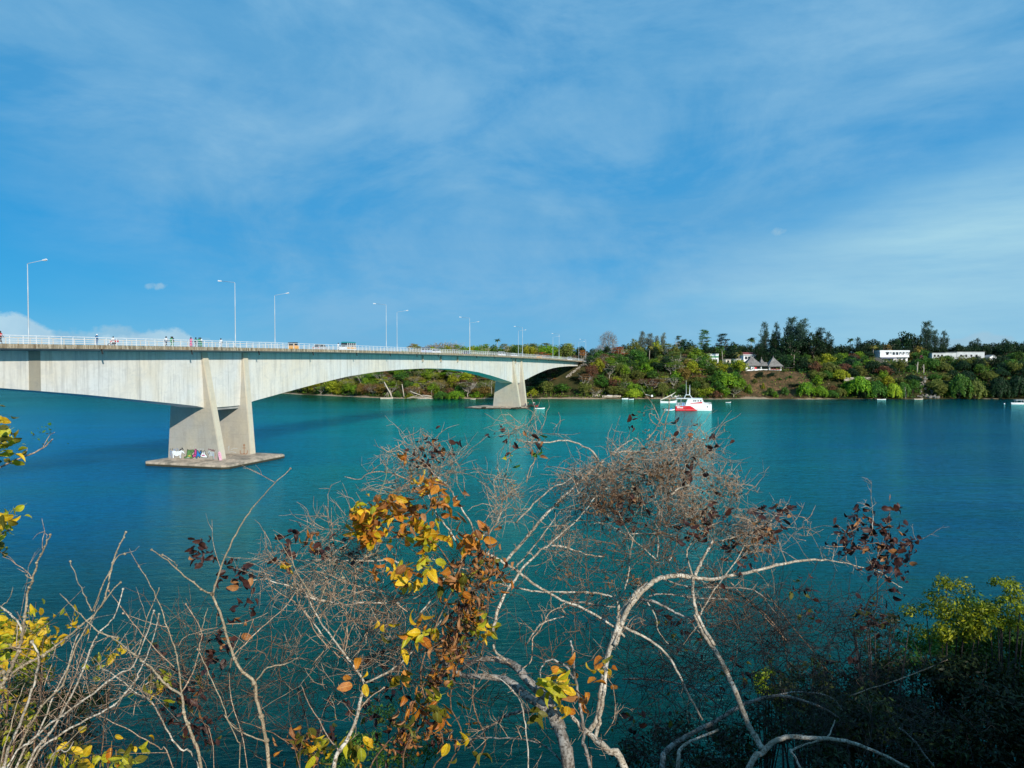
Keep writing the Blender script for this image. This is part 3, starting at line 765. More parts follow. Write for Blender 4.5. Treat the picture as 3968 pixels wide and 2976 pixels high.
for a in range(17):
    for b in range(rng.choice((3, 4, 5))):
        y_ = -1.5 + a * 0.52 + rng.uniform(-.2, .2); s_ = 454.5 - a * 0.72 - b * .62 + rng.uniform(-.2, .2)
        w = BM @ Vector((s_, y_, 0)); w.z = float(gh(w.x, w.y)) + .1
        link('stone', ROCKS[rng.randrange(5)], rev, M_stone, loc=revI @ w, rot=(rng.uniform(-.3, .3), rng.uniform(-.3, .3), rng.uniform(0, 6)), scale=rng.uniform(.8, 1.2)); nst += 1
# dark abutment wall under the deck end
MB().box(451.5, 456, WEB0 - 1.2, WEB1 + 1.2, 10, zd(455) - 2.0).build('abutment', M_under, bridge)
MB().box(30, 36, 0, DECK_W, 8, zd(34) - 0.3).build('abutment', M_under, bridge)

# ------------------------------------------------------------------ foliage
def leafmat(name, dark, mid, bright, trans=0.25, rough=0.55):
    if name in MATS: return MATS[name]
    m = bpy.data.materials.new(name); m.use_nodes = True
    t = NT(m.node_tree); t.n.clear()
    g = t.new('ShaderNodeNewGeometry').outputs['Random Per Island']
    oi = t.new('ShaderNodeObjectInfo').outputs['Random']
    tc_ = t.new('ShaderNodeTexCoord').outputs['Object']
    nn = t.noise(tc_, 0.55, 3, 0.5)
    f = t.math('ADD', t.math('MULTIPLY', g, 0.6), t.math('MULTIPLY', nn, 0.55))
    col = t.ramp(f, [(0.18, dark), (0.55, mid), (0.95, bright)])
    hs = t.new('ShaderNodeHueSaturation', ins={'Color': col, 'Saturation': 1.0})
    t.l.new(t.math('ADD', t.math('MULTIPLY', oi, 0.03), 0.485), hs.inputs['Hue'])
    t.l.new(t.math('ADD', t.math('MULTIPLY', oi, 0.35), 0.82), hs.inputs['Value'])
    d = t.new('ShaderNodeBsdfPrincipled', ins={'Base Color': hs.outputs[0], 'Roughness': rough, 'Specular IOR Level': 0.25})
    tr = t.new('ShaderNodeBsdfTranslucent', ins={'Color': hs.outputs[0]})
    mx = t.new('ShaderNodeMixShader', ins={0: trans, 1: d.outputs[0], 2: tr.outputs[0]})
    o = t.new('ShaderNodeOutputMaterial'); t.l.new(mx.outputs[0], o.inputs[0])
    MATS[name] = m
    return m
LM = dict(
    bright=leafmat('bright_green_leaves', (0.030, 0.085, 0.006), (0.125, 0.250, 0.010), (0.30, 0.42, 0.02)),
    green=leafmat('mid_green_leaves', (0.012, 0.045, 0.008), (0.045, 0.125, 0.014), (0.14, 0.25, 0.025)),
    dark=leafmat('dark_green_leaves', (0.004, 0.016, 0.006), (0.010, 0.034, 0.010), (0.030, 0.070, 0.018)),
    yellow=leafmat('yellow_green_leaves', (0.06, 0.09, 0.006), (0.24, 0.27, 0.010), (0.50, 0.48, 0.03)),
    lime=leafmat('lime_leaves', (0.10, 0.16, 0.01), (0.27, 0.36, 0.015), (0.48, 0.52, 0.03)),
    olive=leafmat('olive_leaves', (0.035, 0.055, 0.010), (0.12, 0.15, 0.022), (0.25, 0.25, 0.05)),
    orange=leafmat('orange_brown_leaves', (0.10, 0.03, 0.01), (0.34, 0.10, 0.025), (0.55, 0.20, 0.06)),
    rust=leafmat('rust_leaves', (0.05, 0.035, 0.018), (0.15, 0.075, 0.035), (0.32, 0.14, 0.06)),
    ochre=leafmat('ochre_leaves', (0.08, 0.06, 0.015), (0.22, 0.15, 0.03), (0.38, 0.26, 0.05)),
    straw=leafmat('dry_straw_twigs', (0.13, 0.10, 0.06), (0.27, 0.21, 0.13), (0.45, 0.36, 0.24)),
    bluegreen=leafmat('blue_green_needles', (0.016, 0.042, 0.030), (0.04, 0.085, 0.055), (0.10, 0.17, 0.11)),
    greyneedle=leafmat('grey_green_needles', (0.07, 0.10, 0.085), (0.16, 0.20, 0.16), (0.28, 0.33, 0.27)),
    greytwig=leafmat('bare_grey_twigs', (0.14, 0.13, 0.12), (0.26, 0.24, 0.22), (0.42, 0.39, 0.35)),
    magenta=leafmat('magenta_flowers', (0.22, 0.01, 0.08), (0.48, 0.02, 0.20), (0.7, 0.08, 0.36)),
    palm=leafmat('palm_fronds', (0.012, 0.04, 0.012), (0.03, 0.085, 0.02), (0.11, 0.18, 0.04)),
    palmyellow=leafmat('yellowing_palm_fronds', (0.09, 0.09, 0.02), (0.24, 0.22, 0.04), (0.42, 0.36, 0.08)),
)
M_barkpale = principled('pale_bark', color=(0.42, 0.37, 0.30), rough=0.9, noise_amt=0.35, noise_scale=1.5)
M_barkdark = principled('dark_bark', color=(0.10, 0.075, 0.055), rough=0.95, noise_amt=0.35, noise_scale=1.5)

NR = np.random.RandomState(21)
def quads_mesh(name, C, A, B):
    """leaf faces: centre C, half axes A, B; a slightly folded rhombus"""
    n = len(C)
    V = np.stack([C - A, C - B * 0.9, C + A, C + B * 0.9], 1).reshape(-1, 3)
    me = bpy.data.meshes.new(name)
    me.vertices.add(4 * n); me.vertices.foreach_set('co', V.astype(np.float32).ravel())
    me.loops.add(4 * n); me.loops.foreach_set('vertex_index', np.arange(4 * n, dtype=np.int32))
    me.polygons.add(n); me.polygons.foreach_set('loop_start', np.arange(0, 4 * n, 4, dtype=np.int32))
    me.polygons.foreach_set('loop_total', np.full(n, 4, np.int32))
    me.update(calc_edges=True)
    return me
def unit(v): return v / np.maximum(np.linalg.norm(v, axis=-1, keepdims=True), 1e-9)
def blob_leaves(clumps, per, size, up=0.35, shell=0.55, asp=0.6, out_b=0.8):
    Cs, As, Bs = [], [], []
    for (cx, cy, cz, rx, ry, rz) in clumps:
        vol = (rx * ry * rz) ** (1 / 3.)
        n = max(8, int(per * vol ** 2))
        d = unit(NR.normal(size=(n, 3)))
        r = shell + (1 - shell) * NR.rand(n, 1) ** 0.7
        r = r * (1 + 0.14 * NR.normal(size=(n, 1)))
        c = d * r * np.array([rx, ry, rz]) + np.array([cx, cy, cz])
        nrm = unit(d * out_b + NR.normal(size=(n, 3)) * 0.55 + np.array([0, 0, up]))
        a = unit(np.cross(nrm, NR.normal(size=(n, 3)))); b = np.cross(nrm, a)
        s = size * (0.6 + 0.8 * NR.rand(n, 1))
        Cs.append(c); As.append(a * s); Bs.append(b * s * asp)
    return np.concatenate(Cs), np.concatenate(As), np.concatenate(Bs)

def limb_tree(mb, h, spread, n, r0, seed, base=0.0, levels=1, z_split=0.45):
    q = random.Random(seed)
    top = []
    mb.tube([(0, 0, base - 1.5), (q.uniform(-.1, .1) * spread, q.uniform(-.1, .1) * spread, h * z_split * .6), (q.uniform(-.15, .15) * spread, q.uniform(-.1, .1) * spread, h * z_split)], [r0, r0 * .8, r0 * .65], 6)
    for k in range(n):
        a = 2 * math.pi * (k + q.uniform(-.3, .3)) / n; rr = spread * q.uniform(.5, .95); zz = h * q.uniform(.62, .92)
        s = Vector((0, 0, h * z_split * q.uniform(.6, 1)))
        e = Vector((math.cos(a) * rr, math.sin(a) * rr, zz)); m1 = s.lerp(e, .5) + Vector((q.uniform(-.1, .1) * h, q.uniform(-.1, .1) * h, -q.uniform(0, .08) * h))
        mb.tube([s, m1, e], [r0 * .5, r0 * .3, r0 * .12], 5); top.append(e)
        for _ in range(levels * 3):
            st = m1.lerp(e, q.random()); dd = Vector((q.gauss(0, 1), q.gauss(0, 1), q.gauss(.4, .6))) * spread * .28
            mb.tube([st, st + dd * .5 + Vector((0, 0, .05 * h)), st + dd], [r0 * .18, r0 * .12, r0 * .06], 4)
    return top

PROTO = {}
def proto(kind):
    if kind in PROTO: return PROTO[kind]
    out = []
    for k in range(3):
        q = random.Random(hash(kind) % 1000 * 0 + 31 * k + len(kind) * 7 + sum(map(ord, kind)))
        tb = MB(); s = None
        if kind == 'round':          # 10 m wide, 9 m tall
            cl = []
            for _ in range(34):
                d = Vector((q.gauss(0, 1), q.gauss(0, 1), q.gauss(.1, .8))).normalized() * q.uniform(.5, 1.0)
                r_ = q.uniform(.9, 1.9); cl.append((d.x * 3.7, d.y * 3.7, 4.4 + d.z * 3.4, r_, r_, r_ * .75))
            C, A, B = blob_leaves(cl, 34, 0.33); limb_tree(tb, 7, 3.4, 6, .28, k)
        elif kind == 'shrub':        # 8 m wide, 5 m tall, leafy to the ground
            cl = []
            for _ in range(26):
                a = q.uniform(0, 6.28); rr = q.uniform(0, 3.0) ; zt = 4.4 * (1 - (rr / 3.7) ** 2) ** .5
                r_ = q.uniform(.8, 1.5); cl.append((math.cos(a) * rr, math.sin(a) * rr, max(.4, zt * q.uniform(.35, .95) - .6), r_, r_, r_ * .8))
            C, A, B = blob_leaves(cl, 44, 0.28); limb_tree(tb, 3.6, 2.4, 7, .14, k, z_split=.15)
        elif kind == 'flat':         # umbrella acacia 14 m wide, 8 m tall: thin stacked plates
            cl = []
            for L in range(9):
                zc = q.uniform(4.6, 7.6); a = q.uniform(0, 6.28); rr = q.uniform(0, 4.2) * (1.0 if zc < 6.5 else .6)
                for _ in range(4):
                    cl.append((math.cos(a) * rr + q.uniform(-1.8, 1.8), math.sin(a) * rr + q.uniform(-1.8, 1.8), zc + q.uniform(-.15, .15), q.uniform(1.4, 2.3), q.uniform(1.4, 2.3), q.uniform(.22, .4)))
            C, A, B = blob_leaves(cl, 62, 0.22, up=1.2, shell=.2, asp=.5); limb_tree(tb, 7.3, 5.6, 9, .26, k, levels=2, z_split=.3)
        elif kind == 'tier':         # tall tiered tree
            cl = []
            for L in range(12):
                zc = 4.5 + L * 1.0 + q.uniform(-.4, .4); R_ = 3.9 * (1 - (L / 15.0) ** 1.5) ; a = q.uniform(0, 6.28)
                for j in range(4):
                    aa = a + j * 1.57 + q.uniform(-.4, .4); rr = R_ * q.uniform(.35, .8)
                    cl.append((math.cos(aa) * rr, math.sin(aa) * rr, zc + q.uniform(-.7, .7), q.uniform(1.1, 2.0), q.uniform(1.1, 2.0), q.uniform(.3, .8)))
            C, A, B = blob_leaves(cl, 56, 0.24, up=1.0, shell=.2, asp=.5); limb_tree(tb, 15, 3.0, 9, .3, k, z_split=.6)
        elif kind == 'casuarina':    # 18 m tall, airy drooping sprays
            Cs = []; As = []; Bs = []
            lead = [(0, 0, 17.6, 3.9)] + [(q.uniform(-2.6, 2.6), q.uniform(-2.0, 2.0), q.uniform(10, 15.5), q.uniform(1.8, 2.6)) for _ in range(4)]
            for (lx, ly, lh, lr) in lead:
                tb.tube([(0, 0, -1.5), (lx * .4, ly * .4, lh * .35), (lx, ly, lh * .7), (lx * 1.1, ly * 1.1, lh)], [.26, .18, .09, .02], 5)
                for j in range(int(30 * lr)):
                    f = q.random() ** .8; zc = lh * (.20 + .78 * f); rad = (1 - f) ** .38 * lr * .95 + .35; a = q.uniform(0, 6.28); rr = rad * q.uniform(.2, 1.15); n = 12
                    base = np.array([lx * f * 1.1 + math.cos(a) * rr, ly * f * 1.1 + math.sin(a) * rr, zc + q.uniform(-.3, .6)])
                    c = base + NR.normal(size=(n, 3)) * np.array([.42, .42, .36]); dv = unit(np.array([math.cos(a) * .8, math.sin(a) * .8, .8]) + NR.normal(size=(n, 3)) * .5)
                    w = unit(np.cross(dv, NR.normal(size=(n, 3))))
                    Cs.append(c); As.append(dv * (.32 + .30 * NR.rand(n, 1))); Bs.append(w * .10)
                    if j % 5 == 0: tb.tube([(lx * f, ly * f, zc - rr * .4), tuple(base)], [.05, .02], 4, cap=False)
            C, A, B = map(np.concatenate, (Cs, As, Bs))
        elif kind == 'bare':         # leafless grey crown: fine twig slivers
            limb_tree(tb, 8.5, 3.6, 9, .2, k, levels=3)
            n = 1500; d = unit(NR.normal(size=(n, 3)) + np.array([0, 0, .25])); r = .45 + .55 * NR.rand(n, 1)
            C = d * r * np.array([4.0, 4.0, 3.9]) + np.array([0, 0, 5.6]); A = unit(d + NR.normal(size=(n, 3)) * .5) * (.35 + .4 * NR.rand(n, 1)); B = unit(np.cross(A, NR.normal(size=(n, 3)))) * .045
        elif kind == 'barewide':     # spreading leafless acacia with grey limbs
            limb_tree(tb, 5.6, 5.6, 13, .2, k, levels=3, z_split=.25)
            n = 1800; d = unit(NR.normal(size=(n, 3)) * np.array([1, 1, .5]) + np.array([0, 0, .5])); r = .6 + .4 * NR.rand(n, 1)
            C = d * r * np.array([6.2, 6.2, 3.2]) + np.array([0, 0, 3.0]); A = unit(d * .6 + NR.normal(size=(n, 3)) * .7) * (.3 + .35 * NR.rand(n, 1)); B = unit(np.cross(A, NR.normal(size=(n, 3)))) * .06
        elif kind == 'hanging':      # willowy mound, curtains of leaves to the ground
            Cs = []; As = []; Bs = []
            for j in range(150):
                a = q.uniform(0, 6.28); rr = 3.9 * q.random() ** .5; zt = 5.8 * math.sqrt(max(.05, 1 - (rr / 4.3) ** 2)) + q.uniform(-.4, .4); ln = q.uniform(.8, 2.6); n = int(18 * ln)
                zc = zt - NR.rand(n, 1) * ln; c = np.concatenate([np.full((n, 1), math.cos(a) * rr), np.full((n, 1), math.sin(a) * rr), zc], 1) + NR.normal(size=(n, 3)) * np.array([.25, .25, .1])
                c[:, 2] = np.maximum(c[:, 2], .1)
                nrm = unit(np.array([math.cos(a), math.sin(a), .9]) + NR.normal(size=(n, 3)) * .5); aa = unit(np.cross(nrm, NR.normal(size=(n, 3)))); s_ = .25 * (0.6 + .8 * NR.rand(n, 1))
                Cs.append(c); As.append(aa * s_); Bs.append(np.cross(nrm, aa) * s_ * .6)
            C, A, B = map(np.concatenate, (Cs, As, Bs)); limb_tree(tb, 4.4, 2.4, 6, .16, k, z_split=.2)
        out.append((quads_mesh('crown', C, A, B), tb.mesh('trunk', True)))
    PROTO[kind] = out
    return out
KIND_H = dict(round=9.0, shrub=5.2, flat=7.9, tier=16.3, casuarina=18.0, bare=9.5, barewide=6.2, hanging=6.2)
KIND_W = dict(round=5.0, shrub=4.0, flat=6.6, tier=4.4, casuarina=4.3, bare=4.0, barewide=6.2, hanging=4.1)
TREES = []
def tree(kind, X, Y, h, hw, leaf, label, group=None, name=None, cat='tree', bark=None, k=None, z=None, trunk=True):
    z = float(gh(X, Y)) - .15 if z is None else z
    q = random.Random(int(X * 13 + Y * 7))
    cme, tme = proto(kind)[q.randrange(3) if k is None else k]
    root = empty(name or {'round': 'leafy_tree', 'shrub': 'shrub', 'flat': 'acacia_tree', 'tier': 'acacia_tree', 'casuarina': 'casuarina_tree', 'bare': 'bare_tree', 'barewide': 'bare_tree', 'hanging': 'mangrove_bush'}[kind],
                 (X, Y, z), q.uniform(0, 6.28), label, cat, group)
    sc = (hw / KIND_W[kind], hw / KIND_W[kind], h / KIND_H[kind])
    c = link('crown', cme, root, LM[leaf], scale=sc)
    if trunk: link('trunk', tme, root, bark or (M_barkpale if kind in ('flat', 'bare', 'barewide') else M_barkdark), scale=sc)
    TREES.append((X, Y, hw))
    return root

# palms: trunk, and a crown of separate fronds
def frond_mesh(L=3.2, n=13):
    mb = MB()
    rib = []
    for i in range(n + 1):
        f = i / n; rib.append(Vector((L * (f * .92), 0, L * (.42 * f - .75 * f * f))))
    mb.tube(rib, [.05 * (1 - i / (n + 1)) + .01 for i in range(n + 1)], 3, cap=False)
    for i in range(1, n):
        w = L * .26 * math.sin(math.pi * (i / n) ** .8) + .12
        d = (rib[i + 1] - rib[i]).normalized(); p = rib[i]
        for sg in (-1, 1):
            tip = p + Vector((0.25, sg * w, -.38 * w)); side = d * .13
            mb.add([p - side, p + side, tip + side * .3, tip - side * .3], [(0, 1, 2, 3)])
    return mb.mesh('frond')
FROND = frond_mesh()
def palm(X, Y, h, r, leaf, label, lean=(0.3, 0), z=None, group=None):
    z = float(gh(X, Y)) - .1 if z is None else z
    root = empty('palm_tree', (X, Y, z), 0, label, 'palm tree', group)
    t = MB(); top = Vector((lean[0], lean[1], h))
    t.tube([(0, 0, -.8), (lean[0] * .2, lean[1] * .2, h * .4), (lean[0] * .6, lean[1] * .6, h * .75), top], [.22, .16, .14, .12], 7)
    t.build('trunk', M_barkpale, root, True)
    q = random.Random(int(X + Y))
    for k in range(17):
        a = k * 2.4; el = q.uniform(-.55, .75)
        link('frond', FROND, root, LM['palmyellow' if (leaf == 'palmyellow' or k % 6 == 5) else leaf], loc=top, rot=(0, -el, a), scale=r / 3.0 * q.uniform(.85, 1.1))
    TREES.append((X, Y, 1.0))
    return root

def place(kind, px, ytop, hwpx, Y, leaf, label, ybase=None, **kw):
    """a tree whose crown top stands at pixel (px,ytop) of the photograph, at distance Y"""
    p = at(px, ytop, Y); g = float(gh(p.x, Y)) if ybase is None else at(px, ybase, Y).z
    hw = hwpx * Y / FPX
    h = p.z - g
    if h < 1.5: h = 1.5
    return tree(kind, p.x, Y, h + .15, hw, leaf, label, z=g - .15, **kw)
def ppalm(px, ycrown, Y, r, leaf, label, lean=(0.3, 0), ybase=None):
    p = at(px, ycrown, Y); g = float(gh(p.x - lean[0], Y)) if ybase is None else at(px, ybase, Y).z
    return palm(p.x - lean[0], Y, p.z - g, r, leaf, label, lean, z=g)

# --- trees picked out by hand, left to right along the skyline
place('flat', 1603, 1330, 42, 520, 'straw', 'dry buff acacia whose crown shows above the railing, left of the wide dry crown')
place('round', 1622, 1340, 26, 505, 'green', 'small green tree tucked in front of the buff acacias behind the railing', cat='tree')
place('barewide', 1722, 1326, 92, 520, 'straw', 'wide leafless buff crown above the railing left of the crossing lamp posts')
place('round', 1865, 1328, 44, 500, 'bright', 'bright green rounded tree above the railing right of the crossing lamp posts')
place('round', 1818, 1340, 34, 495, 'bright', 'lower bright green tree directly right of the crossing lamp posts')
place('round', 1915, 1342, 44, 485, 'bright', 'bright green tree beneath the lone palm on the skyline')
ppalm(1927, 1317, 520, 2.6, 'palm', 'lone small palm breaking the skyline between two lamp pairs', (0.2, 0))
place('round', 1985, 1330, 40, 500, 'yellow', 'yellow green tree right of the lone skyline palm')
place('flat', 2030, 1345, 52, 480, 'yellow', 'yellow green flat crown behind the lamp post of the far pier')
place('round', 2062, 1322, 36, 520, 'green', 'green rounded tree between the far pier lamps and the orange tree')
place('flat', 2066, 1358, 34, 470, 'orange', 'orange brown acacia just above the railing right of the far pier')
place('flat', 2118, 1328, 44, 500, 'olive', 'olive feathery tree left of the round dark trees at the bridge end')
place('flat', 2105, 1362, 40, 460, 'orange', 'low rusty orange crown behind the railing near the bridge end')
place('shrub', 2168, 1368, 22, 452, 'lime', 'lime green bush behind the railing before the dark trees')
place('round', 2192, 1324, 46, 490, 'dark', 'broad dark green tree at the bridge end, tallest of the dark pair')
place('round', 2252, 1336, 34, 485, 'dark', 'dark green tree behind the last lamp posts of the bridge')
place('flat', 2258, 1356, 24, 470, 'orange', 'orange leaved tree between the last two lamp posts')
place('flat', 2225, 1375, 20, 455, 'rust', 'rust brown low crown close above the end of the railing')
place('round', 2300, 1345, 24, 520, 'bluegreen', 'bluish dark tree behind the grey bare tree')
place('bare', 2358, 1282, 38, 480, 'greytwig', 'tall leafless grey tree standing alone above the bridge end')
place('bare', 2325, 1335, 22, 475, 'greytwig', 'smaller leafless grey tree at the left foot of the tall grey one')
place('flat', 2395, 1342, 48, 455, 'orange', 'bright orange flame coloured crown beside the tall grey tree')
place('flat', 2350, 1368, 52, 446, 'rust', 'spreading rust coloured acacia above the abutment')
place('round', 2458, 1306, 32, 480, 'olive', 'olive brown rounded tree left of the pale feathery trees')
for px, yt, hw, lab in ((2490, 1282, 22, 'leftmost of the pale grey feathery trees on the skyline'), (2520, 1290, 22, 'second pale grey feathery tree, behind the yellow green crown'), (2545, 1300, 18, 'short pale grey feathery tree just left of the gap in the pale group'), (2572, 1288, 16, 'rightmost pale grey feathery tree left of the flat acacias')):
    place('casuarina', px, yt, hw, 505, 'greyneedle', lab, group='pale feathery trees on the skyline')
place('round', 2548, 1314, 30, 470, 'yellow', 'yellow green crown in front of the pale feathery trees')
ppalm(2518, 1345, 455, 3.0, 'palmyellow', 'palm with yellowing fronds below the yellow green crown', (.3, 0))
place('flat', 2590, 1330, 46, 465, 'olive', 'flat olive acacia below the pale feathery trees')
place('flat', 2632, 1296, 30, 500, 'bluegreen', 'pale bluish flat crown left of the tall tiered acacia')
place('round', 2662, 1305, 40, 480, 'dark', 'dark rounded tree in front of the bluish flat crown')
place('tier', 2729, 1274, 36, 480, 'green', 'tall tiered green acacia above all its neighbours left of the palms', cat='tree')
place('tier', 2800, 1291, 44, 485, 'dark', 'dark tiered tree right of the tall green tiered acacia')
place('round', 2845, 1318, 34, 480, 'dark', 'dark crown falling away to the gap before the skyline palm')
place('round', 2812, 1398, 22, 436, 'green', 'small green tree before the low cream wall between the palms')
place('shrub', 2880, 1400, 22, 434, 'dark', 'dark bush covering the foot of the red roofed house')
place('round', 2845, 1385, 20, 437, 'green', 'round green tree left of the yellow fronded palm')
place('casuarina', 2998, 1290, 24, 476, 'dark', 'dark feathery tree before the tall cream house')
place('round', 2752, 1372, 26, 436, 'bright', 'bright green tree half covering the battlemented house')
place('round', 2762, 1335, 40, 470, 'dark', 'very dark round crown below the two tiered acacias')
place('round', 2708, 1340, 52, 440, 'bright', 'large bright green tree left of the white house with battlements')
place('flat', 2610, 1362, 56, 440, 'olive', 'grey green acacia spreading across the upper slope')
place('round', 2640, 1395, 50, 430, 'green', 'grey green leafy tree on the slope below the olive acacias')
place('round', 2560, 1370, 44, 444, 'green', 'deep green crown left of the grey green acacia')
place('round', 2470, 1345, 44, 452, 'green', 'green tree with dark hollows right of the orange flame crown')
place('round', 2440, 1390, 40, 438, 'dark', 'dark tree on the slope under the orange flame crown')
ppalm(2796, 1345, 437, 2.6, 'palm', 'tall slender palm with pale leaning trunk beside the battlemented house', (-.9, 0), 1437)
ppalm(2864, 1372, 438, 3.2, 'palmyellow', 'palm with drooping yellow fronds before the red roofed house', (.2, 0), 1430)
ppalm(2911, 1316, 480, 3.4, 'palm', 'palm standing on the skyline gap left of the tall feathery trees', (.3, 0))
ppalm(2850, 1340, 470, 2.8, 'palm', 'dark palm half hidden behind the yellow fronded palm', (0, 0))
place('round', 2878, 1330, 24, 490, 'dark', 'small dark tree in the skyline gap left of the palm')
place('casuarina', 2963, 1247, 26, 480, 'bluegreen', 'slim feathery tree left of the pair before the great dark one')
place('casuarina', 3010, 1249, 22, 482, 'bluegreen', 'second slim feathery tree, touching the great dark one')
place('casuarina', 3070, 1226, 42, 470, 'bluegreen', 'highest feathery tree of the whole skyline')
place('casuarina', 3112, 1234, 40, 465, 'bluegreen', 'tall feathery tree immediately right of the highest one')
place('round', 3065, 1290, 60, 455, 'dark', 'great dark mass of leaves under the highest feathery tree', bark=M_barkpale)
place('round', 3150, 1280, 56, 455, 'dark', 'dark tree with pale trunks right of the great dark mass')
place('casuarina', 3180, 1268, 34, 470, 'dark', 'dark feathery tree stepping down on the right of the highest group')
place('casuarina', 3212, 1285, 28, 465, 'dark', 'last dark feathery tree before the skyline dips')
place('casuarina', 2940, 1330, 30, 450, 'dark', 'dark feathery tree behind the peak of the left thatched roof')
place('round', 2995, 1345, 40, 452, 'dark', 'dark tree behind the middle of the thatched house')
place('round', 3060, 1370, 50, 440, 'green', 'green tree right behind the right thatched cone')
place('round', 3110, 1400, 48, 432, 'dark', 'dark tree closing off the right side of the thatched house')
ppalm(3078, 1372, 436, 2.5, 'palm', 'palm with dull fronds right of the right thatched cone', (.2, 0))
place('round', 3205, 1362, 44, 440, 'yellow', 'yellowish bushy tree halfway to the white balconied house')
place('round', 3240, 1395, 48, 432, 'green', 'green tree below the skyline dip right of the dark group')
ppalm(3296, 1318, 480, 2.8, 'palm', 'palm on the skyline left of the slender dark feathery tree', (.2, 0))
place('casuarina', 3325, 1306, 20, 475, 'dark', 'slender dark feathery tree in front of the palm on the right skyline')
place('round', 3382, 1306, 44, 500, 'dark', 'smooth dark domed tree left of the biggest dark crown')
place('round', 3500, 1276, 58, 500, 'dark', 'biggest dark rounded crown above the white balconied house')
place('round', 3548, 1286, 36, 495, 'dark', 'dark crown leaning against the bluish feathery tree')
place('round', 3452, 1306, 40, 495, 'dark', 'dark left shoulder of the biggest crown')
place('flat', 3438, 1334, 30, 478, 'ochre', 'golden ochre flat crown behind the roof of the white balconied house')
ppalm(3385, 1345, 462, 2.8, 'palmyellow', 'withered palm left of the golden ochre crown')
place('round', 3555, 1334, 46, 470, 'ochre', 'ochre brown feathery tree right of the white balconied house', ybase=1430)
place('casuarina', 3594, 1242, 34, 500, 'bluegreen', 'tall blue green feathery tree on the right skyline')
place('casuarina', 3625, 1276, 18, 498, 'bluegreen', 'shorter blue green feathery tree at the shoulder of the tall one')
place('casuarina', 3660, 1281, 24, 500, 'bluegreen', 'separate blue green feathery tree left of the pale cloud')
place('round', 3722, 1333, 30, 560, 'bluegreen', 'distant bluish domed tree right of the pale cloud')
place('round', 3776, 1312, 26, 510, 'dark', 'ragged dark tree right of the distant bluish dome')
place('casuarina', 3790, 1310, 18, 512, 'dark', 'dark spiky tree beside the ragged one')
place('round', 3845, 1322, 42, 505, 'dark', 'dark even hump behind the end of the long white wall')
place('round', 3900, 1306, 36, 500, 'dark', 'tall dark tree near the right edge of the picture')
place('round', 3955, 1313, 46, 495, 'dark', 'wide dark crown cut by the right edge of the picture')
place('shrub', 3712, 1384, 26, 449, 'green', 'leafy bush breaking the middle of the long white wall')
place('round', 3770, 1380, 30, 449, 'dark', 'dark tree before the right third of the long white wall')
place('shrub', 3640, 1382, 22, 449, 'olive', 'olive bush before the left end of the long white wall')
place('round', 3700, 1352, 34, 500, 'dark', 'low dark tree behind the long white wall')
place('round', 3640, 1345, 44, 495, 'dark', 'low dark tree under the blue green feathery trees')
place('round', 3610, 1395, 34, 448, 'green', 'green tree right of the magenta flowers')
place('shrub', 3569, 1374, 11, 446, 'magenta', 'magenta flowering climber between the ochre tree and the white wall', cat='flowering climber', trunk=False, ybase=1392)
place('round', 3672, 1372, 48, 450, 'green', 'dark leafy tree in front of the left half of the long white wall')
place('round', 3300, 1372, 48, 446, 'dark', 'dark tree left of the reddish shrubs below the balconied house')
place('round', 3265, 1360, 34, 452, 'bright', 'bright yellowish tree beside the dark tree left of the reddish shrubs')
place('round', 3375, 1378, 26, 450, 'olive', 'olive tree against the left wall of the white balconied house')
place('bare', 3400, 1385, 26, 446, 'greytwig', 'grey leafless tree left of the white balconied house')
place('flat', 3330, 1408, 40, 436, 'rust', 'flat red brown crown below the grey leafless tree')
place('flat', 3400, 1412, 34, 438, 'rust', 'second red brown flat crown under the balconied house')
place('barewide', 3480, 1405, 42, 438, 'straw', 'tangled leafless thorn bush right below the balconied house')
place('flat', 3515, 1412, 30, 440, 'rust', 'reddish shrub at the right foot of the balconied house')
# --- slope and shore
place('flat', 2330, 1402, 50, 436, 'yellow', 'yellow green acacia beside the stone revetment')
place('barewide', 2400, 1415, 60, 432, 'straw', 'pale leafless thicket right of the revetment')
place('flat', 2480, 1440, 56, 424, 'yellow', 'yellow topped acacia at mid slope above the bare limbs')
place('barewide', 2500, 1465, 56, 418, 'rust', 'red brown leafless acacia with grey limbs above the lime bush')
place('barewide', 2560, 1470, 50, 418, 'rust', 'brown leafless acacia left of the bright round mangrove')
place('flat', 2700, 1425, 52, 424, 'orange', 'orange tinted acacia left of the large mangrove tree')
place('barewide', 2720, 1455, 44, 418, 'orange', 'rust orange leafless tree beside the large mangrove tree')
place('round', 2790, 1422, 46, 417, 'green', 'grey green crown rising above the large shore mangrove', ybase=1520)
place('hanging', 2815, 1440, 56, 412, 'bright', 'largest bright green mangrove, rising from the shore left of the bare earth')
place('shrub', 2600, 1500, 44, 408, 'green', 'dark green shore bush behind the slanting boat spar')
place('shrub', 2652, 1482, 40, 410, 'green', 'tall green bush behind the mast of the red and white boat')
place('shrub', 2710, 1515, 22, 405, 'bright', 'small bright bush right of the red and white boat cabin')
place('hanging', 2455, 1505, 38, 404, 'lime', 'lime yellow bush overhanging the water left of the dhow')
place('shrub', 2520, 1495, 34, 408, 'green', 'green bush between the lime bush and the dhow')
place('round', 2385, 1455, 30, 416, 'yellow', 'tall yellow green tree standing above the lime bush')
place('round', 2345, 1480, 30, 416, 'dark', 'dark tree with one pale trunk near the beached boats', bark=M_barkpale)
place('round', 2175, 1482, 48, 412, 'green', 'rounded green shore tree right of the far pier')
place('round', 2240, 1460, 34, 418, 'dark', 'dark green tree right of the rounded shore tree')
place('round', 2085, 1460, 40, 416, 'dark', 'dark tree just right of the far pier')
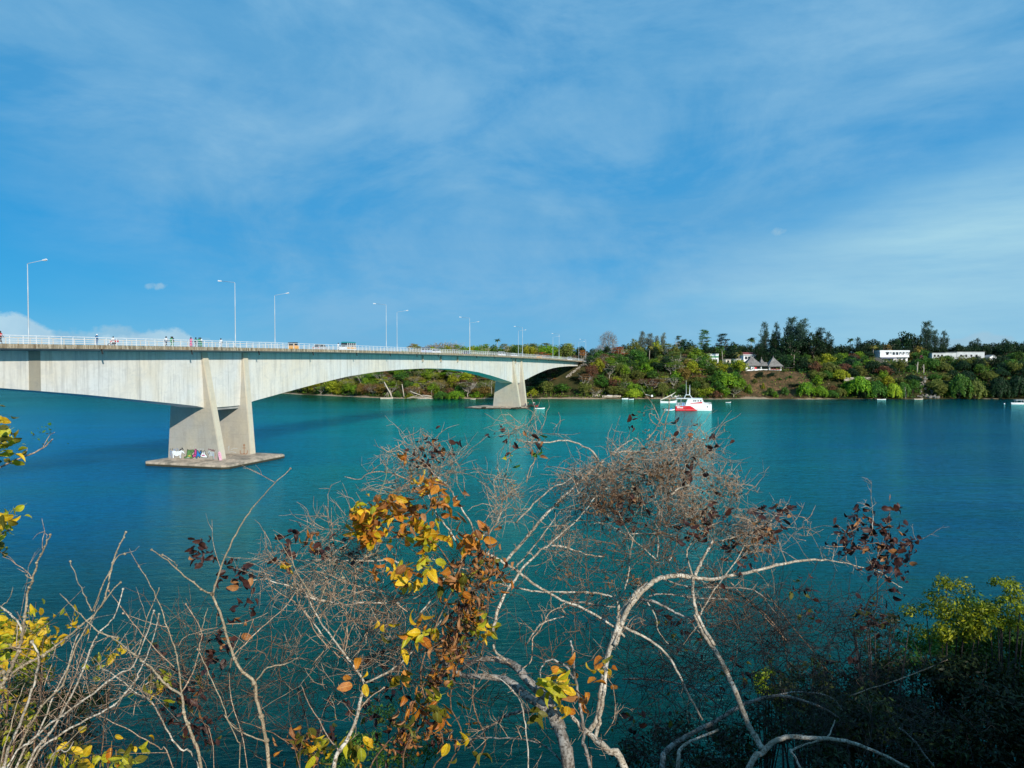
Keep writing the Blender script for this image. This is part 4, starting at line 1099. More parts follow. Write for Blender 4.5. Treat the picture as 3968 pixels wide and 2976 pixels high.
place('flat', 2130, 1462, 32, 420, 'orange', 'orange tinged crown above the rounded shore tree')
place('shrub', 2060, 1490, 30, 410, 'yellow', 'yellow green bush right behind the far pier')
place('flat', 1885, 1468, 44, 420, 'orange', 'vivid orange acacia just left of the far pier')
place('barewide', 1820, 1482, 44, 414, 'greytwig', 'grey bare acacia left of the orange tree by the far pier')
place('shrub', 1850, 1500, 32, 408, 'bright', 'bright green bush under the orange acacia')
place('hanging', 1765, 1512, 38, 404, 'bright', 'broad bright mangrove right of the driftwood')
place('hanging', 1710, 1515, 34, 405, 'green', 'green mangrove directly right of the driftwood logs')
place('shrub', 1780, 1482, 40, 412, 'green', 'green bush behind the broad bright mangrove')
place('shrub', 1540, 1508, 24, 412, 'green', 'dark green bush between the two pale leaning trunks')
place('shrub', 1590, 1520, 28, 409, 'yellow', 'yellow green bush right of the second pale trunk')
place('flat', 1640, 1470, 50, 420, 'yellow', 'yellow green acacia under the crown of the arch')
place('round', 1730, 1440, 50, 428, 'bright', 'bright green tree under the crown of the arch')
place('flat', 1600, 1450, 50, 432, 'olive', 'olive acacia under the left half of the main arch')
place('round', 1540, 1452, 46, 436, 'bright', 'bright green tree under the left haunch curve')
place('round', 1470, 1468, 44, 440, 'bright', 'light green tree above the dugout boat on the left')
place('hanging', 1375, 1490, 36, 440, 'bright', 'bright bush overhanging the water at left under the arch')
place('hanging', 1300, 1500, 34, 450, 'bright', 'bright bush on the narrowing shore under the left curve')
place('shrub', 1235, 1506, 34, 460, 'olive', 'olive bush near the left tip of the visible shore')
place('shrub', 1172, 1512, 30, 470, 'green', 'last green bush where the shore meets the white girder')
# right shore
place('shrub', 2985, 1495, 34, 408, 'green', 'green shore bush below the bare earth, left of two')
place('shrub', 3045, 1492, 26, 408, 'green', 'green shore bush below the bare earth, right of two')
place('shrub', 2945, 1435, 26, 420, 'dark', 'dark shrub growing against the white wall of the thatched house')
place('shrub', 2990, 1440, 24, 421, 'dark', 'dark shrub below the middle bay of the thatched house')
for px, yt, hw, Y, lf, lab in ((2905, 1480, 20, 411, 'bright', 'bright bush at the left foot of the bare earth slope'), (2925, 1462, 14, 416, 'olive', 'olive bush halfway up the left side of the bare slope'), (3020, 1462, 13, 418, 'green', 'small green bush high on the bare slope under the right cone'),
        (3062, 1458, 16, 417, 'green', 'green bush at the upper right corner of the bare slope'), (3005, 1510, 14, 406, 'bright', 'low bright bush at the waterline between the two shore bushes'), (2958, 1478, 10, 413, 'yellow', 'tiny yellowish bush in the middle of the bare slope'), (3040, 1445, 16, 423, 'olive', 'olive bush below the right end of the thatched house')):
    place('shrub', px, yt, hw, Y, lf, lab)
place('round', 3085, 1490, 34, 412, 'dark', 'dark rounded tree right of the bare earth slope')
place('hanging', 3125, 1478, 36, 404, 'bright', 'bright mangrove right of the bare earth slope')
place('hanging', 3180, 1492, 30, 404, 'bright', 'low bright bush hanging over the water, left of the long thicket')
place('shrub', 3165, 1440, 34, 415, 'bright', 'yellowish bush above the low shore bush')
place('hanging', 3330, 1455, 50, 405, 'bright', 'broad light green mangrove mound under the reddish shrubs')
place('hanging', 3395, 1472, 42, 404, 'green', 'mid green mangrove mound above the white canoe')
place('hanging', 3462, 1482, 32, 403, 'lime', 'yellowish mangrove curtain dipping into the water right of the white canoe')
place('round', 3425, 1425, 24, 414, 'bright', 'narrow bright green tree rising above the mangrove mounds')
place('hanging', 3500, 1478, 30, 405, 'green', 'dark green mangrove left of the rock outcrop')
place('hanging', 3720, 1445, 50, 404, 'green', 'large green mangrove mound right of the rock outcrop')
place('hanging', 3780, 1470, 40, 403, 'olive', 'olive mangrove mound beside the large green one')
place('hanging', 3870, 1455, 44, 405, 'dark', 'dark green shore mound left of the canopied boat')
place('hanging', 3945, 1450, 44, 405, 'dark', 'dark shore mound behind the canopied boat')

# --- the many trees between them, one label and group for each stretch nobody could tell apart
FIX = list(TREES)
LAND = [(1172, 1520, 'the point where shore meets the white girder'), (1300, 1500, 'the narrowing left shore'), (1475, 1525, 'the dugout on the left beach'), (1510, 1500, 'the leaning pale trunk'), (1565, 1500, 'the second pale trunk'),
        (1640, 1530, 'the driftwood pile'), (1765, 1515, 'the broad bright mangrove'), (1800, 1440, 'the crown of the arch'), (1885, 1475, 'the vivid orange acacia'), (1960, 1520, 'the far pier'),
        (2100, 1500, 'the far pier rocks'), (2175, 1490, 'the rounded shore tree'), (2240, 1430, 'the bridge abutment'), (2358, 1320, 'the tall leafless grey tree'), (2395, 1350, 'the orange flame crown'), (2370, 1530, 'the beached boats'),
        (2455, 1520, 'the lime bush'), (2520, 1300, 'the pale feathery trees'), (2600, 1540, 'the dhow'), (2500, 1460, 'the rust coloured acacias'), (2640, 1400, 'the grey green slope tree'), (2680, 1560, 'the red and white boat'), (2729, 1290, 'the tall tiered acacia'),
        (2760, 1390, 'the battlemented house'), (2815, 1480, 'the largest shore mangrove'), (2870, 1380, 'the yellow fronded palm'), (2950, 1400, 'the thatched house'), (3090, 1410, 'the right thatched cone'), (3070, 1240, 'the highest feathery tree'),
        (3020, 1500, 'the bare earth slope'), (3180, 1500, 'the low overhanging bush'), (3300, 1320, 'the skyline palm'), (3416, 1546, 'the white canoe'), (3350, 1410, 'the flat reddish shrubs'), (3470, 1375, 'the balconied house'),
        (3500, 1280, 'the biggest dark crown'), (3569, 1380, 'the magenta flowers'), (3585, 1480, 'the rock outcrop'), (3594, 1260, 'the tall blue green feathery tree'), (3720, 1470, 'the large green mangrove mound'), (3700, 1372, 'the long white wall'),
        (3800, 1380, 'the right end of the white wall'), (3870, 1480, 'the dark shore mound'), (3935, 1555, 'the canopied boat'), (3955, 1320, 'the crown cut by the right edge')]
CW = dict(bright='bright green', yellow='yellow green', green='mid green', olive='olive', dark='dark green', rust='rusty brown', orange='orange brown', straw='dry buff', lime='lime', bluegreen='blue green', ochre='ochre', greytwig='grey')
KW = dict(round='rounded tree', flat='flat topped acacia', shrub='low bush', barewide='twiggy leafless tree', hanging='mangrove mound', casuarina='feathery tree')
USED = {}
def auto_label(kd, lf, x, y, h):
    sz = 'small ' if h < 4.8 else ('tall ' if h > 7.6 else '')
    c = sorted(LAND, key=lambda L: (L[0] - x) ** 2 + 3.5 * (L[1] - y) ** 2)
    out = []
    for L in c[:18]:
        dx, dy = x - L[0], y - L[1]
        if abs(dx) > 1.2 * abs(dy): rel = ['just left of', 'left of'][dx < -35] if dx < 0 else ['just right of', 'right of'][dx > 35]
        else: rel = 'above' if dy < 0 else 'below'
        out.append(sz + CW[lf] + ' ' + KW[kd] + ' ' + rel + ' ' + L[2])
    return out
def zone(px0, px1, d0, d1, step, kinds, leaves, label, group, seed, hs=(5.0, 9.0)):
    q = random.Random(seed)
    X0, X1 = at(px0, 1450, 430).x, at(px1, 1450, 430).x
    d = d0; todo = []
    while d < d1:
        X = X0 + q.uniform(0, step)
        while X < X1:
            xx = X + q.uniform(-.35, .35) * step; Y = float(shore(xx)) + d + q.uniform(-.35, .35) * step
            X += step * (1 if d < 36 else 1.35)
            v = Vector((xx, Y, 0)); l = BMI @ v
            if -4 < l.y < DECK_W + 3 and l.x > 415: continue
            if -1 < l.y < 12 and 438 < l.x < 456: continue
            pxx = CX + FPX * xx / Y
            if 2885 < pxx < 3080 and Y - float(shore(xx)) < 34: continue          # bare earth and thatched house
            if 3395 < pxx < 3535 and 432 < Y < 475: continue                       # balconied house
            if 3600 < pxx < 3850 and 448 < Y < 476: continue                       # long white wall
            if 3545 < pxx < 3620 and Y < 425: continue                             # rock outcrop
            if 2730 < pxx < 2990 and 424 < Y < 462: continue                       # houses behind
            if any((a - xx) ** 2 + (b - Y) ** 2 < (r_ * .26 + 1.1) ** 2 for a, b, r_ in TREES): continue
            kd = q.choice(kinds); h = q.uniform(*hs) * (1.1 if kd in ('round', 'flat') else .8)
            hwd = q.uniform(3.8, 5.6) * (1.3 if kd in ('flat', 'barewide') else 1)
            todo.append((kd, xx, Y, h, hwd, q.choice(leaves), pxx, CY - FPX * (float(gh(xx, Y)) + h * .6 - CAM_H) / Y - 80))
            TREES.append((xx, Y, hwd))
        d += step * (1 if d < 36 else 1.35)
    for kd, xx, Y, h, hwd, lf, px_, py_ in todo:
        labs = auto_label(kd, lf, px_, py_, h)
        lab = next((l for l in labs if l not in USED), labs[0]); USED[lab] = 1
        tree(kd, xx, Y, h, hwd, lf, lab, group)
zone(1080, 1330, 4, 60, 5.8, ['round', 'flat', 'shrub'], ['bright', 'yellow', 'green', 'olive'], '', 'trees under the left curve of the arch', 1)
zone(1330, 1900, 4, 60, 5.9, ['round', 'flat', 'shrub', 'round', 'barewide'], ['bright', 'yellow', 'olive', 'green', 'bright', 'yellow', 'ochre', 'rust'], '', 'trees filling the slope seen through the main arch', 2)
zone(1960, 2290, 6, 34, 6.6, ['round', 'shrub', 'flat'], ['dark', 'green', 'rust', 'olive'], '', 'trees under the far end span', 3)
zone(2290, 2880, 4, 60, 5.6, ['round', 'flat', 'round', 'shrub', 'round'], ['green', 'yellow', 'green', 'bright', 'olive', 'bright', 'green', 'dark', 'ochre', 'rust'], '', 'trees between the abutment and the thatched house', 4)
zone(2860, 3120, 38, 66, 7.5, ['round'], ['dark', 'green'], '', 'dark trees behind the thatched house', 5, (7, 9))
zone(3110, 3560, 4, 60, 6.2, ['round', 'shrub', 'hanging', 'round'], ['dark', 'green', 'bright', 'olive', 'green', 'yellow', 'rust'], '', 'trees covering the slope below the balconied house', 6)
zone(3560, 4050, 4, 60, 6.4, ['round', 'shrub', 'hanging', 'round'], ['dark', 'green', 'dark', 'dark', 'olive'], '', 'dusky trees on the right hand slope', 7)  # darker greens picked here: the right side's dimming is put into the leaves
zone(1560, 2300, 62, 84, 7.5, ['round', 'round', 'flat'], ['bright', 'green', 'yellow', 'bright', 'olive'], '', 'back row trees above the bridge', 8, (9.5, 11.5))
zone(2300, 2900, 64, 84, 7.0, ['round'], ['dark', 'green', 'olive', 'dark'], '', 'back row trees right of the bridge end', 10, (8, 10.5))
zone(2900, 4150, 66, 88, 7.0, ['round'], ['dark'], '', 'back row trees along the skyline', 9, (8.5, 11))

# undergrowth carpet between the trees
def undergrowth(name, x0, x1, n, leaf, seed, dmax=75, size=.35):
    r = np.random.RandomState(seed)
    X = x0 + r.rand(n) * (x1 - x0); D = 1.6 + r.rand(n) * dmax; Y = shore(X) + D
    pxx = CX + FPX * X / Y
    thin = ((pxx > 2870) & (pxx < 3095) & (D < 30)) | ((pxx > 3548) & (pxx < 3620) & (D < 20))
    keep = (~thin) | (r.rand(n) < .16)
    lx = (X + 98) * math.sin(TH) + Y * math.cos(TH); ly = -((X + 98) * math.cos(TH) - Y * math.sin(TH))
    keep &= ~((ly > -9) & (ly < DECK_W + 1.5) & (lx > 428))
    X, Y, D = X[keep], Y[keep], D[keep]; n = len(X)
    pat = np.sin(X * .35 + seed * 3) + np.sin(D * .55 + X * .12 + seed) + .6 * np.sin(X * 1.1 + D + seed * 5)
    k2 = r.rand(n) < np.clip(.55 + .45 * pat, .05, 1); X, Y, pat = X[k2], Y[k2], pat[k2]; n = len(X)
    C = np.stack([X, Y, gh(X, Y) + r.rand(n) * (1.0 + .9 * np.clip(pat, 0, 2))], 1)
    nrm = unit(r.normal(size=(n, 3)) * .6 + np.array([0, -.3, .9])); a = unit(np.cross(nrm, r.normal(size=(n, 3)))); s_ = size * (.6 + r.rand(n, 1))
    me = quads_mesh(name, C, a * s_, np.cross(nrm, a) * s_ * .6)
    tag(link(name, me, None, LM[leaf]), {'dark': 'dark low growth covering the ground between the trees', 'olive': 'olive and dry low plants scattered over the far slope', 'green': 'green low plants on the far slope', 'bright': 'bright green creepers and low plants on the far slope', 'rust': 'reddish dry scrub and litter on the far slope', 'straw': 'straw coloured dry grass on the far slope'}[leaf], 'undergrowth', kind='stuff')
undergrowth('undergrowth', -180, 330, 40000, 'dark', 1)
undergrowth('undergrowth', -180, 330, 34000, 'olive', 2, size=.42)
undergrowth('undergrowth', -180, 330, 5000, 'rust', 3)
undergrowth('undergrowth', -180, 330, 40000, 'green', 7, size=.42)
undergrowth('undergrowth', -180, 330, 22000, 'bright', 8, size=.42)
undergrowth('dry_grass', -180, 330, 4500, 'straw', 4, 60, .28)

# ------------------------------------------------------------------ houses on the far bank
M_white = principled('white_wall_paint', color=(0.78, 0.80, 0.82), rough=0.8, noise_amt=0.07, noise_scale=0.8)
M_cream = principled('cream_wall_paint', color=(0.62, 0.58, 0.48), rough=0.85, noise_amt=0.12, noise_scale=0.8)
M_greenp = principled('green_wall_paint', color=(0.10, 0.28, 0.15), rough=0.8, noise_amt=0.15)
M_redroof = principled('dull_red_roof', color=(0.24, 0.06, 0.055), rough=0.8, noise_amt=0.2, noise_scale=2)
M_inner = principled('dim_interior', color=(0.16, 0.15, 0.14), rough=0.9)
M_redcloth = principled('red_cloth', color=(0.60, 0.02, 0.05), rough=0.8)
M_wood = principled('dark_timber', color=(0.10, 0.06, 0.035), rough=0.8)
def f_thatch(t, p, tc_):
    n = t.noise(t.mapping(tc_, scale=(3.5, 3.5, 0.9)), 1.0, 6, 0.7)
    n2 = t.noise(tc_, 0.6, 3, 0.5)
    col = t.ramp(t.math('ADD', t.math('MULTIPLY', n, .7), t.math('MULTIPLY', n2, .3)), [(0.36, (0.10, 0.09, 0.085)), (0.52, (0.21, 0.195, 0.185)), (0.66, (0.34, 0.315, 0.29))])
    t.l.new(col, p.inputs['Base Color'])
    b = t.new('ShaderNodeBump', ins={'Strength': 0.8, 'Distance': 0.2, 'Height': n}); t.l.new(b.outputs[0], p.inputs['Normal'])
M_thatch = principled('grey_palm_thatch', f_thatch, rough=1.0, spec=0.1)

def house_root(name, px, pyb, Y, label, cat='house'):
    q = at(px, pyb, Y)
    return empty(name, q, 0, label, cat), q
def px2m(v, Y): return v * Y / FPX
def thatch(root, x0, x1, y0, y1, ze, zp, apex=None, seed=0, ridge=0.0):
    """steep palm thatch: courses of shaggy layers stepping out towards the eaves"""
    q = random.Random(seed)
    ax, ay = apex or ((x0 + x1) / 2, (y0 + y1) / 2)
    n = 7; mb = MB()
    for k in range(n):
        f0 = k / n; f1 = (k + 1) / n + .03
        def ring(f, z, o=0.0):
            s = f; r_ = ridge * (1 - f)
            X0, X1 = ax - r_ + (x0 - ax + r_) * s - o, ax + r_ + (x1 - ax - r_) * s + o
            Y0, Y1 = ay + (y0 - ay) * s - o, ay + (y1 - ay) * s + o
            out = []
            for (a, b, c, d) in ((X0, Y0, X1, Y0), (X1, Y0, X1, Y1), (X1, Y1, X0, Y1), (X0, Y1, X0, Y0)):
                for j in range(6):
                    u_ = j / 6; out.append((a + (c - a) * u_ + q.uniform(-.05, .05), b + (d - b) * u_ + q.uniform(-.05, .05), z + q.uniform(-.09, .09)))
            return out
        zt = zp + (ze - zp) * (f0 ** .92); zb = zp + (ze - zp) * (min(1.03, f1) ** .92)
        A = ring(max(f0, .015), zt); Bq = ring(f1, zb, .04); Cq = ring(f1, zb - .16, -.02)
        m = len(A); vs = A + Bq + Cq; fs = []
        for i in range(m):
            j = (i + 1) % m
            fs += [(i, j, j + m, i + m), (i + m, j + m, j + 2 * m, i + 2 * m)]
        fs += [tuple(range(m))]
        mb.add(vs, fs)
    r_ = mb.build('thatch_roof', M_thatch, root)
    MB().lathe([(.25, 0), (.16, .5), (.05, 1.0)], (ax, ay, zp - .25), 8).build('ridge_cap', M_thatch, r_)
    return r_
def window(root, x, z, w, h, y=0.0, m=None, bars=True):
    f = MB()
    t_ = .09
    f.box(x - w / 2 - t_, x + w / 2 + t_, y - .06, y + .03, z - t_, z).box(x - w / 2 - t_, x + w / 2 + t_, y - .06, y + .03, z + h, z + h + t_)
    f.box(x - w / 2 - t_, x - w / 2, y - .055, y + .03, z, z + h).box(x + w / 2, x + w / 2 + t_, y - .055, y + .03, z, z + h)
    fr = f.build('window', m or M_wood, root)
    MB().box(x - w / 2, x + w / 2, y - .012, y + .01, z, z + h).build('pane', M_glass, fr)
    if bars: MB().box(x - .03, x + .03, y - .05, y - .014, z, z + h).build('glazing_bar', m or M_wood, fr)
    return fr

# thatched house on the knoll
Yh = 430.0
H, q0 = house_root('thatched_house', 2889, 1446, Yh, 'white house with two tall grey thatched cones on the knoll above the bare slope')
s_ = Yh / FPX
W1 = 62 * s_; W2 = 92 * s_; W3 = 138 * s_; wh = 31 * s_      # bay edges and wall height in metres
MB().box(-.4, W3 + .4, -.5, 8.5, -3.0, 0).build('plinth', M_stone, H)
w = MB()
w.box(0, 34 * s_, 0, .25, 0, wh).box(34 * s_, W1, 0, .25, 0, 2.3).box(W1 - .45, W1, 0.001, .3, 2.3, wh)
w.box(0, .25, .25, 8, 0, wh).box(0, W3, 7.8, 8.05, 0, wh)
w.build('wall', M_white, H)
w = MB(); w.box(W1, W2, .9, 1.15, 0, 2.2).box(W2 - .3, W2, .9, 1.2, 2.2, wh); w.build('wall', M_white, H)
w = MB(); w.box(W2, W3, -.3, -.05, 0, 1.9).box(W2, W2 + .35, -.301, 0, 1.9, wh).box(W3 - .35, W3, -.301, 0, 1.9, wh).box(W3 - .25, W3, 0, 7.8, 0, wh); w.build('wall', M_white, H)
MB().box(.25, W3 - .25, 3.2, 3.4, 0, wh).build('inner_wall', M_inner, H)
MB().box(.25, W3 - .25, .26, 3.2, 0, .1).build('veranda_floor', M_inner, H)
for x in (45 * s_, 54 * s_, 100 * s_, 108 * s_, 118 * s_): MB().box(x - .09, x + .09, .02 if x < W2 else -.28, .2 if x < W2 else -.1, 1.9, wh - .02).build('veranda_post', M_wood, H)
window(H, 15 * s_, 2.1, 1.5, 1.3, -.005)
MB().box(35 * s_, 43 * s_, .30, .36, 2.35, 3.9).build('red_curtain', M_redcloth, H)
MB().box(W2 + .4, W3 - .4, -.22, -.12, 1.92, 2.35).build('red_bench_back', principled('faded_red', color=(.30, .04, .03), rough=.8), H)
thatch(H, -.7, W1 + .7, -1.0, 8.6, wh - .15, 66 * s_, (30 * s_, 3.4), 1)
thatch(H, W2 - .9, W3 + .8, -1.2, 6.5, wh - .5, 63 * s_, (113 * s_, 2.6), 2)
thatch(H, W1 - .4, W2 + .3, .2, 6.5, wh - .3, 42 * s_, (78 * s_, 3.5), 3, ridge=1.8)
thatch(H, 76 * s_, 92 * s_, 8.2, 12.0, 40 * s_, 59 * s_, (83 * s_, 10), 4)
MB().box(76 * s_ + .5, 92 * s_ - .5, 8.7, 11.6, 0, 41 * s_).build('rear_wall', M_white, H)
# pergola at its right
g = empty('garden_shelter', at(3052, 1441, 432), 0, 'low dark timber shelter right of the thatched house', 'shelter')
for x in (-2.4, -.8, .8, 2.4):
    for y_ in (0, 2.4): MB().box(x - .07, x + .07, y_ - .07, y_ + .07, -.6, 2.3).build('post', M_wood, g)
MB().box(-2.8, 2.8, -.4, 2.8, 2.3, 2.42).build('shelter_roof', M_inner, g)
# lean-to roof at its left
g = empty('outbuilding', at(2879, 1443, 434), 0, 'narrow grey outbuilding with slanted roof left of the thatched house', 'outbuilding')
MB().box(-1.3, 1.2, 0, 3, -1, 3.6).build('wall', M_cream, g); MB().hexa([(-1.7, -.4, 4.5), (1.6, -.4, 3.7), (1.6, 3.3, 3.7), (-1.7, 3.3, 4.5)], [(-1.7, -.4, 4.62), (1.6, -.4, 3.82), (1.6, 3.3, 3.82), (-1.7, 3.3, 4.62)]).build('roof', M_under, g)

# white balconied house
Yb = 458.0; s_ = Yb / FPX
Bq, _ = house_root('balconied_house', 3410, 1404, Yb, 'white two storey house with arched upper veranda on the right hand hill')
Wd = 112 * s_; z1 = 22 * s_; z2 = 44 * s_
MB().box(0, Wd, 1.6, 9, -2.5, z2 - .3).build('main_wall', M_white, Bq)
MB().box(-.3, Wd + .3, -.3, 9.2, z2 - .55, z2 + .35).build('roof_parapet', M_white, Bq)
MB().box(-.1, Wd + .1, -.1, 1.7, z1 - .35, z1).build('balcony_floor', M_white, Bq)
MB().box(0, Wd, -.1, .08, z1, z1 + 1.0).build('balcony_parapet', M_white, Bq)
xs_b = [0, 20 * s_, 37 * s_, 46 * s_, 59 * s_, 72 * s_, 85 * s_, 98 * s_, Wd]
for i, x in enumerate(xs_b): MB().box(x - .22 if i else 0, x + .22 if i < 8 else Wd, -.05, .25, z1 + 1.0, z2 - .55).build('column', M_white, Bq)
MB().box(.22, 20 * s_ - .22, .02, .2, z1 + 1.0, z2 - .55).build('infill_wall', M_white, Bq)
for i in range(2, 8):
    a, b = xs_b[i] + .22, xs_b[i + 1] - .22; zt = z2 - .55; zs = zt - .75; c = (a + b) / 2; r_ = (b - a) / 2
    arc = [(a, zt), (a, zs)] + [(c - r_ * math.cos(math.pi * k / 8), zs + .65 * math.sin(math.pi * k / 8)) for k in range(1, 8)] + [(b, zs), (b, zt)]
    MB().prism(arc, 0.0, .2).build('arch', M_white, Bq)
for x in (1.5, 12.5, 15.0): window(Bq, x, .6, 1.2, 1.4, 1.59)
MB().box(6.6, 7.7, 1.52, 1.6, -.3, 1.9).build('door', M_wood, Bq)
for x in (5.0, 9.2, 11.2, 14.0): window(Bq, x, z1 + .7, 1.1, 1.5, 1.59)
mb = MB()
for k in range(12): 
    x = .4 + k * Wd * .045
    mb.hexa([(x, -1.2, z1 - 1.15), (x + .75, -1.2, z1 - 1.15), (x + .75, 0, z1 - .45), (x, 0, z1 - .45)], [(x, -1.2, z1 - 1.05), (x + .75, -1.2, z1 - 1.05), (x + .75, 0, z1 - .36), (x, 0, z1 - .36)])
mb.build('awning', principled('grey_blue_awning', color=(.10, .11, .16), rough=.8), Bq)
MB().box(-1, Wd + 4, -2.4, -2.2, -3.2, -.6).build('terrace_wall', M_cream, Bq)

# long white building
Yl = 452.0; s_ = Yl / FPX
L_, _ = house_root('long_building', 3612, 1386, Yl, 'long low white building half hidden behind the right hand trees')
for (a, b, h) in ((0, 52, 18), (52, 96, 20), (96, 203, 22)):
    MB().box(a * s_, b * s_ - .02, 0 + (.2 if a == 52 else 0), 7, -3, h * s_).build('wall', principled('dusty_white_wall', color=(.50, .53, .54), rough=.85, noise_amt=.18, noise_scale=.5), L_)
    MB().box(a * s_ - .2, b * s_ + .15, -.3, 7.2, h * s_, h * s_ + .18).build('roof_edge', M_under, L_)
for a in (10, 24, 38, 112, 132, 152, 172): window(L_, a * s_, .6, 1.0, 1.1, -.01)
g, _ = house_root('small_gabled_house', 3848, 1390, 448, 'small gabled white house at the right end of the long building')
MB().prism([(-2, -2), (2, -2), (2, .9), (0, 2.0), (-2, .9)], 0, 6).build('wall', M_white, g)
MB().prism([(-2.4, .75), (0, 2.05), (2.4, .75), (2.4, .93), (0, 2.25), (-2.4, .93)], -.4, 6.4).build('roof', M_under, g)
# battlemented house
g, _ = house_root('battlemented_house', 2762, 1416, 442, 'white and green house with small battlements left of the slender palm')
s_ = 442 / FPX
MB().box(-22 * s_, 22 * s_, 0, 7, -3, 40 * s_).build('wall', M_white, g)
MB().box(-22.5 * s_, 22.5 * s_, -.12, 0, 30 * s_, 37 * s_).build('green_band', M_greenp, g)
for k in range(9):
    x = (-21 + k * 5.2) * s_; MB().box(x - .25, x + .25, -.05, .3, 40 * s_, 40 * s_ + .75).build('merlon', M_white, g)
for x in (-10, 4, 14): window(g, x * s_, 14 * s_, 1.0, 1.4, -.01)
# red roofed house
g, _ = house_root('red_roofed_house', 2905, 1414, 452, 'white house with dull red roof rising behind the thatched roofs')
s_ = 452 / FPX
MB().box(-24 * s_, 22 * s_, 0, 7, -3, 38 * s_).build('wall', M_white, g)
MB().hexa([(-27 * s_, -.8, 40 * s_), (25 * s_, -.8, 40 * s_), (25 * s_, 7.8, 40 * s_), (-27 * s_, 7.8, 40 * s_)], [(-24 * s_, 2.5, 49 * s_), (24 * s_, 2.5, 49 * s_), (24 * s_, 4.5, 49 * s_), (-24 * s_, 4.5, 49 * s_)]).build('roof', M_redroof, g)
MB().box(-27 * s_, 25 * s_, -.82, 7.6, 37.2 * s_, 39.8 * s_).build('eaves', M_white, g)
for x in (-14, -2, 8): window(g, x * s_, 22 * s_, 1.3, 1.5, -.01)
for (px, yb, yt, hw, Y, lab, m) in ((2822, 1414, 1393, 10, 440, 'low cream wall showing between the palms', M_cream), (2858, 1412, 1392, 14, 444, 'low white house with pinkish edge behind the yellow palm', M_white), (2918, 1372, 1356, 13, 476, 'pale roofed house peeping above the red roof', M_white), (3002, 1345, 1320, 8, 486, 'tall cream house half hidden by the great dark tree', M_cream)):
    g, _ = house_root('white_house', px, yb, Y, lab)
    s_ = Y / FPX; MB().box(-hw * s_, hw * s_, 0, 5, -3, (yb - yt) * s_).build('wall', m, g); MB().box(-hw * s_ - .2, hw * s_ + .2, -.3, 5.2, (yb - yt) * s_, (yb - yt) * s_ + .25).build('roof', M_cream if m is M_white else M_under, g)
    window(g, 0, (yb - yt) * s_ * .5, 1.0, 1.0, -.01)
# terrace wall low on the right slope, pale trunks and outcrop
g = empty('terrace_wall', at(3300, 1455, 415), 0, 'thin pale terrace wall behind the mangroves left of the outcrop', 'wall'); MB().box(-4, 14, 0, .5, -3, -1.0).build('wall', M_stone, g)
for k, (px, yb, yt, lab) in enumerate(((3553, 1452, 1402, 'left of two pale dead trunks beside the rock outcrop'), (3578, 1452, 1412, 'right of two pale dead trunks beside the rock outcrop'), (3508, 1545, 1500, 'thin dead trunk by the water left of the outcrop'))):
    Y = 424 if k < 2 else 403; b = at(px, yb, Y); h = (yb - yt) * Y / FPX
    g = empty('dead_tree', b, 0, lab, 'dead tree'); MB().tube([(0, 0, -1), (.2, 0, h * .5), (.5 - k * .4, 0, h)], [.38, .3, .16], 7).build('trunk', M_barkpale, g, True)
    MB().tube([(.2, 0, h * .6), (-.8, .2, h * .85)], [.12, .05], 5).build('limb', M_barkpale, g)
rng = random.Random(5)
oc = empty('rock_outcrop', at(3585, 1500, 409), 0, 'jagged grey rock outcrop in the gap of the right hand mangroves', 'rock')
ocI = Matrix.Translation(oc.location).inverted()
M_grey = principled('grey_rock', color=(0.20, 0.18, 0.155), rough=0.95, noise_amt=0.5, noise_scale=0.9, bump=0.6)
for k in range(60):
    X = at(3585, 1500, 409).x + rng.uniform(-5, 5.5); Y = float(shore(X)) + rng.uniform(1, 18)
    link('boulder', ROCKS[k % 5], oc, M_grey, loc=ocI @ Vector((X, Y, float(gh(X, Y)) + .3)), rot=(rng.uniform(-.6, .6), rng.uniform(-.6, .6), rng.uniform(0, 6)), scale=(rng.uniform(1, 3), rng.uniform(1, 2.4), rng.uniform(1.4, 3.4)))

# ------------------------------------------------------------------ driftwood and leaning trunks on the left beach
M_drift = principled('bleached_driftwood', color=(0.50, 0.42, 0.34), rough=0.9, noise_amt=0.3, noise_scale=2)
def cz(px, py): return 1450 + px / 4.916, 1480 + py / 4.916       # pixel of an enlarged crop of the left beach
def trunk3(name, pts, Y, r0, r1, label, dy=0.0):
    P_ = [at(*cz(a, b), Y + dy * i) for i, (a, b) in enumerate(pts)]; o = P_[0]
    g = empty(name, o, 0, label, 'tree trunk' if 'trunk' in label else 'driftwood')
    MB().tube([p - o for p in P_], [r0 + (r1 - r0) * i / (len(P_) - 1) for i in range(len(P_))], 7).build('stem', M_drift, g, True)
    return g
trunk3('leaning_trunk', [(340, 300), (300, 200), (235, 90), (190, 0)], 411, .42, .25, 'thick pale trunk leaning left over the dugout boat')
trunk3('leaning_trunk', [(570, 295), (548, 150), (530, 40)], 409, .30, .18, 'straight pale trunk right of the thick leaning one')
g = trunk3('prop_poles', [(190, 285), (265, 185)], 412, .10, .07, 'three thin grey poles propped beside the dugout boat')
for pts in ([(270, 290), (272, 185)], [(235, 288), (262, 200)]):
    P_ = [at(*cz(a, b), 412) - g.location for a, b in pts]; MB().tube(P_, .08, 5).build('pole', M_drift, g)
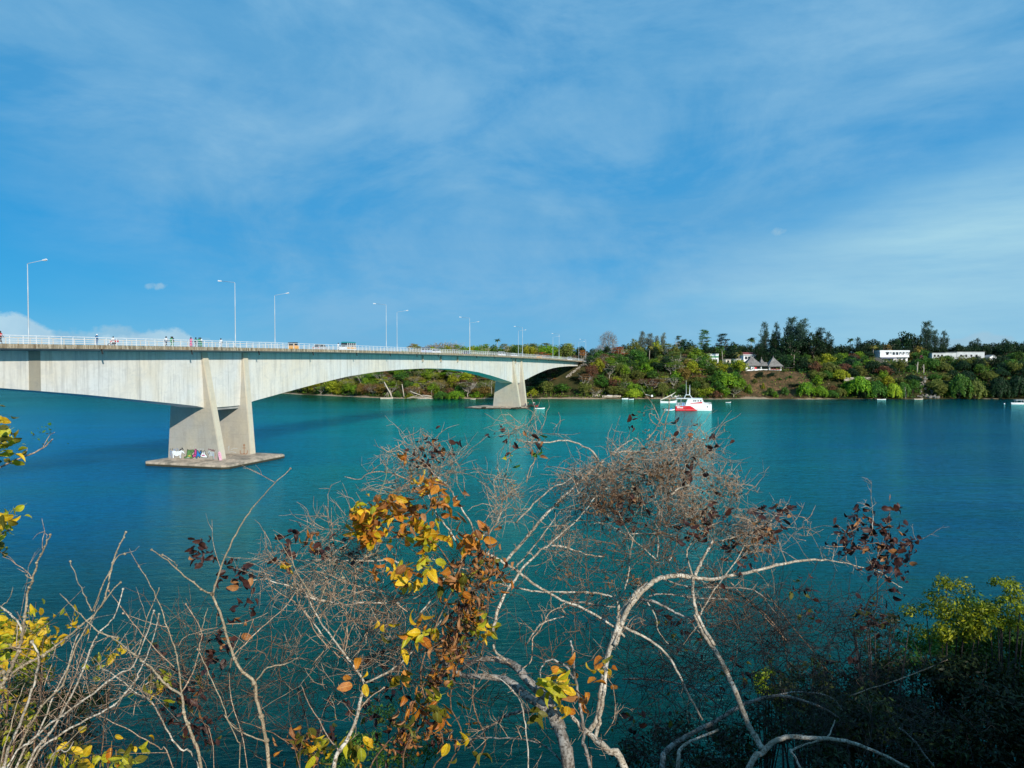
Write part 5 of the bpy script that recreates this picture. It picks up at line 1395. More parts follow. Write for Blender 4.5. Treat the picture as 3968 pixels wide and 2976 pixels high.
for pts, r_, lab in (([(690, 180), (780, 215), (860, 245), (930, 270)], .28, 'long pale log slanting up left out of the driftwood pile'), ([(680, 290), (760, 272), (820, 262)], .22, 'short pale log left of the driftwood pile'),
                     ([(920, 258), (1010, 262), (1095, 270)], .30, 'thick pale log lying along the top of the pile'), ([(800, 300), (900, 285), (1020, 290), (1100, 285)], .26, 'log lying across the middle of the pile'),
                     ([(830, 325), (930, 318), (1050, 316)], .30, 'lowest log of the driftwood pile, at the waterline'), ([(960, 300), (1060, 318), (1130, 322)], .24, 'dark log at the right end of the pile'),
                     ([(620, 312), (700, 300), (790, 298)], .22, 'thin log lying left of the pile on the beach'), ([(855, 240), (862, 160)], .08, 'thin upright pole standing in the pile'), ([(1088, 250), (1092, 155)], .07, 'thin upright pole right of the pile')):
    trunk3('driftwood_log', pts, 404.5, r_, r_ * .6, lab)
for px, yt, yb, lab in ((1882, 1482, 1528, 'thin straight grey trunk under the orange acacia, left of two'), (1905, 1476, 1530, 'thin straight grey trunk close beside the far pier'), (2345, 1519, 1536, 'short pale trunk behind the beach right of the far pier'), (1812, 1522, 1542, 'slanted pale stump on the beach left of the far pier')):
    Y = 409; b = at(px, yb, Y); h = (yb - yt) * Y / FPX; g = empty('thin_trunk', b, 0, lab, 'tree trunk'); MB().tube([(0, 0, -.6), (-.1, 0, h * .6), (.1, 0, h)], [.2, .16, .1], 6).build('stem', M_barkpale, g, True)

# ------------------------------------------------------------------ rocks piled round the far pier
fb = [at(px, 1588, 309).x for px in (1862, 2088)]
rp = empty('pier_rocks', BM @ Vector((S_FAR, 5, 0)), BR_RZ, 'pinkish rock apron around the foot of the far pier', 'rocks')
M_prock = principled('pink_rock', f_cap, rough=0.95)
rng = random.Random(8)
def rock_sheet():
    n = 40; mb = MB(); rows = []
    for j in range(4):
        ring = []
        for k in range(n):
            a = 2 * math.pi * k / n; w = 1 + .10 * math.sin(3 * a + 1) + .07 * math.sin(7 * a) + rng.uniform(-.03, .03)
            f = (1.06, 1.0, .8, .5)[j]; zz = (-1.0, .25, .62, .95)[j] + rng.uniform(-.09, .09)
            ex = math.cos(a); ey = math.sin(a)
            ring.append((11.0 * f * w * (abs(ex) ** .8) * (1 if ex > 0 else -1), -5 + 12.2 * f * w * (abs(ey) ** .8) * (1 if ey > 0 else -1), zz))
        rows.append(ring)
    vs = [q for r_ in rows for q in r_]; fs = []
    for i in range(3):
        for k in range(n): fs.append((i * n + k, i * n + (k + 1) % n, (i + 1) * n + (k + 1) % n, (i + 1) * n + k))
    fs.append(tuple(range(3 * n, 4 * n)))
    mb.add(vs, fs); return mb
rs = rock_sheet().build('rock_slab', M_cap, rp); rs.location = (0, 10.5, 0)
for k in range(46):
    a = rng.uniform(-1, 1)
    link('boulder', ROCKS[k % 5], rp, M_cap, loc=(rng.uniform(2, 13) if k % 3 else rng.uniform(-11, 0), rng.uniform(-6.5, -1.5) if k % 3 else rng.uniform(-7, 10), rng.uniform(.1, .6)), rot=(0, 0, rng.uniform(0, 6)), scale=(rng.uniform(1.0, 2.6), rng.uniform(1, 2.2), rng.uniform(.8, 1.6)))

# ------------------------------------------------------------------ people
M_skin = principled('dark_skin', color=(0.075, 0.04, 0.025), rough=0.6, noise_amt=0.1)
M_hair = principled('black_hair', color=(0.01, 0.01, 0.01), rough=0.8)
CL = {k: principled('cloth_' + k, color=c, rough=0.85, noise_amt=0.12, noise_scale=6) for k, c in dict(
    white=(.75, .76, .78), navy=(.02, .035, .12), blue=(.03, .16, .36), black=(.02, .02, .022), green=(.03, .30, .12), pink=(.75, .12, .28), lilac=(.62, .50, .66), teal=(.03, .25, .24), khaki=(.32, .26, .15), red=(.55, .03, .03), grey=(.3, .3, .32)).items()}
def skin_mesh(name, verts, edges, radii, root=0, sub=1):
    me = bpy.data.meshes.new(name); me.from_pydata(verts, edges, []); o = bpy.data.objects.new(name, me); COL.objects.link(o)
    sk = o.modifiers.new('skin', 'SKIN'); sl = me.skin_vertices[0].data if me.skin_vertices else None
    if sl is None:
        bm = bmesh.new(); bm.from_mesh(me); bm.verts.layers.skin.verify(); bm.to_mesh(me); bm.free(); sl = me.skin_vertices[0].data
    for i, r_ in enumerate(radii): sl[i].radius = (r_, r_) if not hasattr(r_, '__len__') else r_
    sl[root].use_root = True
    sb = o.modifiers.new('sub', 'SUBSURF'); sb.levels = sub; sb.render_levels = sub
    dg = bpy.context.evaluated_depsgraph_get(); dg.update()
    out = bpy.data.meshes.new_from_object(o.evaluated_get(dg)); out.name = name
    out.polygons.foreach_set('use_smooth', [True] * len(out.polygons))
    bpy.data.objects.remove(o); out.materials.clear()
    return out
def figure_pose(pose):
    """joint positions (x forward, y left, z up) for standing, walking, sitting and riding"""
    if pose == 'stand': lf = (.04, .10, 0.06), (.02, .10, .50), (0, .09, .92); rf = (.02, -.11, .06), (.02, -.10, .50), (0, -.09, .92); la = (0, .19, 1.42), (-.02, .25, 1.16), (.10, .22, .94); ra = (0, -.19, 1.42), (-.02, -.25, 1.16), (.10, -.23, .94); dz = 0
    elif pose == 'walk': lf = (.30, .09, .08), (.18, .09, .52), (0, .09, .92); rf = (-.30, -.09, .10), (-.05, -.09, .50), (0, -.09, .92); la = (0, .19, 1.42), (-.12, .24, 1.17), (-.10, .24, .93); ra = (0, -.19, 1.42), (.10, -.24, 1.18), (.26, -.20, 1.0); dz = 0
    elif pose == 'arm': lf = (.10, .10, .06), (.05, .10, .50), (0, .09, .92); rf = (-.12, -.1, .06), (-.04, -.1, .50), (0, -.09, .92); la = (0, .19, 1.42), (.12, .30, 1.2), (.36, .34, 1.12); ra = (0, -.19, 1.42), (-.02, -.25, 1.16), (.08, -.23, .94); dz = 0
    else: lf = (.55, .14, .05), (.48, .13, .45), (0, .10, .48); rf = (.55, -.14, .05), (.48, -.13, .45), (0, -.10, .48); la = (.02, .19, .98), (.16, .26, .76), (.42, .22, .72); ra = (.02, -.19, .98), (.16, -.26, .76), (.42, -.22, .72); dz = -.44
    return lf, rf, la, ra, dz
POSES = {}
def pose_meshes(pose):
    if pose in POSES: return POSES[pose]
    lf, rf, la, ra, dz = figure_pose(pose)
    pel = (0, 0, .96 + dz); che = (.01, 0, 1.22 + dz); nek = (0, 0, 1.47 + dz); hb_ = (.01, 0, 1.56 + dz); ht = (.02, 0, 1.68 + dz)
    V = [pel, che, nek, hb_, ht, lf[2], lf[1], lf[0], (lf[0][0] + .16, lf[0][1], lf[0][2] - .02), rf[2], rf[1], rf[0], (rf[0][0] + .16, rf[0][1], rf[0][2] - .02)]
    E = [(0, 1), (1, 2), (2, 3), (3, 4), (0, 5), (5, 6), (6, 7), (7, 8), (0, 9), (9, 10), (10, 11), (11, 12)]
    Rr = [(.13, .10), (.15, .10), .055, .095, .085, .085, .06, .04, .035, .085, .06, .04, .035]
    for arm in (la, ra):
        i = len(V); hand = arm[2]; d = Vector(arm[2]) - Vector(arm[1]); d.normalize()
        V += [arm[0], arm[1], arm[2], tuple(Vector(hand) + d * .10)]; E += [(2, i), (i, i + 1), (i + 1, i + 2), (i + 2, i + 3)]; Rr += [.06, .045, .03, .038]
        sgn = 1 if arm is la else -1; h = tuple(Vector(hand) + d * .10)
        for f_ in (-.03, -.01, .012, .033): 
            j = len(V); V.append((h[0] + d.x * .08 + f_ * .6, h[1] + f_ * .2 * sgn, h[2] + d.z * .08)); E.append((i + 3, j)); Rr.append(.011)
        j = len(V); V.append((hand[0] + .05, hand[1] - .04 * sgn, hand[2] + d.z * .05)); E.append((i + 2, j)); Rr.append(.013)
    body = skin_mesh('body', V, E, Rr)
    g_ = 1.22
    shirt = skin_mesh('shirt', [pel, che, (0, 0, 1.42 + dz), la[0], la[1], ra[0], ra[1]], [(0, 1), (1, 2), (2, 3), (3, 4), (2, 5), (5, 6)], [(.17, .13), (.18, .135), (.13, .10), .085, .065, .085, .065])
    al = lambda f: (f[0][0] * .9 + f[1][0] * .1, f[0][1], f[0][2] + .06)
    trou = skin_mesh('trousers', [pel, lf[2], lf[1], al(lf), rf[2], rf[1], al(rf)], [(0, 1), (1, 2), (2, 3), (0, 4), (4, 5), (5, 6)], [(.155, .125), .105, .08, .062, .105, .08, .062])
    shorts = skin_mesh('shorts', [pel, lf[2], tuple(Vector(lf[2]).lerp(Vector(lf[1]), .85)), rf[2], tuple(Vector(rf[2]).lerp(Vector(rf[1]), .85))], [(0, 1), (1, 2), (0, 3), (3, 4)], [(.155, .125), .11, .095, .11, .095])
    dm = MB().lathe([(.17, 1.0 + dz), (.20, .85 + dz), (.24, .5 + dz * .9), (.28, .16 if dz == 0 else .2)], n=14).mesh('skirt', True)
    hr = MB().lathe([(.005, .135), (.06, .125), (.098, .08), (.112, .02), (.108, -.03), (.09, -.07)][::-1], (-.005, 0, 1.63 + dz), 12).mesh('hair', True)
    nose = MB().hexa([(.10, -.015, 1.575 + dz), (.10, .015, 1.575 + dz), (.10, .01, 1.62 + dz), (.10, -.01, 1.62 + dz)], [(.125, -.008, 1.58 + dz), (.125, .008, 1.58 + dz), (.105, .004, 1.618 + dz), (.105, -.004, 1.618 + dz)]).mesh('nose')
    POSES[pose] = dict(body=body, shirt=shirt, trousers=trou, shorts=shorts, skirt=dm, hair=hr, nose=nose)
    return POSES[pose]
def person(loc, rz, pose, top, bottom, label, low='trousers', scale=1.0, cap=None, group=None):
    P_ = pose_meshes(pose)
    root = empty('person', loc, rz, label, 'person', group); root.scale = (scale,) * 3
    b = link('body', P_['body'], root, M_skin); link('nose', P_['nose'], b, M_skin)
    link('shirt', P_['shirt'], root, CL[top]); link(low, P_[low], root, CL[bottom])
    link('cap' if cap else 'hair', P_['hair'], root, CL[cap] if cap else M_hair)
    return root
def walk_z(s): return zd(s) + .52
def s_at(px, y_in):
    """bridge s where the column px of the photograph crosses the line y_in"""
    o = Vector(cam.location); d = at(px, 1340, 100) - o; ol = BMI @ o; dl = BMI.to_3x3() @ d
    t = (y_in - ol.y) / dl.y; return ol.x + dl.x * t
def on_deck(px, y_in, dz=.52):
    s = s_at(px, y_in); return BM @ Vector((s, y_in, zd(s) + dz)), s
for (px, pose, dirn, top, bot, low, cap, lab) in (
    (2, 'walk', 0, 'red', 'black', 'trousers', None, 'person in red and black cut by the left edge of the picture'),
    (376, 'arm', 1, 'blue', 'blue', 'trousers', 'white', 'person in blue with white cap holding one arm out, on the bridge walkway'),
    (644, 'walk', 0, 'white', 'navy', 'shorts', None, 'person in pale top and dark shorts, leftmost of the three walkers over the haunch'),
    (664, 'walk', 0, 'green', 'green', 'trousers', None, 'person in green with dark stripes, middle of the three walkers over the haunch'),
    (669, 'stand', 0, 'navy', 'green', 'trousers', None, 'dark clad person directly behind the one in green'),
    (740, 'stand', 0, 'pink', 'pink', 'skirt', None, 'person in a long pink dress left of the group of three'),
    (759, 'walk', 0, 'teal', 'black', 'trousers', None, 'person in teal and black right of the pink dress'),
    (772, 'walk', 0, 'green', 'teal', 'skirt', None, 'person in green skirt, left of the close pair'),
    (778, 'stand', 0, 'white', 'green', 'skirt', None, 'person in white top and green skirt, right of the close pair'),
    (856, 'walk', 1, 'white', 'white', 'trousers', None, 'person all in white walking left of the tall near lamp')):
    v, s = on_deck(px, 1.0)
    person(v, BR_RZ + (math.pi if dirn else 0), pose, top, bot, lab, low, 1.0, cap, 'people walking on the bridge')
v, s = on_deck(1311, 1.0); person(v, BR_RZ, 'walk', 'white', 'white', 'person in white beside the front of the open-sided minibus', 'trousers', 1.0, None, 'people walking on the bridge')
v, s = on_deck(1585, 1.0); person(v, BR_RZ, 'walk', 'khaki', 'khaki', 'faint pale figure on the walkway left of the white car group', 'trousers', 1.0, None, 'people walking on the bridge')
# people on the rocks of the far pier
for (px, py, pose, rz, top, bot, lab) in ((2036, 1574, 'sit', -1.2, 'navy', 'navy', 'person in dark clothes sitting against the far pier leg'), (2046, 1571, 'stand', 2.0, 'khaki', 'black', 'person standing just right of the far pier leg'),
        (2059, 1575, 'sit', -.8, 'black', 'black', 'dark figure crouching on the pier rocks'), (2067, 1572, 'stand', -1.4, 'white', 'navy', 'person in white, left of the standing pair on the rocks'),
        (2071, 1572, 'stand', -1.9, 'grey', 'black', 'person in grey, right of the standing pair on the rocks'), (2081, 1576, 'sit', -1.0, 'black', 'red', 'dark figure seated near the tip of the rocks'), (2078, 1582, 'sit', -1.5, 'red', 'black', 'person in red top sitting low at the water on the rocks')):
    z = .95 if py < 1575 else .75
    Y = (CAM_H - z) * FPX / (py - 1408)
    v = at(px, py, min(Y, 322)); v.z = z - .05
    person(v, rz, pose, top, bot, lab, group='people on the far pier rocks')
for (px, py, pose, top, bot, lab) in ((2751, 1545, 'stand', 'white', 'red', 'person with red lower clothes on the beach behind the white cabin boat'), (2786, 1545, 'sit', 'white', 'navy', 'person in white sitting on the shaded beach, left of two'), (2795, 1546, 'sit', 'white', 'black', 'person in white sitting on the shaded beach, right of two')):
    v = at(px, py, 404.5); v.z = float(gh(v.x, 404.5)); person(v, -1.6, pose, top, bot, lab)

# ------------------------------------------------------------------ vehicles on the deck
def wheel(root, x, y_, r_=.30, w=.18):
    a = MB(); a.lathe([(r_ * .62, -w / 2), (r_, -w / 2 + .02), (r_, w / 2 - .02), (r_ * .62, w / 2)], n=16, axis='x')
    o = a.build('wheel', M_black, root, False, loc=(x, y_, r_), rot=(0, 0, math.pi / 2))
    MB().lathe([(r_ * .6, -w / 2 - .005), (r_ * .2, -w / 2 - .03), (r_ * .2, w / 2 + .03), (r_ * .6, w / 2 + .005)], n=12, axis='x').build('rim', M_lamp, o)
    return o
def paint(name, c, r_=.3): return principled(name, color=c, rough=r_, noise_amt=.05, noise_scale=1.0)
M_lightglass = principled('headlight_glass', color=(.8, .8, .75), rough=.15)
def car(px, y_in, col, label, L=4.2, Wc=1.68, H=1.45, flip=False, kind='car', dz=.37):
    v, s = on_deck(px, y_in, dz)
    root = empty('parked_car' if kind == 'car' else kind, v, BR_RZ + (math.pi if flip else 0), label, 'car' if kind == 'car' else 'van')
    if kind == 'car':
        prof = [(-L / 2, .35), (-L / 2 + .02, .78), (-L / 2 + .45, .90), (L / 2 - 1.15, .93), (L / 2 - .15, .80), (L / 2, .62), (L / 2, .30), (-L / 2, .28)]
        gl = [(-L / 2 + .35, .90), (-L / 2 + .85, H - .06), (.35, H - .04), (L / 2 - 1.1, .93)]
    else:
        prof = [(-L / 2, .35), (-L / 2 + .02, 1.05), (L / 2 - .5, 1.05), (L / 2 - .05, .85), (L / 2, .32), (-L / 2, .3)]
        gl = [(-L / 2 + .05, 1.05), (-L / 2 + .12, H - .08), (L / 2 - 1.15, H - .08), (L / 2 - .5, 1.05)]
    MB().prism(prof, -Wc / 2, Wc / 2).build('body', col, root)
    g_ = MB().prism(gl, -Wc / 2 + .08, Wc / 2 - .08).build('windows', M_glass, root)
    x0, x1 = gl[1][0], gl[2][0]
    MB().hexa([(x0 - .05, -Wc / 2 + .05, H - .08), (x1 + .08, -Wc / 2 + .05, H - .08), (x1 + .08, Wc / 2 - .05, H - .08), (x0 - .05, Wc / 2 - .05, H - .08)], [(x0 + .05, -Wc / 2 + .15, H), (x1, -Wc / 2 + .15, H), (x1, Wc / 2 - .15, H), (x0 + .05, Wc / 2 - .15, H)]).build('roof', col, root)
    for (a, b) in ((gl[0], gl[1]), (gl[3], gl[2])):
        for sg in (-1, 1): MB().tube([(a[0], sg * (Wc / 2 - .07), a[1]), (b[0], sg * (Wc / 2 - .07), b[1])], .04, 5).build('pillar', col, root)
    for x in (-L / 2 + .75, L / 2 - .75):
        for sg in (-1, 1): wheel(root, x, sg * (Wc / 2 - .08))
    for sg in (-1, 1):
        MB().box(L / 2 - .04, L / 2 + .03, sg * (Wc / 2 - .3) - .14, sg * (Wc / 2 - .3) + .14, .56, .72).build('headlight', M_lightglass, root)
        MB().box(-L / 2 - .03, -L / 2 + .03, sg * (Wc / 2 - .2) - .1, sg * (Wc / 2 - .2) + .1, .6, .8).build('tail_light', CL['red'], root)
    return root
WHT = paint('white_car_paint', (.78, .79, .80)); SIL = paint('silver_car_paint', (.42, .44, .46), .25); YEL = paint('yellow_paint', (.80, .36, .01)); TEA = paint('teal_roof_paint', (.02, .22, .24)); BLU = paint('blue_paint', (.04, .12, .35))
car(1243, 4.0, SIL, 'silver car whose roof just shows over the railing between three-wheeler and minibus', H=1.5)
car(1690, 4.0, WHT, 'white car over mid arch, just right of the blue and white van', H=1.5)
car(1652, 4.2, paint('pale_blue_paint', (.45, .52, .66)), 'pale blue and white van over mid arch', L=4.4, H=1.95, kind='van')
car(1945, 4.0, WHT, 'white van above the far pier, first of a row of white vehicles', L=4.6, H=1.95, kind='van')
car(1992, 4.0, WHT, 'white car right of the white van above the far pier', H=1.5)
car(2208, 4.0, WHT, 'white minibus near the end of the bridge', L=4.8, H=2.1, kind='van')
car(2090, 4.2, YEL, 'small yellow vehicle showing between the railing posts after the far pier', L=3.6, H=1.7, kind='van')
car(1808, 7.0, paint('dark_blue_car', (.03, .05, .12)), 'dark car on the far lane between mid arch and far pier', H=1.5)
car(2272, 4.0, WHT, 'pale car at the road end beside the last lamp', H=1.5)
# open-sided minibus
v, s = on_deck(1347, 3.8, .37); B2 = empty('minibus', v, BR_RZ + math.pi, 'white and yellow minibus with teal roof, left of the twin lamp posts', 'minibus')
L, Wc, H = 5.2, 1.8, 2.35
MB().prism([(-L / 2, .35), (-L / 2, 1.15), (L / 2 - .55, 1.15), (L / 2 - .05, 1.0), (L / 2, .35)], -Wc / 2, Wc / 2).build('body', WHT, B2)
MB().box(-L / 2 + .2, L / 2 - .8, -Wc / 2 - .015, -Wc / 2, .62, .98).build('yellow_band', YEL, B2); MB().box(-L / 2 + .2, L / 2 - .8, Wc / 2, Wc / 2 + .015, .62, .98).build('yellow_band', YEL, B2)
MB().prism([(-L / 2 + .04, 1.15), (-L / 2 + .1, H - .3), (L / 2 - 1.0, H - .3), (L / 2 - .5, 1.15)], -Wc / 2 + .07, Wc / 2 - .07).build('windows', M_glass, B2)
MB().hexa([(-L / 2, -Wc / 2, H - .3), (L / 2 - .9, -Wc / 2, H - .3), (L / 2 - .9, Wc / 2, H - .3), (-L / 2, Wc / 2, H - .3)], [(-L / 2 + .1, -Wc / 2 + .12, H), (L / 2 - 1.1, -Wc / 2 + .12, H), (L / 2 - 1.1, Wc / 2 - .12, H), (-L / 2 + .1, Wc / 2 - .12, H)]).build('roof', TEA, B2)
for x in (-2.5, -1.5, -.5, .5, 1.5):
    for sg in (-1, 1): MB().box(x - .05, x + .05, sg * Wc / 2 - .05, sg * Wc / 2 + .04, 1.15, H - .3).build('pillar', WHT, B2)
for x in (-L / 2 + .95, L / 2 - .95):
    for sg in (-1, 1): wheel(B2, x, sg * (Wc / 2 - .1), .33)
for sg in (-1, 1): MB().box(L / 2 - .03, L / 2 + .04, sg * .62 - .14, sg * .62 + .14, .6, .8).build('headlight', M_lightglass, B2)
# yellow three-wheeler
v, s = on_deck(1138, 3.6, .37); T3 = empty('three_wheeler', v, BR_RZ, 'yellow motor three-wheeler with black canopy, right of the tall near lamp', 'three-wheeler')
MB().prism([(-1.25, .30), (-1.3, .95), (-.55, 1.0), (-.5, .55), (.25, .5), (.45, 1.0), (.95, .95), (1.3, .45), (1.2, .28)], -.62, .62).build('body', YEL, T3)
MB().prism([(-1.3, 1.02), (-1.22, 1.68), (.55, 1.72), (.72, 1.6), (.5, 1.60), (-1.1, 1.55), (-1.15, 1.02)], -.64, .64).build('canopy', M_black, T3)
MB().prism([(.46, 1.0), (.62, 1.6), (.66, 1.6), (.52, 1.0)], -.56, .56).build('windscreen', M_glass, T3)
MB().box(-1.25, -.6, -.58, .58, .95, 1.05).build('rear_bench', M_black, T3); MB().box(-.65, -.55, -.58, .58, .6, 1.4).build('seat_back', YEL, T3)
for sg in (-1, 1): MB().tube([(.5, sg * .6, 1.0), (.66, sg * .6, 1.65)], .03, 5).build('pillar', M_black, T3); wheel(T3, -.8, sg * .6, .22, .12)
wheel(T3, 1.15, 0, .22, .1); MB().lathe([(.09, 0), (.07, .05)], (1.28, 0, .75), 10, 'x').build('headlight', M_lightglass, T3)
# motorcycle and its rider
v, s = on_deck(436, 3.2, .37); MC = empty('motorcycle', v, BR_RZ + math.pi, 'motorcycle with red tank carrying a rider in white, left part of the bridge', 'motorcycle')
wheel(MC, -.65, 0, .30, .10); wheel(MC, .65, 0, .30, .10)
MB().prism([(-.55, .55), (-.75, .85), (-.1, .82), (.3, .95), (.45, .75), (.1, .40), (-.3, .38)], -.13, .13).build('frame', M_black, MC)
MB().prism([(-.02, .80), (.10, 1.0), (.42, .98), (.46, .78)], -.15, .15).build('fuel_tank', CL['red'], MC)
MB().tube([(.65, 0, .3), (.42, 0, 1.05)], .04, 6).build('fork', M_lamp, MC); MB().tube([(.38, -.35, 1.08), (.42, 0, 1.05), (.38, .35, 1.08)], .025, 5).build('handlebar', M_black, MC)
MB().box(-.95, -.55, -.28, .28, .75, 1.15).build('red_load_box', CL['red'], MC); MB().lathe([(.10, 0), (.06, .08)], (.5, 0, .92), 10, 'x').build('headlight', M_lightglass, MC)
person(BM @ Vector((s + .15, 3.2, zd(s) + .37 + .38)), BR_RZ + math.pi, 'sit', 'white', 'white', 'rider in white sitting on the motorcycle', group=None)

# ------------------------------------------------------------------ boats
M_boatwhite = principled('boat_white', color=(.80, .81, .82), rough=.35, noise_amt=.05)
M_boatred = principled('boat_red', color=(.62, .008, .02), rough=.35, noise_amt=.08)
M_boatblue = principled('boat_blue_cover', color=(.03, .22, .5), rough=.6)
M_oldwood = principled('weathered_boat_wood', color=(.36, .29, .22), rough=.9, noise_amt=.3, noise_scale=2)
def hull(L, B, H, bow_rise=.25, stern_rise=.05, y0=0.0, n=14, transom=.75, draft=.35, x_from=-1, x_to=1, t=.06):
    """open hull shell: outer and inner skins with a gunwale"""
    mb = MB(); rows = []
    for i in range(n + 1):
        u_ = -1 + 2 * i / n
        w = B / 2 * (min(1, (1 - max(u_, 0) ** 2.2)) if u_ > 0 else (transom + (1 - transom) * (1 - u_ * u_)))
        w = max(w, .03); zt = H + bow_rise * max(u_, 0) ** 2 + stern_rise * max(-u_, 0) ** 2; zb = -draft + (draft + .15) * max(u_, 0) ** 4
        x = u_ * L / 2 + (.0)
        o = [(w, zt), (w * .96, zt * .5), (w * .7, zb * .6 + .0), (0, zb), (-w * .7, zb * .6), (-w * .96, zt * .5), (-w, zt)]
        inn = [(-w + min(t, w * .5), zt - .01), (-w * .8 + 0, zt * .35), (0, zt * .15), (w * .8, zt * .35), (w - min(t, w * .5), zt - .01)]
        rows.append([(x + (.12 * L * .25 * (a[1] / (H + bow_rise)) if u_ > .6 else 0), y0 + a[0], a[1]) for a in o + inn])
    m = len(rows[0]); vs = [q for r_ in rows for q in r_]; fs = []
    for i in range(n):
        for k in range(m): fs.append((i * m + k, i * m + (k + 1) % m, (i + 1) * m + (k + 1) % m, (i + 1) * m + k))
    fs += [tuple(range(m)), tuple(range(n * m, n * m + m))]
    mb.add(vs, fs); return mb
# red and white catamaran
wl = 1594; Yc = 305.0; c = at(2684, wl, Yc); c.z = 0
CT = empty('catamaran_boat', c, R(-9), 'red and white cabin catamaran moored off the far bank', 'boat')
Lc = 13.4; Bc = 4.8
for sg in (-1, 1):
    mb = MB(); prof = lambda u_: .72 * (1 - max(u_, 0) ** 3) + .02
    rows = []; n = 16
    for i in range(n + 1):
        u_ = -1 + 2 * i / n; w = prof(u_); x = u_ * Lc / 2; zt = 2.05 + .55 * max(u_, -0.2); zb = -.5 + .6 * max(u_, 0) ** 5
        xr = .9 * max(0, u_ - .5) * 1.0
        rows.append([(x + xr, sg * 1.65 + a, b) for a, b in ((w, zt), (w, .9), (w * .75, .1), (w * .3, zb), (-w * .3, zb), (-w * .75, .1), (-w, .9), (-w, zt))])
    m = 8; vs = [q for r_ in rows for q in r_]; fs = []; cur = []
    for i in range(n):
        for k in range(m): fs.append((i * m + k, i * m + (k + 1) % m, (i + 1) * m + (k + 1) % m, (i + 1) * m + k))
    fs += [tuple(range(m)), tuple(range(n * m, n * m + m))]
    mb.add(vs, fs); h_ = mb.build('hull', M_boatwhite, CT)
    # red after half, a curved edge sweeping down and forward
    mb = MB(); K = 12
    for i in range(K):
        a0 = -Lc / 2 + (Lc * .62) * i / K; a1 = -Lc / 2 + (Lc * .62) * (i + 1) / K
        def ztop(x):
            e = -Lc / 2 + Lc * .50
            return 2.02 + .04 * x if x < e - 1.4 else max(.12, (2.0) * (1 - ((x - e + 1.4) / (Lc * .12 + 1.4)) ** 1.3))
        for side in (-1, 1):
            yy = sg * 1.65 + side * (.72 + .02)
            mb.hexa([(a0, yy, -.15), (a1, yy, -.15), (a1, yy + side * .015, -.15), (a0, yy + side * .015, -.15)], [(a0, yy, ztop(a0)), (a1, yy, ztop(a1)), (a1, yy + side * .015, ztop(a1)), (a0, yy + side * .015, ztop(a0))])
    mb.box(-Lc / 2 - .03, -Lc / 2 - .005, sg * 1.65 - .7, sg * 1.65 + .7, -.1, 2.0)
    mb.build('red_paint', M_boatred, h_)
MB().box(-Lc / 2 + .2, Lc / 2 - 1.6, -2.3, 2.3, 1.62, 1.95).build('deck', M_boatwhite, CT)
MB().prism([(-3.0, 1.95), (-2.0, 4.75), (3.3, 4.65), (3.75, 4.35), (4.1, 3.2), (6.3, 2.75), (6.6, 2.3), (6.4, 1.95)], -1.95, 1.95).build('cabin', M_boatwhite, CT)
MB().box(-6.4, 3.6, -2.15, 2.15, 4.70, 4.86).build('cabin_roof', M_boatwhite, CT)
for sg in (-1, 1):
    for x in (1.0, 1.95, 2.9): MB().box(x - .26, x + .26, sg * 1.96 - .02, sg * 1.96 + .02, 3.65, 4.15).build('window', M_glass, CT)
    MB().box(.05, .55, sg * 1.96 - .02, sg * 1.96 + .02, 3.65, 4.15).build('window', M_glass, CT)
    MB().hexa([(-1.0, sg * 1.975 - .012, 2.75), (3.7, sg * 1.975 - .012, 2.95), (3.7, sg * 1.975 + .012, 2.95), (-1.0, sg * 1.975 + .012, 2.75)], [(-1.0, sg * 1.975 - .012, 2.95), (3.3, sg * 1.975 - .012, 3.5), (3.3, sg * 1.975 + .012, 3.5), (-1.0, sg * 1.975 + .012, 2.95)]).build('red_stripe', M_boatred, CT)
    rl = empty('railing', (0, 0, 0), 0, parent=CT)
    for (xa, xb, z0, hgt) in ((-6.5, -2.6, 1.95, 1.15), (4.2, 7.0, 2.2, .95)):
        for k in range(6): x = xa + (xb - xa) * k / 5; MB().tube([(x, sg * 2.15, z0), (x, sg * 2.15, z0 + hgt)], .035, 5).build('stanchion', M_boatwhite, rl)
        for f in (.5, 1): MB().tube([(xa, sg * 2.15, z0 + hgt * f), (xb, sg * 2.15, z0 + hgt * f)], .035, 5).build('rail', M_boatwhite, rl)
MB().box(-4.2, -3.2, -1.8, -.4, 1.96, 3.1).build('deck_locker', M_boatblue, CT); MB().box(-5.8, -5.0, .2, 1.8, 1.96, 2.9).build('deck_seat', M_under, CT)
for x in (-6.2, -4.6): 
    for sg in (-1, 1): MB().tube([(x, sg * 2.0, 1.95), (x, sg * 2.0, 4.7)], .05, 6).build('awning_post', M_boatwhite, CT)
MB().tube([(-3.3, -1.2, 4.86), (-2.7, -1.2, 6.15), (-1.2, -1.2, 6.2), (-.2, -1.2, 4.86)], .09, 6).tube([(-3.3, 1.2, 4.86), (-2.7, 1.2, 6.15), (-1.2, 1.2, 6.2), (-.2, 1.2, 4.86)], .09, 6).box(-2.8, -1.1, -1.3, 1.3, 6.1, 6.28).build('roof_arch', M_boatwhite, CT)
MB().tube([(-2.5, 0, 6.2), (-2.55, 0, 11.9)], [.07, .03], 6).build('mast', M_boatwhite, CT); MB().tube([(-1.2, .3, 6.2), (-1.15, .3, 8.3), (-1.1, .3, 10.2)], [.18, .12, .03], 6).build('aerial', M_boatwhite, CT)
mb = MB()      # the lettering is too blurred to read in the photograph: a pale bar of strokes with a swash over it
for k in range(9): mb.box(-6.15 + k * .26, -5.95 + k * .26, -1.65 - .785, -1.65 - .765, .98, 1.42 + (.12 if k in (0, 8) else 0))
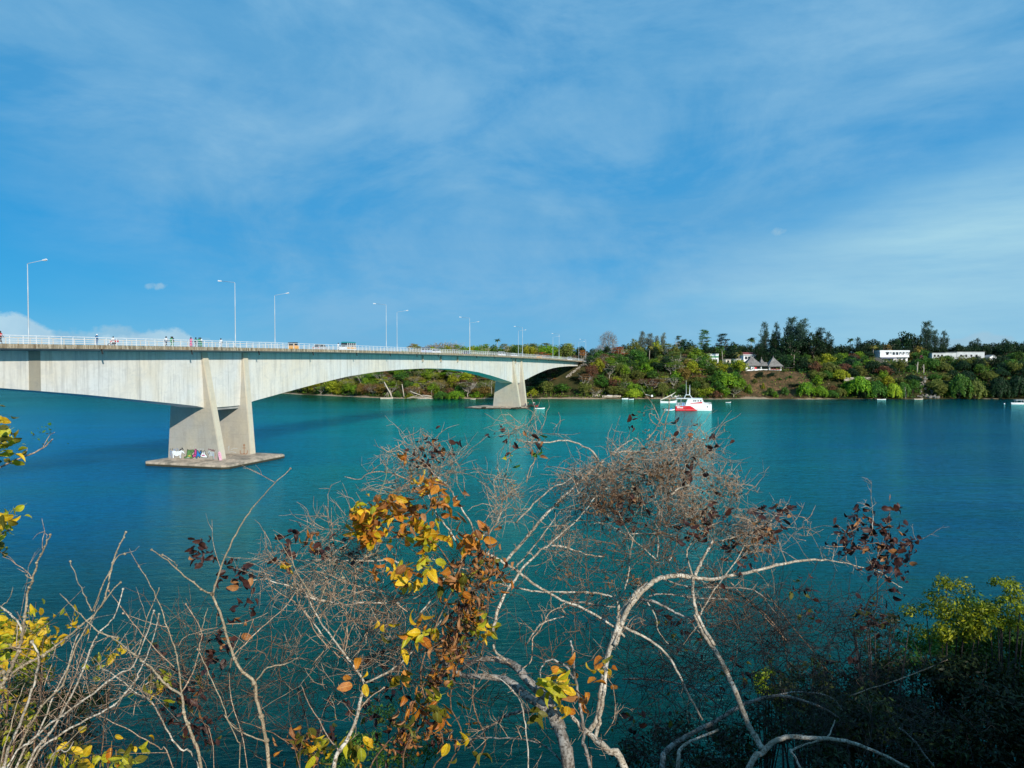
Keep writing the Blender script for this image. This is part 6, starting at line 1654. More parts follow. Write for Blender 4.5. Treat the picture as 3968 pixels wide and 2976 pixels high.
mb.box(-6.15, -3.85, -1.65 - .783, -1.65 - .767, 1.0, 1.1); mb.box(-6.1, -5.0, -1.65 - .783, -1.65 - .767, 1.60, 1.74)
mb.build('hull_lettering', M_boatwhite, CT)
mb = MB()
for sg in (-1, 1): mb.box(-6.6, 1.9, sg * 1.65 - .79, sg * 1.65 + .79, .42, .50)
mb.build('waterline_stripe', principled('pale_pink_line', color=(.72, .42, .38), rough=.4), CT)
MB().lathe([(.26, -.03), (.26, .03)], (0, 0, 0), 14).build('hull_badge', M_glass, CT, loc=(5.5, -2.15, 1.6), rot=(math.pi / 2, 0, -.15))

# dhow with a slanting yard
c = at(2590, 1561, 362); c.z = 0
DH = empty('dhow', c, R(4), 'small wooden dhow with pale furled sail on a long slanting yard', 'boat')
hull(7.6, 1.9, .75, .55, .35, transom=.3).build('hull', M_oldwood, DH)
hull(7.64, 1.95, .74, .56, .36, transom=.3, t=.3).build('gunwale', M_boatwhite, DH).scale = (1, 1, .0) if False else (1.005, 1.02, 1.01)
MB().tube([(.9, 0, .1), (1.3, 0, 3.3)], [.10, .06], 7).build('mast', M_barkpale, DH)
MB().tube([(-3.9, 0, 1.35), (-.6, 0, 2.8), (2.0, 0, 4.1), (3.5, 0, 5.2)], [.16, .28, .2, .07], 8).build('furled_sail', principled('sail_canvas', color=(.62, .56, .47), rough=.9), DH)
MB().tube([(-1.9, 0, .8), (-2.1, 0, 4.0)], [.06, .04], 5).build('pole', M_oldwood, DH)
for x in (-1.6, .2, 1.8): MB().box(x - .14, x + .14, -.8, .8, .55, .62).build('thwart', M_oldwood, DH)
# inflatable dinghy astern of the catamaran
c = at(2592, 1592, 303); c.z = 0
DG = empty('dinghy', c, R(-6), 'white inflatable dinghy with blue cover behind the red stern', 'boat')
MB().tube([(-1.9, -.6, .25), (1.0, -.62, .28), (1.9, -.3, .42), (2.1, 0, .5), (1.9, .3, .42), (1.0, .62, .28), (-1.9, .6, .25)], .24, 9).build('tube', M_boatwhite, DG, True)
MB().box(-1.8, 1.5, -.5, .5, .05, .15).build('floor', M_under, DG)
MB().lathe([(.01, .95), (.45, .85), (.62, .4), (.6, .15)][::-1], (.75, 0, .1), 12).build('cover', M_boatblue, DG, True)
MB().box(-2.35, -1.95, -.15, .15, .2, 1.0).build('outboard_motor', M_black, DG)

def small_boat(name, px, py, Y, L, rz, m, label, B=1.1, H=.45, extras=None, beach=False, cat='boat'):
    c = at(px, py, Y); c.z = 0.0 if not beach else float(gh(c.x, c.y)) + .15
    g = empty(name, c, rz, label, cat)
    hull(L, B, H, .22, .08, transom=.5).build('hull', m, g)
    for x in (-L * .25, L * .05, L * .28): MB().box(x - .12, x + .12, -B * .4, B * .4, H - .16, H - .1).build('thwart', M_oldwood, g)
    return g
small_boat('canoe', 2092, 1584, 316, 3.9, .05, M_boatwhite, 'white canoe floating off the right tip of the pier rocks', .8, .3)
small_boat('canoe', 3416, 1549, 394, 4.4, 0, M_boatwhite, 'white canoe at the foot of the right hand mangroves', .9, .3)
small_boat('rowing_boat', 3560, 1549, 396, 4.6, .1, M_drift, 'pale rowing boat on the little beach below the rock outcrop', 1.2, .45)
small_boat('canoe', 2822, 1560, 366, 2.4, 0, M_boatwhite, 'tiny white kayak between the catamaran and the bare slope', .8, .2)
small_boat('dugout', 1498, 1545, 404, 6.4, .06, M_drift, 'long pale dugout beached under the leaning trunk', 1.2, .7)
small_boat('rowing_boat', 1833, 1550, 398, 2.8, .1, M_drift, 'small boat at the beach left of the far pier', 1.1, .35)
small_boat('rowing_boat', 2422, 1548, 400, 3.2, .05, M_boatwhite, 'white boat moored at the foot of the lime bush, left of two', 1.2, .5)
small_boat('rowing_boat', 2446, 1551, 397, 2.6, -.1, M_boatwhite, 'low white boat under the lime bush, right of two', 1.1, .3)
for k, (px, py, L, lab) in enumerate(((2358, 1540, 6.6, 'longest pinkish wooden boat beached left of the lime bush'), (2372, 1546, 5.5, 'white hulled boat beached at the waterline left of the lime bush'), (2390, 1535, 4.6, 'pale boat lying behind the longest beached boat'), (2310, 1546, 4.4, 'low pinkish boat on the beach below the short pale trunk'), (2515, 1540, 5.0, 'dark wooden boat beached between lime bush and dhow'))):
    small_boat('beached_boat', px, py, 405.5 + (k % 2), L, .05 * k, [M_drift, M_boatwhite, M_drift, M_drift, M_wood][k], lab, 1.5, .8, beach=True)
g = empty('white_sailcloth', at(2525, 1538, 404), 0, 'white cloth awning over the dark boats left of the dhow', 'awning')
MB().hexa([(-3.4, -.5, 1.3), (-.6, -.5, .7), (-.6, .9, .7), (-3.4, .9, 1.5)], [(-3.4, -.5, 1.36), (-.6, -.5, .76), (-.6, .9, .76), (-3.4, .9, 1.56)]).build('cloth', M_boatwhite, g)
MB().hexa([(-.4, -.5, .1), (.7, -.5, .1), (.7, .7, .1), (-.4, .7, .1)], [(-.2, -.4, 1.0), (.5, -.4, 1.1), (.4, .5, 1.1), (-.2, .5, 1.0)]).build('bundle', M_boatwhite, g)
for x in (-3.3, -.6): MB().tube([(x, .8, -.8), (x, .8, 1.5)], .05, 5).build('pole', M_wood, g)
for px, lab in ((2645, 'grey boat hauled up behind the dhow mast'), (2620, 'pale upturned boat behind the dhow')):
    small_boat('beached_boat', px, 1541, 405, 5.5, .15, M_under if px == 2645 else M_boatwhite, lab, 1.4, .8, beach=True)
g = small_boat('canopied_boat', 3944, 1566, 350, 6.0, math.pi + .05, M_boatwhite, 'white boat with flat canopy at the right edge of the picture', 1.7, .75)
for x in (-2.2, .9):
    for sg in (-1, 1): MB().tube([(x, sg * .7, .6), (x, sg * .7, 1.95)], .05, 5).build('canopy_post', M_boatwhite, g)
MB().box(-3.0, 1.5, -.9, .9, 1.95, 2.05).build('canopy', M_boatwhite, g); MB().box(-3.25, -2.9, -.15, .15, .2, 1.1).build('outboard_motor', M_black, g)
c = at(3892, 1566, 352); c.z = 0; g = empty('buoy', c, 0, 'small white buoy floating left of the canopied boat', 'buoy'); MB().lathe([(.05, -.2), (.3, 0), (.34, .2), (.2, .45), (.05, .5)], n=10).build('float', M_boatwhite, g, True)

# ------------------------------------------------------------------ foreground: dead and half bare shrubs growing on the near bank
CR = dict(A=(0, 1900, 1.5415), B=(1200, 1600, 1.8436), C=(2000, 1550, 1.7467), D=(1200, 2300, 1.7015), E=(2300, 2300, 1.3261), F=(2900, 1800, 1.8436), Z=(0, 0, 1.0))
fr = random.Random(77)
def bark(name, base, patch, dark, sc=28.0):
    def f(t, p, tc_):
        n = t.noise(tc_, sc, 6, 0.65); n2 = t.noise(tc_, sc * 3.2, 4, 0.6); n3 = t.noise(tc_, sc * .25, 3, 0.5)
        col = t.mix(t.ramp(n, [(0.42, 0.0), (0.58, 1.0)]), base, patch)
        col = t.mix(t.ramp(n2, [(0.40, 0.9), (0.52, 0.0)]), col, dark)
        col = t.mix(t.math('MULTIPLY', t.ramp(n3, [(0.45, 0.0), (0.6, 1.0)]), 0.5), col, tuple(c * .6 for c in base))
        t.l.new(col, p.inputs['Base Color'])
        b = t.new('ShaderNodeBump', ins={'Strength': 0.7, 'Distance': 0.004, 'Height': n2}); t.l.new(b.outputs[0], p.inputs['Normal'])
    return principled(name, f, rough=0.85, spec=0.2)
M_pbark = bark('pale_lichen_bark', (0.40, 0.33, 0.24), (0.68, 0.63, 0.53), (0.085, 0.06, 0.04))
M_gbark = bark('grey_lichen_bark', (0.20, 0.17, 0.14), (0.46, 0.43, 0.38), (0.05, 0.04, 0.03), 22)
M_sbark = bark('tan_stem_bark', (0.34, 0.27, 0.18), (0.50, 0.41, 0.28), (0.16, 0.12, 0.07), 40)
M_twig = bark('brown_twig_bark', (0.16, 0.085, 0.05), (0.36, 0.23, 0.14), (0.05, 0.03, 0.02), 50)
M_twig2 = bark('pale_twig_bark', (0.36, 0.235, 0.15), (0.64, 0.49, 0.35), (0.13, 0.075, 0.045), 50)
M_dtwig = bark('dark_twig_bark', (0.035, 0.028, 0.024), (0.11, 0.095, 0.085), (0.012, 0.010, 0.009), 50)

class Fast:
    """many thin tubes joined in one mesh"""
    def __init__(s): s.V = []; s.F = []; s.n = 0
    def tube(s, P, r0, r1, k=3):
        m = len(P)
        P = np.asarray([tuple(p) for p in P]); d = np.gradient(P, axis=0); d /= np.maximum(np.linalg.norm(d, axis=1, keepdims=True), 1e-9)
        ref = np.array([0.31, 0.42, 0.85]); a = np.cross(d, ref); a /= np.maximum(np.linalg.norm(a, axis=1, keepdims=True), 1e-9); b = np.cross(d, a)
        r = np.linspace(r0, r1, m)[:, None]
        ring = [P + (a * math.cos(2 * math.pi * j / k) + b * math.sin(2 * math.pi * j / k)) * r for j in range(k)]
        s.V.append(np.stack(ring, 1).reshape(-1, 3))
        i, j = np.meshgrid(np.arange(m - 1), np.arange(k), indexing='ij'); j2 = (j + 1) % k
        s.F.append((np.stack([i * k + j, i * k + j2, (i + 1) * k + j2, (i + 1) * k + j], -1).reshape(-1, 4)) + s.n)
        s.n += m * k
    def build(s, name, m, parent=None, label=None, stuff=True, origin=None):
        V = np.concatenate(s.V); F = np.concatenate(s.F)
        if origin is not None: V = V - np.array(origin)
        me = bpy.data.meshes.new(name); me.vertices.add(len(V)); me.vertices.foreach_set('co', V.astype(np.float32).ravel())
        me.loops.add(F.size); me.loops.foreach_set('vertex_index', F.astype(np.int32).ravel())
        me.polygons.add(len(F)); me.polygons.foreach_set('loop_start', np.arange(0, F.size, 4, dtype=np.int32)); me.polygons.foreach_set('loop_total', np.full(len(F), 4, np.int32))
        me.polygons.foreach_set('use_smooth', np.ones(len(F), bool)); me.update(calc_edges=True)
        o = link(name, me, parent, m)
        if stuff: o['kind'] = 'stuff'
        if label: o['label'] = label
        return o

def smooth_pts(P, n_per=4, jit=0.0):
    """Catmull-Rom through the traced points"""
    P = [Vector(p) for p in P]
    if len(P) < 3: return P if len(P) == 2 and not jit else [P[0], P[0].lerp(P[1], .5) + Vector([fr.gauss(0, jit) for _ in range(3)]), P[1]]
    Q = [P[0] * 2 - P[1]] + P + [P[-1] * 2 - P[-2]]; out = []
    for i in range(1, len(Q) - 2):
        p0, p1, p2, p3 = Q[i - 1:i + 3]
        for k in range(n_per):
            t = k / n_per
            out.append(0.5 * ((2 * p1) + (p2 - p0) * t + (2 * p0 - 5 * p1 + 4 * p2 - p3) * t * t + (3 * p1 - p0 - 3 * p2 + p3) * t ** 3) + Vector([fr.gauss(0, jit) for _ in range(3)]))
    out.append(P[-1]); return out

class Plant:
    def __init__(s, name, loc, label, cat, m_branch, group=None):
        s.root = empty(name, loc, 0, label, cat, group); s.loc = Vector(loc); s.m = m_branch; s.br = []; s.ntw = 0
    def branch(s, crop, pts, w0, w1, Y0, Y1, m=None, name='branch', grow=None, knots=0.0, k=7):
        """traced branch; widths are in photograph pixels, Y the distance at either end"""
        ox, oy, sc = CR[crop]; n = len(pts)
        P = [at(ox + a / sc, oy + b / sc, Y0 + (Y1 - Y0) * i / max(1, n - 1) + fr.uniform(-.025, .025)) for i, (a, b) in enumerate(pts)]
        if grow:     # stem carries on below the frame down to the soil
            d = (P[0] - P[1]).normalized(); g = Vector((P[0].x + d.x * .6 + fr.uniform(-.1, .1), P[0].y - .1 + fr.uniform(-.3, .1), 0)); g.z = float(near_h(g.x, g.y)) - .2
            if grow == 1: P = [g, g.lerp(P[0], .5) + d * .15] + P
        Q = smooth_pts(P, 4, 0.0018)
        r0 = w0 * .5 * Y0 / FPX / (sc ** 1.05); r1 = w1 * .5 * Y1 / FPX / (sc ** 1.05)      # widths were read off the enlarged crops
        m_ = len(Q); R_ = [(r0 + (r1 - r0) * i / (m_ - 1)) * fr.uniform(.95, 1.05) for i in range(m_)]
        mb = MB(); mb.tube([q - s.loc for q in Q], R_, k)
        if knots:
            for i in range(2, m_ - 1, 2):
                if fr.random() < knots:
                    q = Q[i] - s.loc; r_ = R_[i] * fr.uniform(1.5, 2.0); d = Vector((fr.gauss(0, 1), fr.gauss(0, 1), fr.gauss(0, 1))).normalized() * R_[i] * .6
                    mb.lathe([(.1 * r_, -r_), (r_ * .8, -r_ * .5), (r_, 0), (r_ * .8, r_ * .5), (.1 * r_, r_)], q + d, 6)
            q = Q[-1] - s.loc; r_ = max(R_[-1] * 2.0, .006); mb.lathe([(.1 * r_, -r_), (r_ * .8, -r_ * .5), (r_, 0), (r_ * .8, r_ * .5), (.1 * r_, r_)], q, 7)
        mb.build(name, m or s.m, s.root, True)
        s.br.append((Q, R_)); return Q
    def twigs(s, per_m, L0, L1, r, m, name='twigs', droop=0.0, sub=2, bias=(0, 0, .25), sel=None, wiggle=.35, rmax=1e9):
        F = Fast(); tips = []
        for Q, R_ in (s.br if sel is None else [s.br[i] for i in sel]):
            for i in range(len(Q) - 1):
                if R_[i] > rmax: continue
                seg = (Q[i + 1] - Q[i]).length; n = per_m * seg; n = int(n) + (fr.random() < n % 1)
                for _ in range(n):
                    st = Q[i].lerp(Q[i + 1], fr.random()); s._grow(F, tips, st, (Q[i + 1] - Q[i]).normalized(), fr.uniform(L0, L1), r, droop, sub, bias, wiggle)
        if F.n: F.build(name, m, s.root, origin=s.loc)
        return tips
    def _grow(s, F, tips, st, along, L, r, droop, sub, bias, wiggle):
        d = (Vector((fr.gauss(0, 1), fr.gauss(0, .8), fr.gauss(0, 1))) + along * fr.uniform(.1, 1.0) + Vector(bias)).normalized()
        n = 5; P = [st]; c = Vector(st)
        for k in range(n):
            d = (d + Vector((fr.gauss(0, wiggle), fr.gauss(0, wiggle), fr.gauss(0, wiggle) - droop * k)) * .55).normalized(); c = c + d * L / n; P.append(c.copy())
        F.tube(P, r, r * .45)
        tips.append((P[-1], d)); s.ntw += 1
        if sub > 0:
            for _ in range(fr.choice((1, 2, 2, 3)) if sub > 1 else fr.choice((0, 1, 2))):
                j = fr.randrange(1, n); s._grow(F, tips, P[j], (P[j + 1] - P[j]).normalized(), L * fr.uniform(.35, .7), r * .7, droop, sub - 1, bias, wiggle)
    def tangle(s, cx, cy, rx, ry, Y, n, L0, L1, r, m, name='tangle', depth=.35, curl=.6, bias=(0, 0, 0), tips=None, dens=1.6):
        """matted thorny twigs filling an ellipse of the picture, with real depth"""
        F = Fast(); out = []; n = int(n * .72); cen = []
        for _ in range(max(3, n // 9)):
            a = fr.uniform(0, 6.28); f = fr.random() ** (.5 * dens); cen.append((cx + rx * f * math.cos(a), cy + ry * f * math.sin(a), Y + fr.gauss(0, depth * .5)))
        for _ in range(n):
            e = fr.choice(cen); sp = .16 * (rx + ry) * .5 + 8; c = at(e[0] + fr.gauss(0, sp), e[1] + fr.gauss(0, sp), e[2] + fr.gauss(0, .06))
            L = L0 + (L1 * .75 - L0) * fr.random() ** 1.6; d = (Vector((fr.gauss(0, 1), fr.gauss(0, .8), fr.gauss(0, 1))) + Vector(bias)).normalized(); P = [c]; k_ = 6
            cv = Vector((fr.gauss(0, curl), fr.gauss(0, curl), fr.gauss(0, curl)))
            for k in range(k_):
                d = (d + cv * .3 + Vector((fr.gauss(0, .25), fr.gauss(0, .25), fr.gauss(0, .25)))).normalized(); P.append(P[-1] + d * L / k_)
            rr = r * fr.uniform(.6, 1.3); F.tube(P, rr, rr * .4)
            for __ in range(fr.choice((1, 2, 3))):
                j = fr.randrange(1, k_); e = (d + Vector((fr.gauss(0, 1), fr.gauss(0, 1), fr.gauss(0, 1)))).normalized(); l2 = L * fr.uniform(.12, .3)
                F.tube([P[j], P[j] + e * l2 * .5, P[j] + e * l2 + Vector((0, 0, fr.uniform(-.2, .2) * l2))], rr * .6, rr * .25)
            out.append((P[-1], d)); out.append((P[3], d))
        F.build(name, m, s.root, origin=s.loc); return out

# leaves: broad ovate blades, curled and creased in different ways
def leaf_mesh(L, Wd, curl, fold, roll, seed):
    q = random.Random(seed); n = 6; rows = []
    for i in range(n + 1):
        f = i / n; w = Wd * math.sin(math.pi * min(1, (f * .92 + .04)) ** .8) ** .8 * (1 + q.uniform(-.08, .08)); a = curl * f
        x = L * (math.sin(a) / curl if abs(curl) > .05 else f); z = -L * ((1 - math.cos(a)) / curl if abs(curl) > .05 else 0)
        tw = roll * f
        row = []
        for sde, h in ((-1, 1), (-.5, .55), (0, 0), (.5, .55), (1, 1)):
            yv = w * sde * math.cos(fold); zv = w * h * math.sin(fold) + q.uniform(-.03, .03) * L
            row.append((x, yv * math.cos(tw) - zv * math.sin(tw), z + yv * math.sin(tw) + zv * math.cos(tw)))
        rows.append(row)
    vs = [p for r_ in rows for p in r_]; m = 5
    fs = [(i * m + k, i * m + k + 1, (i + 1) * m + k + 1, (i + 1) * m + k) for i in range(n) for k in range(m - 1)]
    me = bpy.data.meshes.new('leaf'); me.from_pydata(vs + [(-.28 * L, 0, .05 * L), (-.28 * L, .012 * L, .05 * L), (0, .012 * L, 0)], [], fs + [(len(vs), len(vs) + 1, len(vs) + 2, 2)])
    me.polygons.foreach_set('use_smooth', [True] * len(me.polygons)); me.update(); return me
LEAVES = [leaf_mesh(1, .30, c, f, r_, k) for k, (c, f, r_) in enumerate(((.5, .25, .1), (1.3, .5, .3), (-.6, .4, -.4), (2.0, .7, .6), (.2, .15, -.2), (1.0, .9, .2)))]
CURLED = [leaf_mesh(1, .26, c, f, r_, k + 20) for k, (c, f, r_) in enumerate(((2.4, 1.0, .8), (1.8, 1.2, -.9), (2.8, .8, .4), (-1.6, 1.1, .9)))]
def bladmat(name, c0, c1, vein, spot, trans=.35):
    if name in MATS: return MATS[name]
    m = bpy.data.materials.new(name); m.use_nodes = True; t = NT(m.node_tree); t.n.clear()
    tc_ = t.new('ShaderNodeTexCoord').outputs['Object']; oi = t.new('ShaderNodeObjectInfo').outputs['Random']
    x, y, z = t.sep(tc_)
    off = t.new('ShaderNodeVectorMath', operation='ADD'); t.l.new(tc_, off.inputs[0]); cb = t.new('ShaderNodeCombineXYZ'); t.l.new(t.math('MULTIPLY', oi, 40.0), cb.inputs[0]); t.l.new(cb.outputs[0], off.inputs[1])
    n = t.noise(off.outputs[0], 3.0, 4, .6); n2 = t.noise(off.outputs[0], 9.0, 4, .65)
    col = t.mix(t.ramp(t.math('ADD', t.math('MULTIPLY', n, .7), t.math('MULTIPLY', oi, .3)), [(0.35, 0.0), (0.6, 1.0)]), c0, c1)
    col = t.mix(t.ramp(n2, [(0.54, 0.0), (0.66, 0.85)]), col, spot)
    vm = t.math('LESS_THAN', t.math('ABSOLUTE', y), 0.014)
    sv = t.math('LESS_THAN', t.math('FRACT', t.math('MULTIPLY', t.math('ADD', x, t.math('MULTIPLY', t.math('ABSOLUTE', y), -.8)), 7.0)), 0.10)
    col = t.mix(t.math('MAXIMUM', t.math('MULTIPLY', vm, .8), t.math('MULTIPLY', sv, .35)), col, vein)
    d = t.new('ShaderNodeBsdfPrincipled', ins={'Base Color': col, 'Roughness': .5, 'Specular IOR Level': .3}); tr = t.new('ShaderNodeBsdfTranslucent', ins={'Color': col})
    mx = t.new('ShaderNodeMixShader', ins={0: trans, 1: d.outputs[0], 2: tr.outputs[0]}); o = t.new('ShaderNodeOutputMaterial'); t.l.new(mx.outputs[0], o.inputs[0])
    MATS[name] = m; return m
LF = dict(yellow=bladmat('yellow_leaf', (0.58, 0.30, 0.008), (0.84, 0.56, 0.015), (0.85, 0.70, 0.12), (0.36, 0.12, 0.012)),
          lime=bladmat('yellow_green_leaf', (0.32, 0.33, 0.01), (0.56, 0.52, 0.02), (0.6, 0.62, 0.12), (0.22, 0.13, 0.015)),
          olive=bladmat('dull_green_leaf', (0.07, 0.08, 0.008), (0.17, 0.15, 0.012), (0.24, 0.26, 0.06), (0.10, 0.05, 0.01)),
          orange=bladmat('orange_brown_leaf', (0.42, 0.115, 0.012), (0.66, 0.25, 0.02), (0.7, 0.4, 0.1), (0.20, 0.06, 0.012)),
          brown=bladmat('dry_brown_leaf', (0.24, 0.085, 0.022), (0.40, 0.18, 0.06), (0.4, 0.22, 0.1), (0.09, 0.035, 0.014), .2),
          maroon=bladmat('dead_maroon_leaf', (0.022, 0.009, 0.008), (0.065, 0.022, 0.016), (0.08, 0.035, 0.025), (0.01, 0.006, 0.006), .1),
          green=bladmat('fresh_green_leaf', (0.04, 0.13, 0.01), (0.09, 0.24, 0.015), (0.2, 0.35, 0.06), (0.06, 0.08, 0.01)))
def leaf(pl, pos, size, kind, meshes=LEAVES, down=.5, lab=None):
    o = link('leaf', fr.choice(meshes), pl.root, LF[kind], loc=Vector(pos) - pl.loc, scale=size)
    d = Vector((fr.gauss(0, 1), fr.gauss(-.35, .8), fr.gauss(-down, .6))).normalized()
    o.rotation_euler = (Matrix.Rotation(fr.uniform(0, 6.28), 4, d) @ d.to_track_quat('X', 'Z').to_matrix().to_4x4()).to_euler()
    return o
def leaf_cloud(pl, cx, cy, rx, ry, Y, n, size, kinds, meshes=LEAVES, depth=.18, down=.5, clumps=None):
    cs = [(cx + rx * fr.gauss(0, .5), cy + ry * fr.gauss(0, .5), Y + fr.gauss(0, depth)) for _ in range(clumps or max(1, n // 6))]
    for _ in range(n):
        c = fr.choice(cs); leaf(pl, at(c[0] + fr.gauss(0, 26), c[1] + fr.gauss(0, 26), c[2] + fr.gauss(0, .05)), size * fr.uniform(.65, 1.25), fr.choice(kinds), meshes, down)

GRND = lambda x, y: (x, y, float(near_h(x, y)))
# ---- leafless shrub fanning up at bottom left
S1 = Plant('bare_shrub', GRND(-2.3, 2.6), 'leafless shrub of pale knobbly stems fanning up from the bottom left corner', 'bare shrub', M_sbark)
Y = 3.3
S1.branch('A', [(20, 1659), (100, 1440), (165, 1280), (210, 1120), (235, 1000), (190, 905)], 20, 12, Y, Y, M_pbark, grow=1, knots=.3)
S1.branch('A', [(-60, 1300), (0, 1180), (60, 1080), (110, 960), (135, 860), (150, 760), (165, 620), (195, 540), (225, 430), (265, 340), (300, 265)], 24, 7, Y, Y - .1, grow=1, knots=.9)
S1.branch('A', [(150, 560), (195, 540)], 7, 7, Y, Y, knots=.9); S1.branch('A', [(150, 610), (190, 590)], 6, 6, Y, Y); S1.branch('A', [(150, 500), (185, 525), (200, 545)], 9, 7, Y, Y)
S1.branch('A', [(0, 690), (60, 740), (115, 800), (130, 860)], 10, 12, Y, Y, M_pbark, knots=.6); S1.branch('A', [(10, 690), (50, 660), (72, 600), (75, 575)], 5, 3, Y, Y)
S1.branch('A', [(105, 800), (100, 900), (110, 1040)], 7, 7, Y, Y)
S1.branch('A', [(-40, 1190), (30, 1130), (120, 1060), (250, 990), (330, 930), (470, 820), (600, 700), (640, 580), (670, 440), (720, 320), (752, 250)], 18, 7, Y, Y + .2, grow=1, knots=.8)
S1.branch('A', [(35, 1659), (215, 1480), (330, 1200), (395, 1080), (450, 900), (490, 830)], 14, 6, Y, Y + .2, M_pbark, grow=1, knots=.5)
S1.branch('A', [(160, 1659), (300, 1450), (420, 1240), (500, 1060), (550, 930), (600, 840), (680, 760), (735, 590)], 17, 6, Y, Y + .2, M_pbark, grow=1, knots=.7)
S1.branch('A', [(60, 1659), (250, 1290), (370, 1170), (440, 960), (530, 800), (600, 690), (720, 550)], 15, 6, Y, Y + .1, grow=1, knots=.6)
S1.branch('A', [(100, 1659), (230, 1460), (380, 1340), (560, 1210), (700, 1100), (790, 1050), (870, 880), (920, 720)], 16, 6, Y, Y + .2, M_pbark, grow=1, knots=.6)
S1.branch('A', [(180, 1659), (330, 1480), (520, 1370), (680, 1280), (800, 1150), (830, 1080), (890, 960), (950, 740)], 16, 6, Y, Y + .1, M_pbark, grow=1, knots=.6)
S1.branch('A', [(270, 1659), (400, 1560), (440, 1500)], 10, 6, Y, Y, M_pbark, grow=1); S1.branch('A', [(300, 1659), (350, 1560), (520, 1400)], 9, 5, Y, Y, grow=1)
S1.branch('A', [(550, 720), (650, 490), (700, 400), (745, 380)], 8, 4, Y, Y, knots=.8)
S1.branch('A', [(550, 720), (510, 640), (460, 530), (420, 425)], 7, 4, Y, Y + .2, knots=.8)
S1.branch('A', [(360, 615), (430, 690), (530, 790), (600, 850), (700, 880)], 5, 9, Y, Y, knots=.7)
S1.branch('A', [(0, 1659), (60, 1440), (90, 1300), (150, 1150)], 9, 5, Y - .2, Y, grow=1); S1.branch('A', [(230, 1659), (330, 1400), (430, 1150), (520, 900), (560, 760)], 8, 4, Y + .3, Y + .4, M_twig2, grow=1)
S1.branch('A', [(10, 1659), (180, 1380), (270, 1150), (330, 960), (310, 900)], 8, 4, Y + .3, Y + .4, M_twig2, grow=1)
tp = S1.twigs(1.6, .04, .16, .0020, M_twig2, sub=1)
S1.tangle(330, 2620, 330, 160, 3.9, 150, .2, .7, .0020, M_twig2, bias=(.4, 0, .6)); S1.tangle(150, 2780, 200, 200, 3.8, 80, .2, .6, .0022, M_twig)
# ---- bushes with yellow leaves behind it
S2 = Plant('yellow_leaved_bush', GRND(-3.6, 4.2), 'yellow leaved bush behind the knobbly stems at the left edge', 'bush', M_sbark)
for (cx, cy, w) in ((60, 2460, 8), (180, 2440, 7), (20, 2650, 9), (90, 2760, 8), (300, 2420, 5), (440, 2515, 4), (250, 2600, 6)):
    S2.branch('Z', [(cx - 60, 3050), ((cx - 30), (cy + 2980) / 2), (cx, cy)], w * 1.6, w * .5, 4.6, 4.8, M_twig, grow=1)
tp = S2.twigs(7, .1, .35, .003, M_twig, sub=1)
for (cx, cy, rx, ry, n, ks) in ((90, 2450, 130, 55, 70, ['yellow', 'lime', 'yellow']), (20, 2540, 60, 60, 34, ['lime', 'yellow']), (190, 2480, 90, 40, 34, ['yellow']), (60, 2760, 90, 60, 50, ['yellow', 'lime', 'olive']), (20, 2880, 60, 70, 26, ['lime', 'olive']), (290, 2405, 30, 14, 9, ['yellow']), (445, 2510, 36, 18, 12, ['yellow']), (370, 2560, 50, 30, 12, ['olive', 'lime'])):
    leaf_cloud(S2, cx, cy, rx, ry, 4.6, n, .062, ks, down=0, clumps=max(2, n // 5))
S2b = Plant('yellow_leaved_bush', GRND(-1.9, 3.6), 'low bush with dull yellow leaves at the bottom edge left of centre', 'bush', M_sbark)
for cx in (290, 360, 430, 500): S2b.branch('Z', [(cx - 20, 3060), (cx, 2900)], 8, 4, 4.0, 4.1, M_twig, grow=1)
leaf_cloud(S2b, 330, 2930, 110, 45, 4.0, 60, .06, ['lime', 'olive', 'yellow'], down=0, clumps=12); leaf_cloud(S2b, 480, 2940, 60, 40, 4.0, 34, .06, ['lime', 'olive'], down=0, clumps=6)
for px, py in ((430, 2900), (450, 2935)): o = leaf(S2b, at(px, py, 3.8), .12, 'orange', CURLED)
leaf_cloud(S2b, 640, 2650, 60, 40, 4.3, 20, .055, ['yellow', 'lime', 'olive'], down=0, clumps=5); leaf_cloud(S2b, 590, 2480, 0, 0, 4.3, 0, .05, ['yellow'])
# ---- leafy boughs coming in from the left
S3 = Plant('leafy_tree', GRND(-4.6, 2.0), 'tree standing outside the left edge whose yellow green boughs reach into the picture', 'tree', M_gbark)
S3.branch('Z', [(-900, 2600), (-500, 2200), (-200, 1950), (-40, 1780)], 60, 14, 4.0, 4.1, grow=1)
S3.branch('Z', [(-350, 2050), (-150, 2060), (-30, 2080), (40, 2050)], 20, 6, 4.0, 4.1); S3.branch('Z', [(-200, 1950), (-80, 1860), (-20, 1820), (60, 1780), (120, 1760), (165, 1735), (205, 1700)], 10, 4, 4.0, 4.3, M_twig2)
S3.branch('Z', [(-40, 1780), (0, 1690), (40, 1650)], 8, 3, 4.1, 4.1, M_twig); S3.branch('Z', [(100, 1765), (107, 1735)], 3, 2, 4.2, 4.2, M_twig2); S3.branch('Z', [(165, 1735), (190, 1690), (212, 1675)], 3, 2, 4.2, 4.2, M_twig2)
leaf_cloud(S3, -10, 1720, 45, 60, 4.05, 60, .062, ['lime', 'lime', 'olive', 'yellow'], down=.3, clumps=14); leaf_cloud(S3, 50, 1740, 30, 22, 4.1, 14, .055, ['lime', 'yellow', 'olive'], down=.3, clumps=4)
leaf_cloud(S3, 10, 1615, 18, 8, 4.1, 6, .055, ['lime', 'olive'], clumps=2)
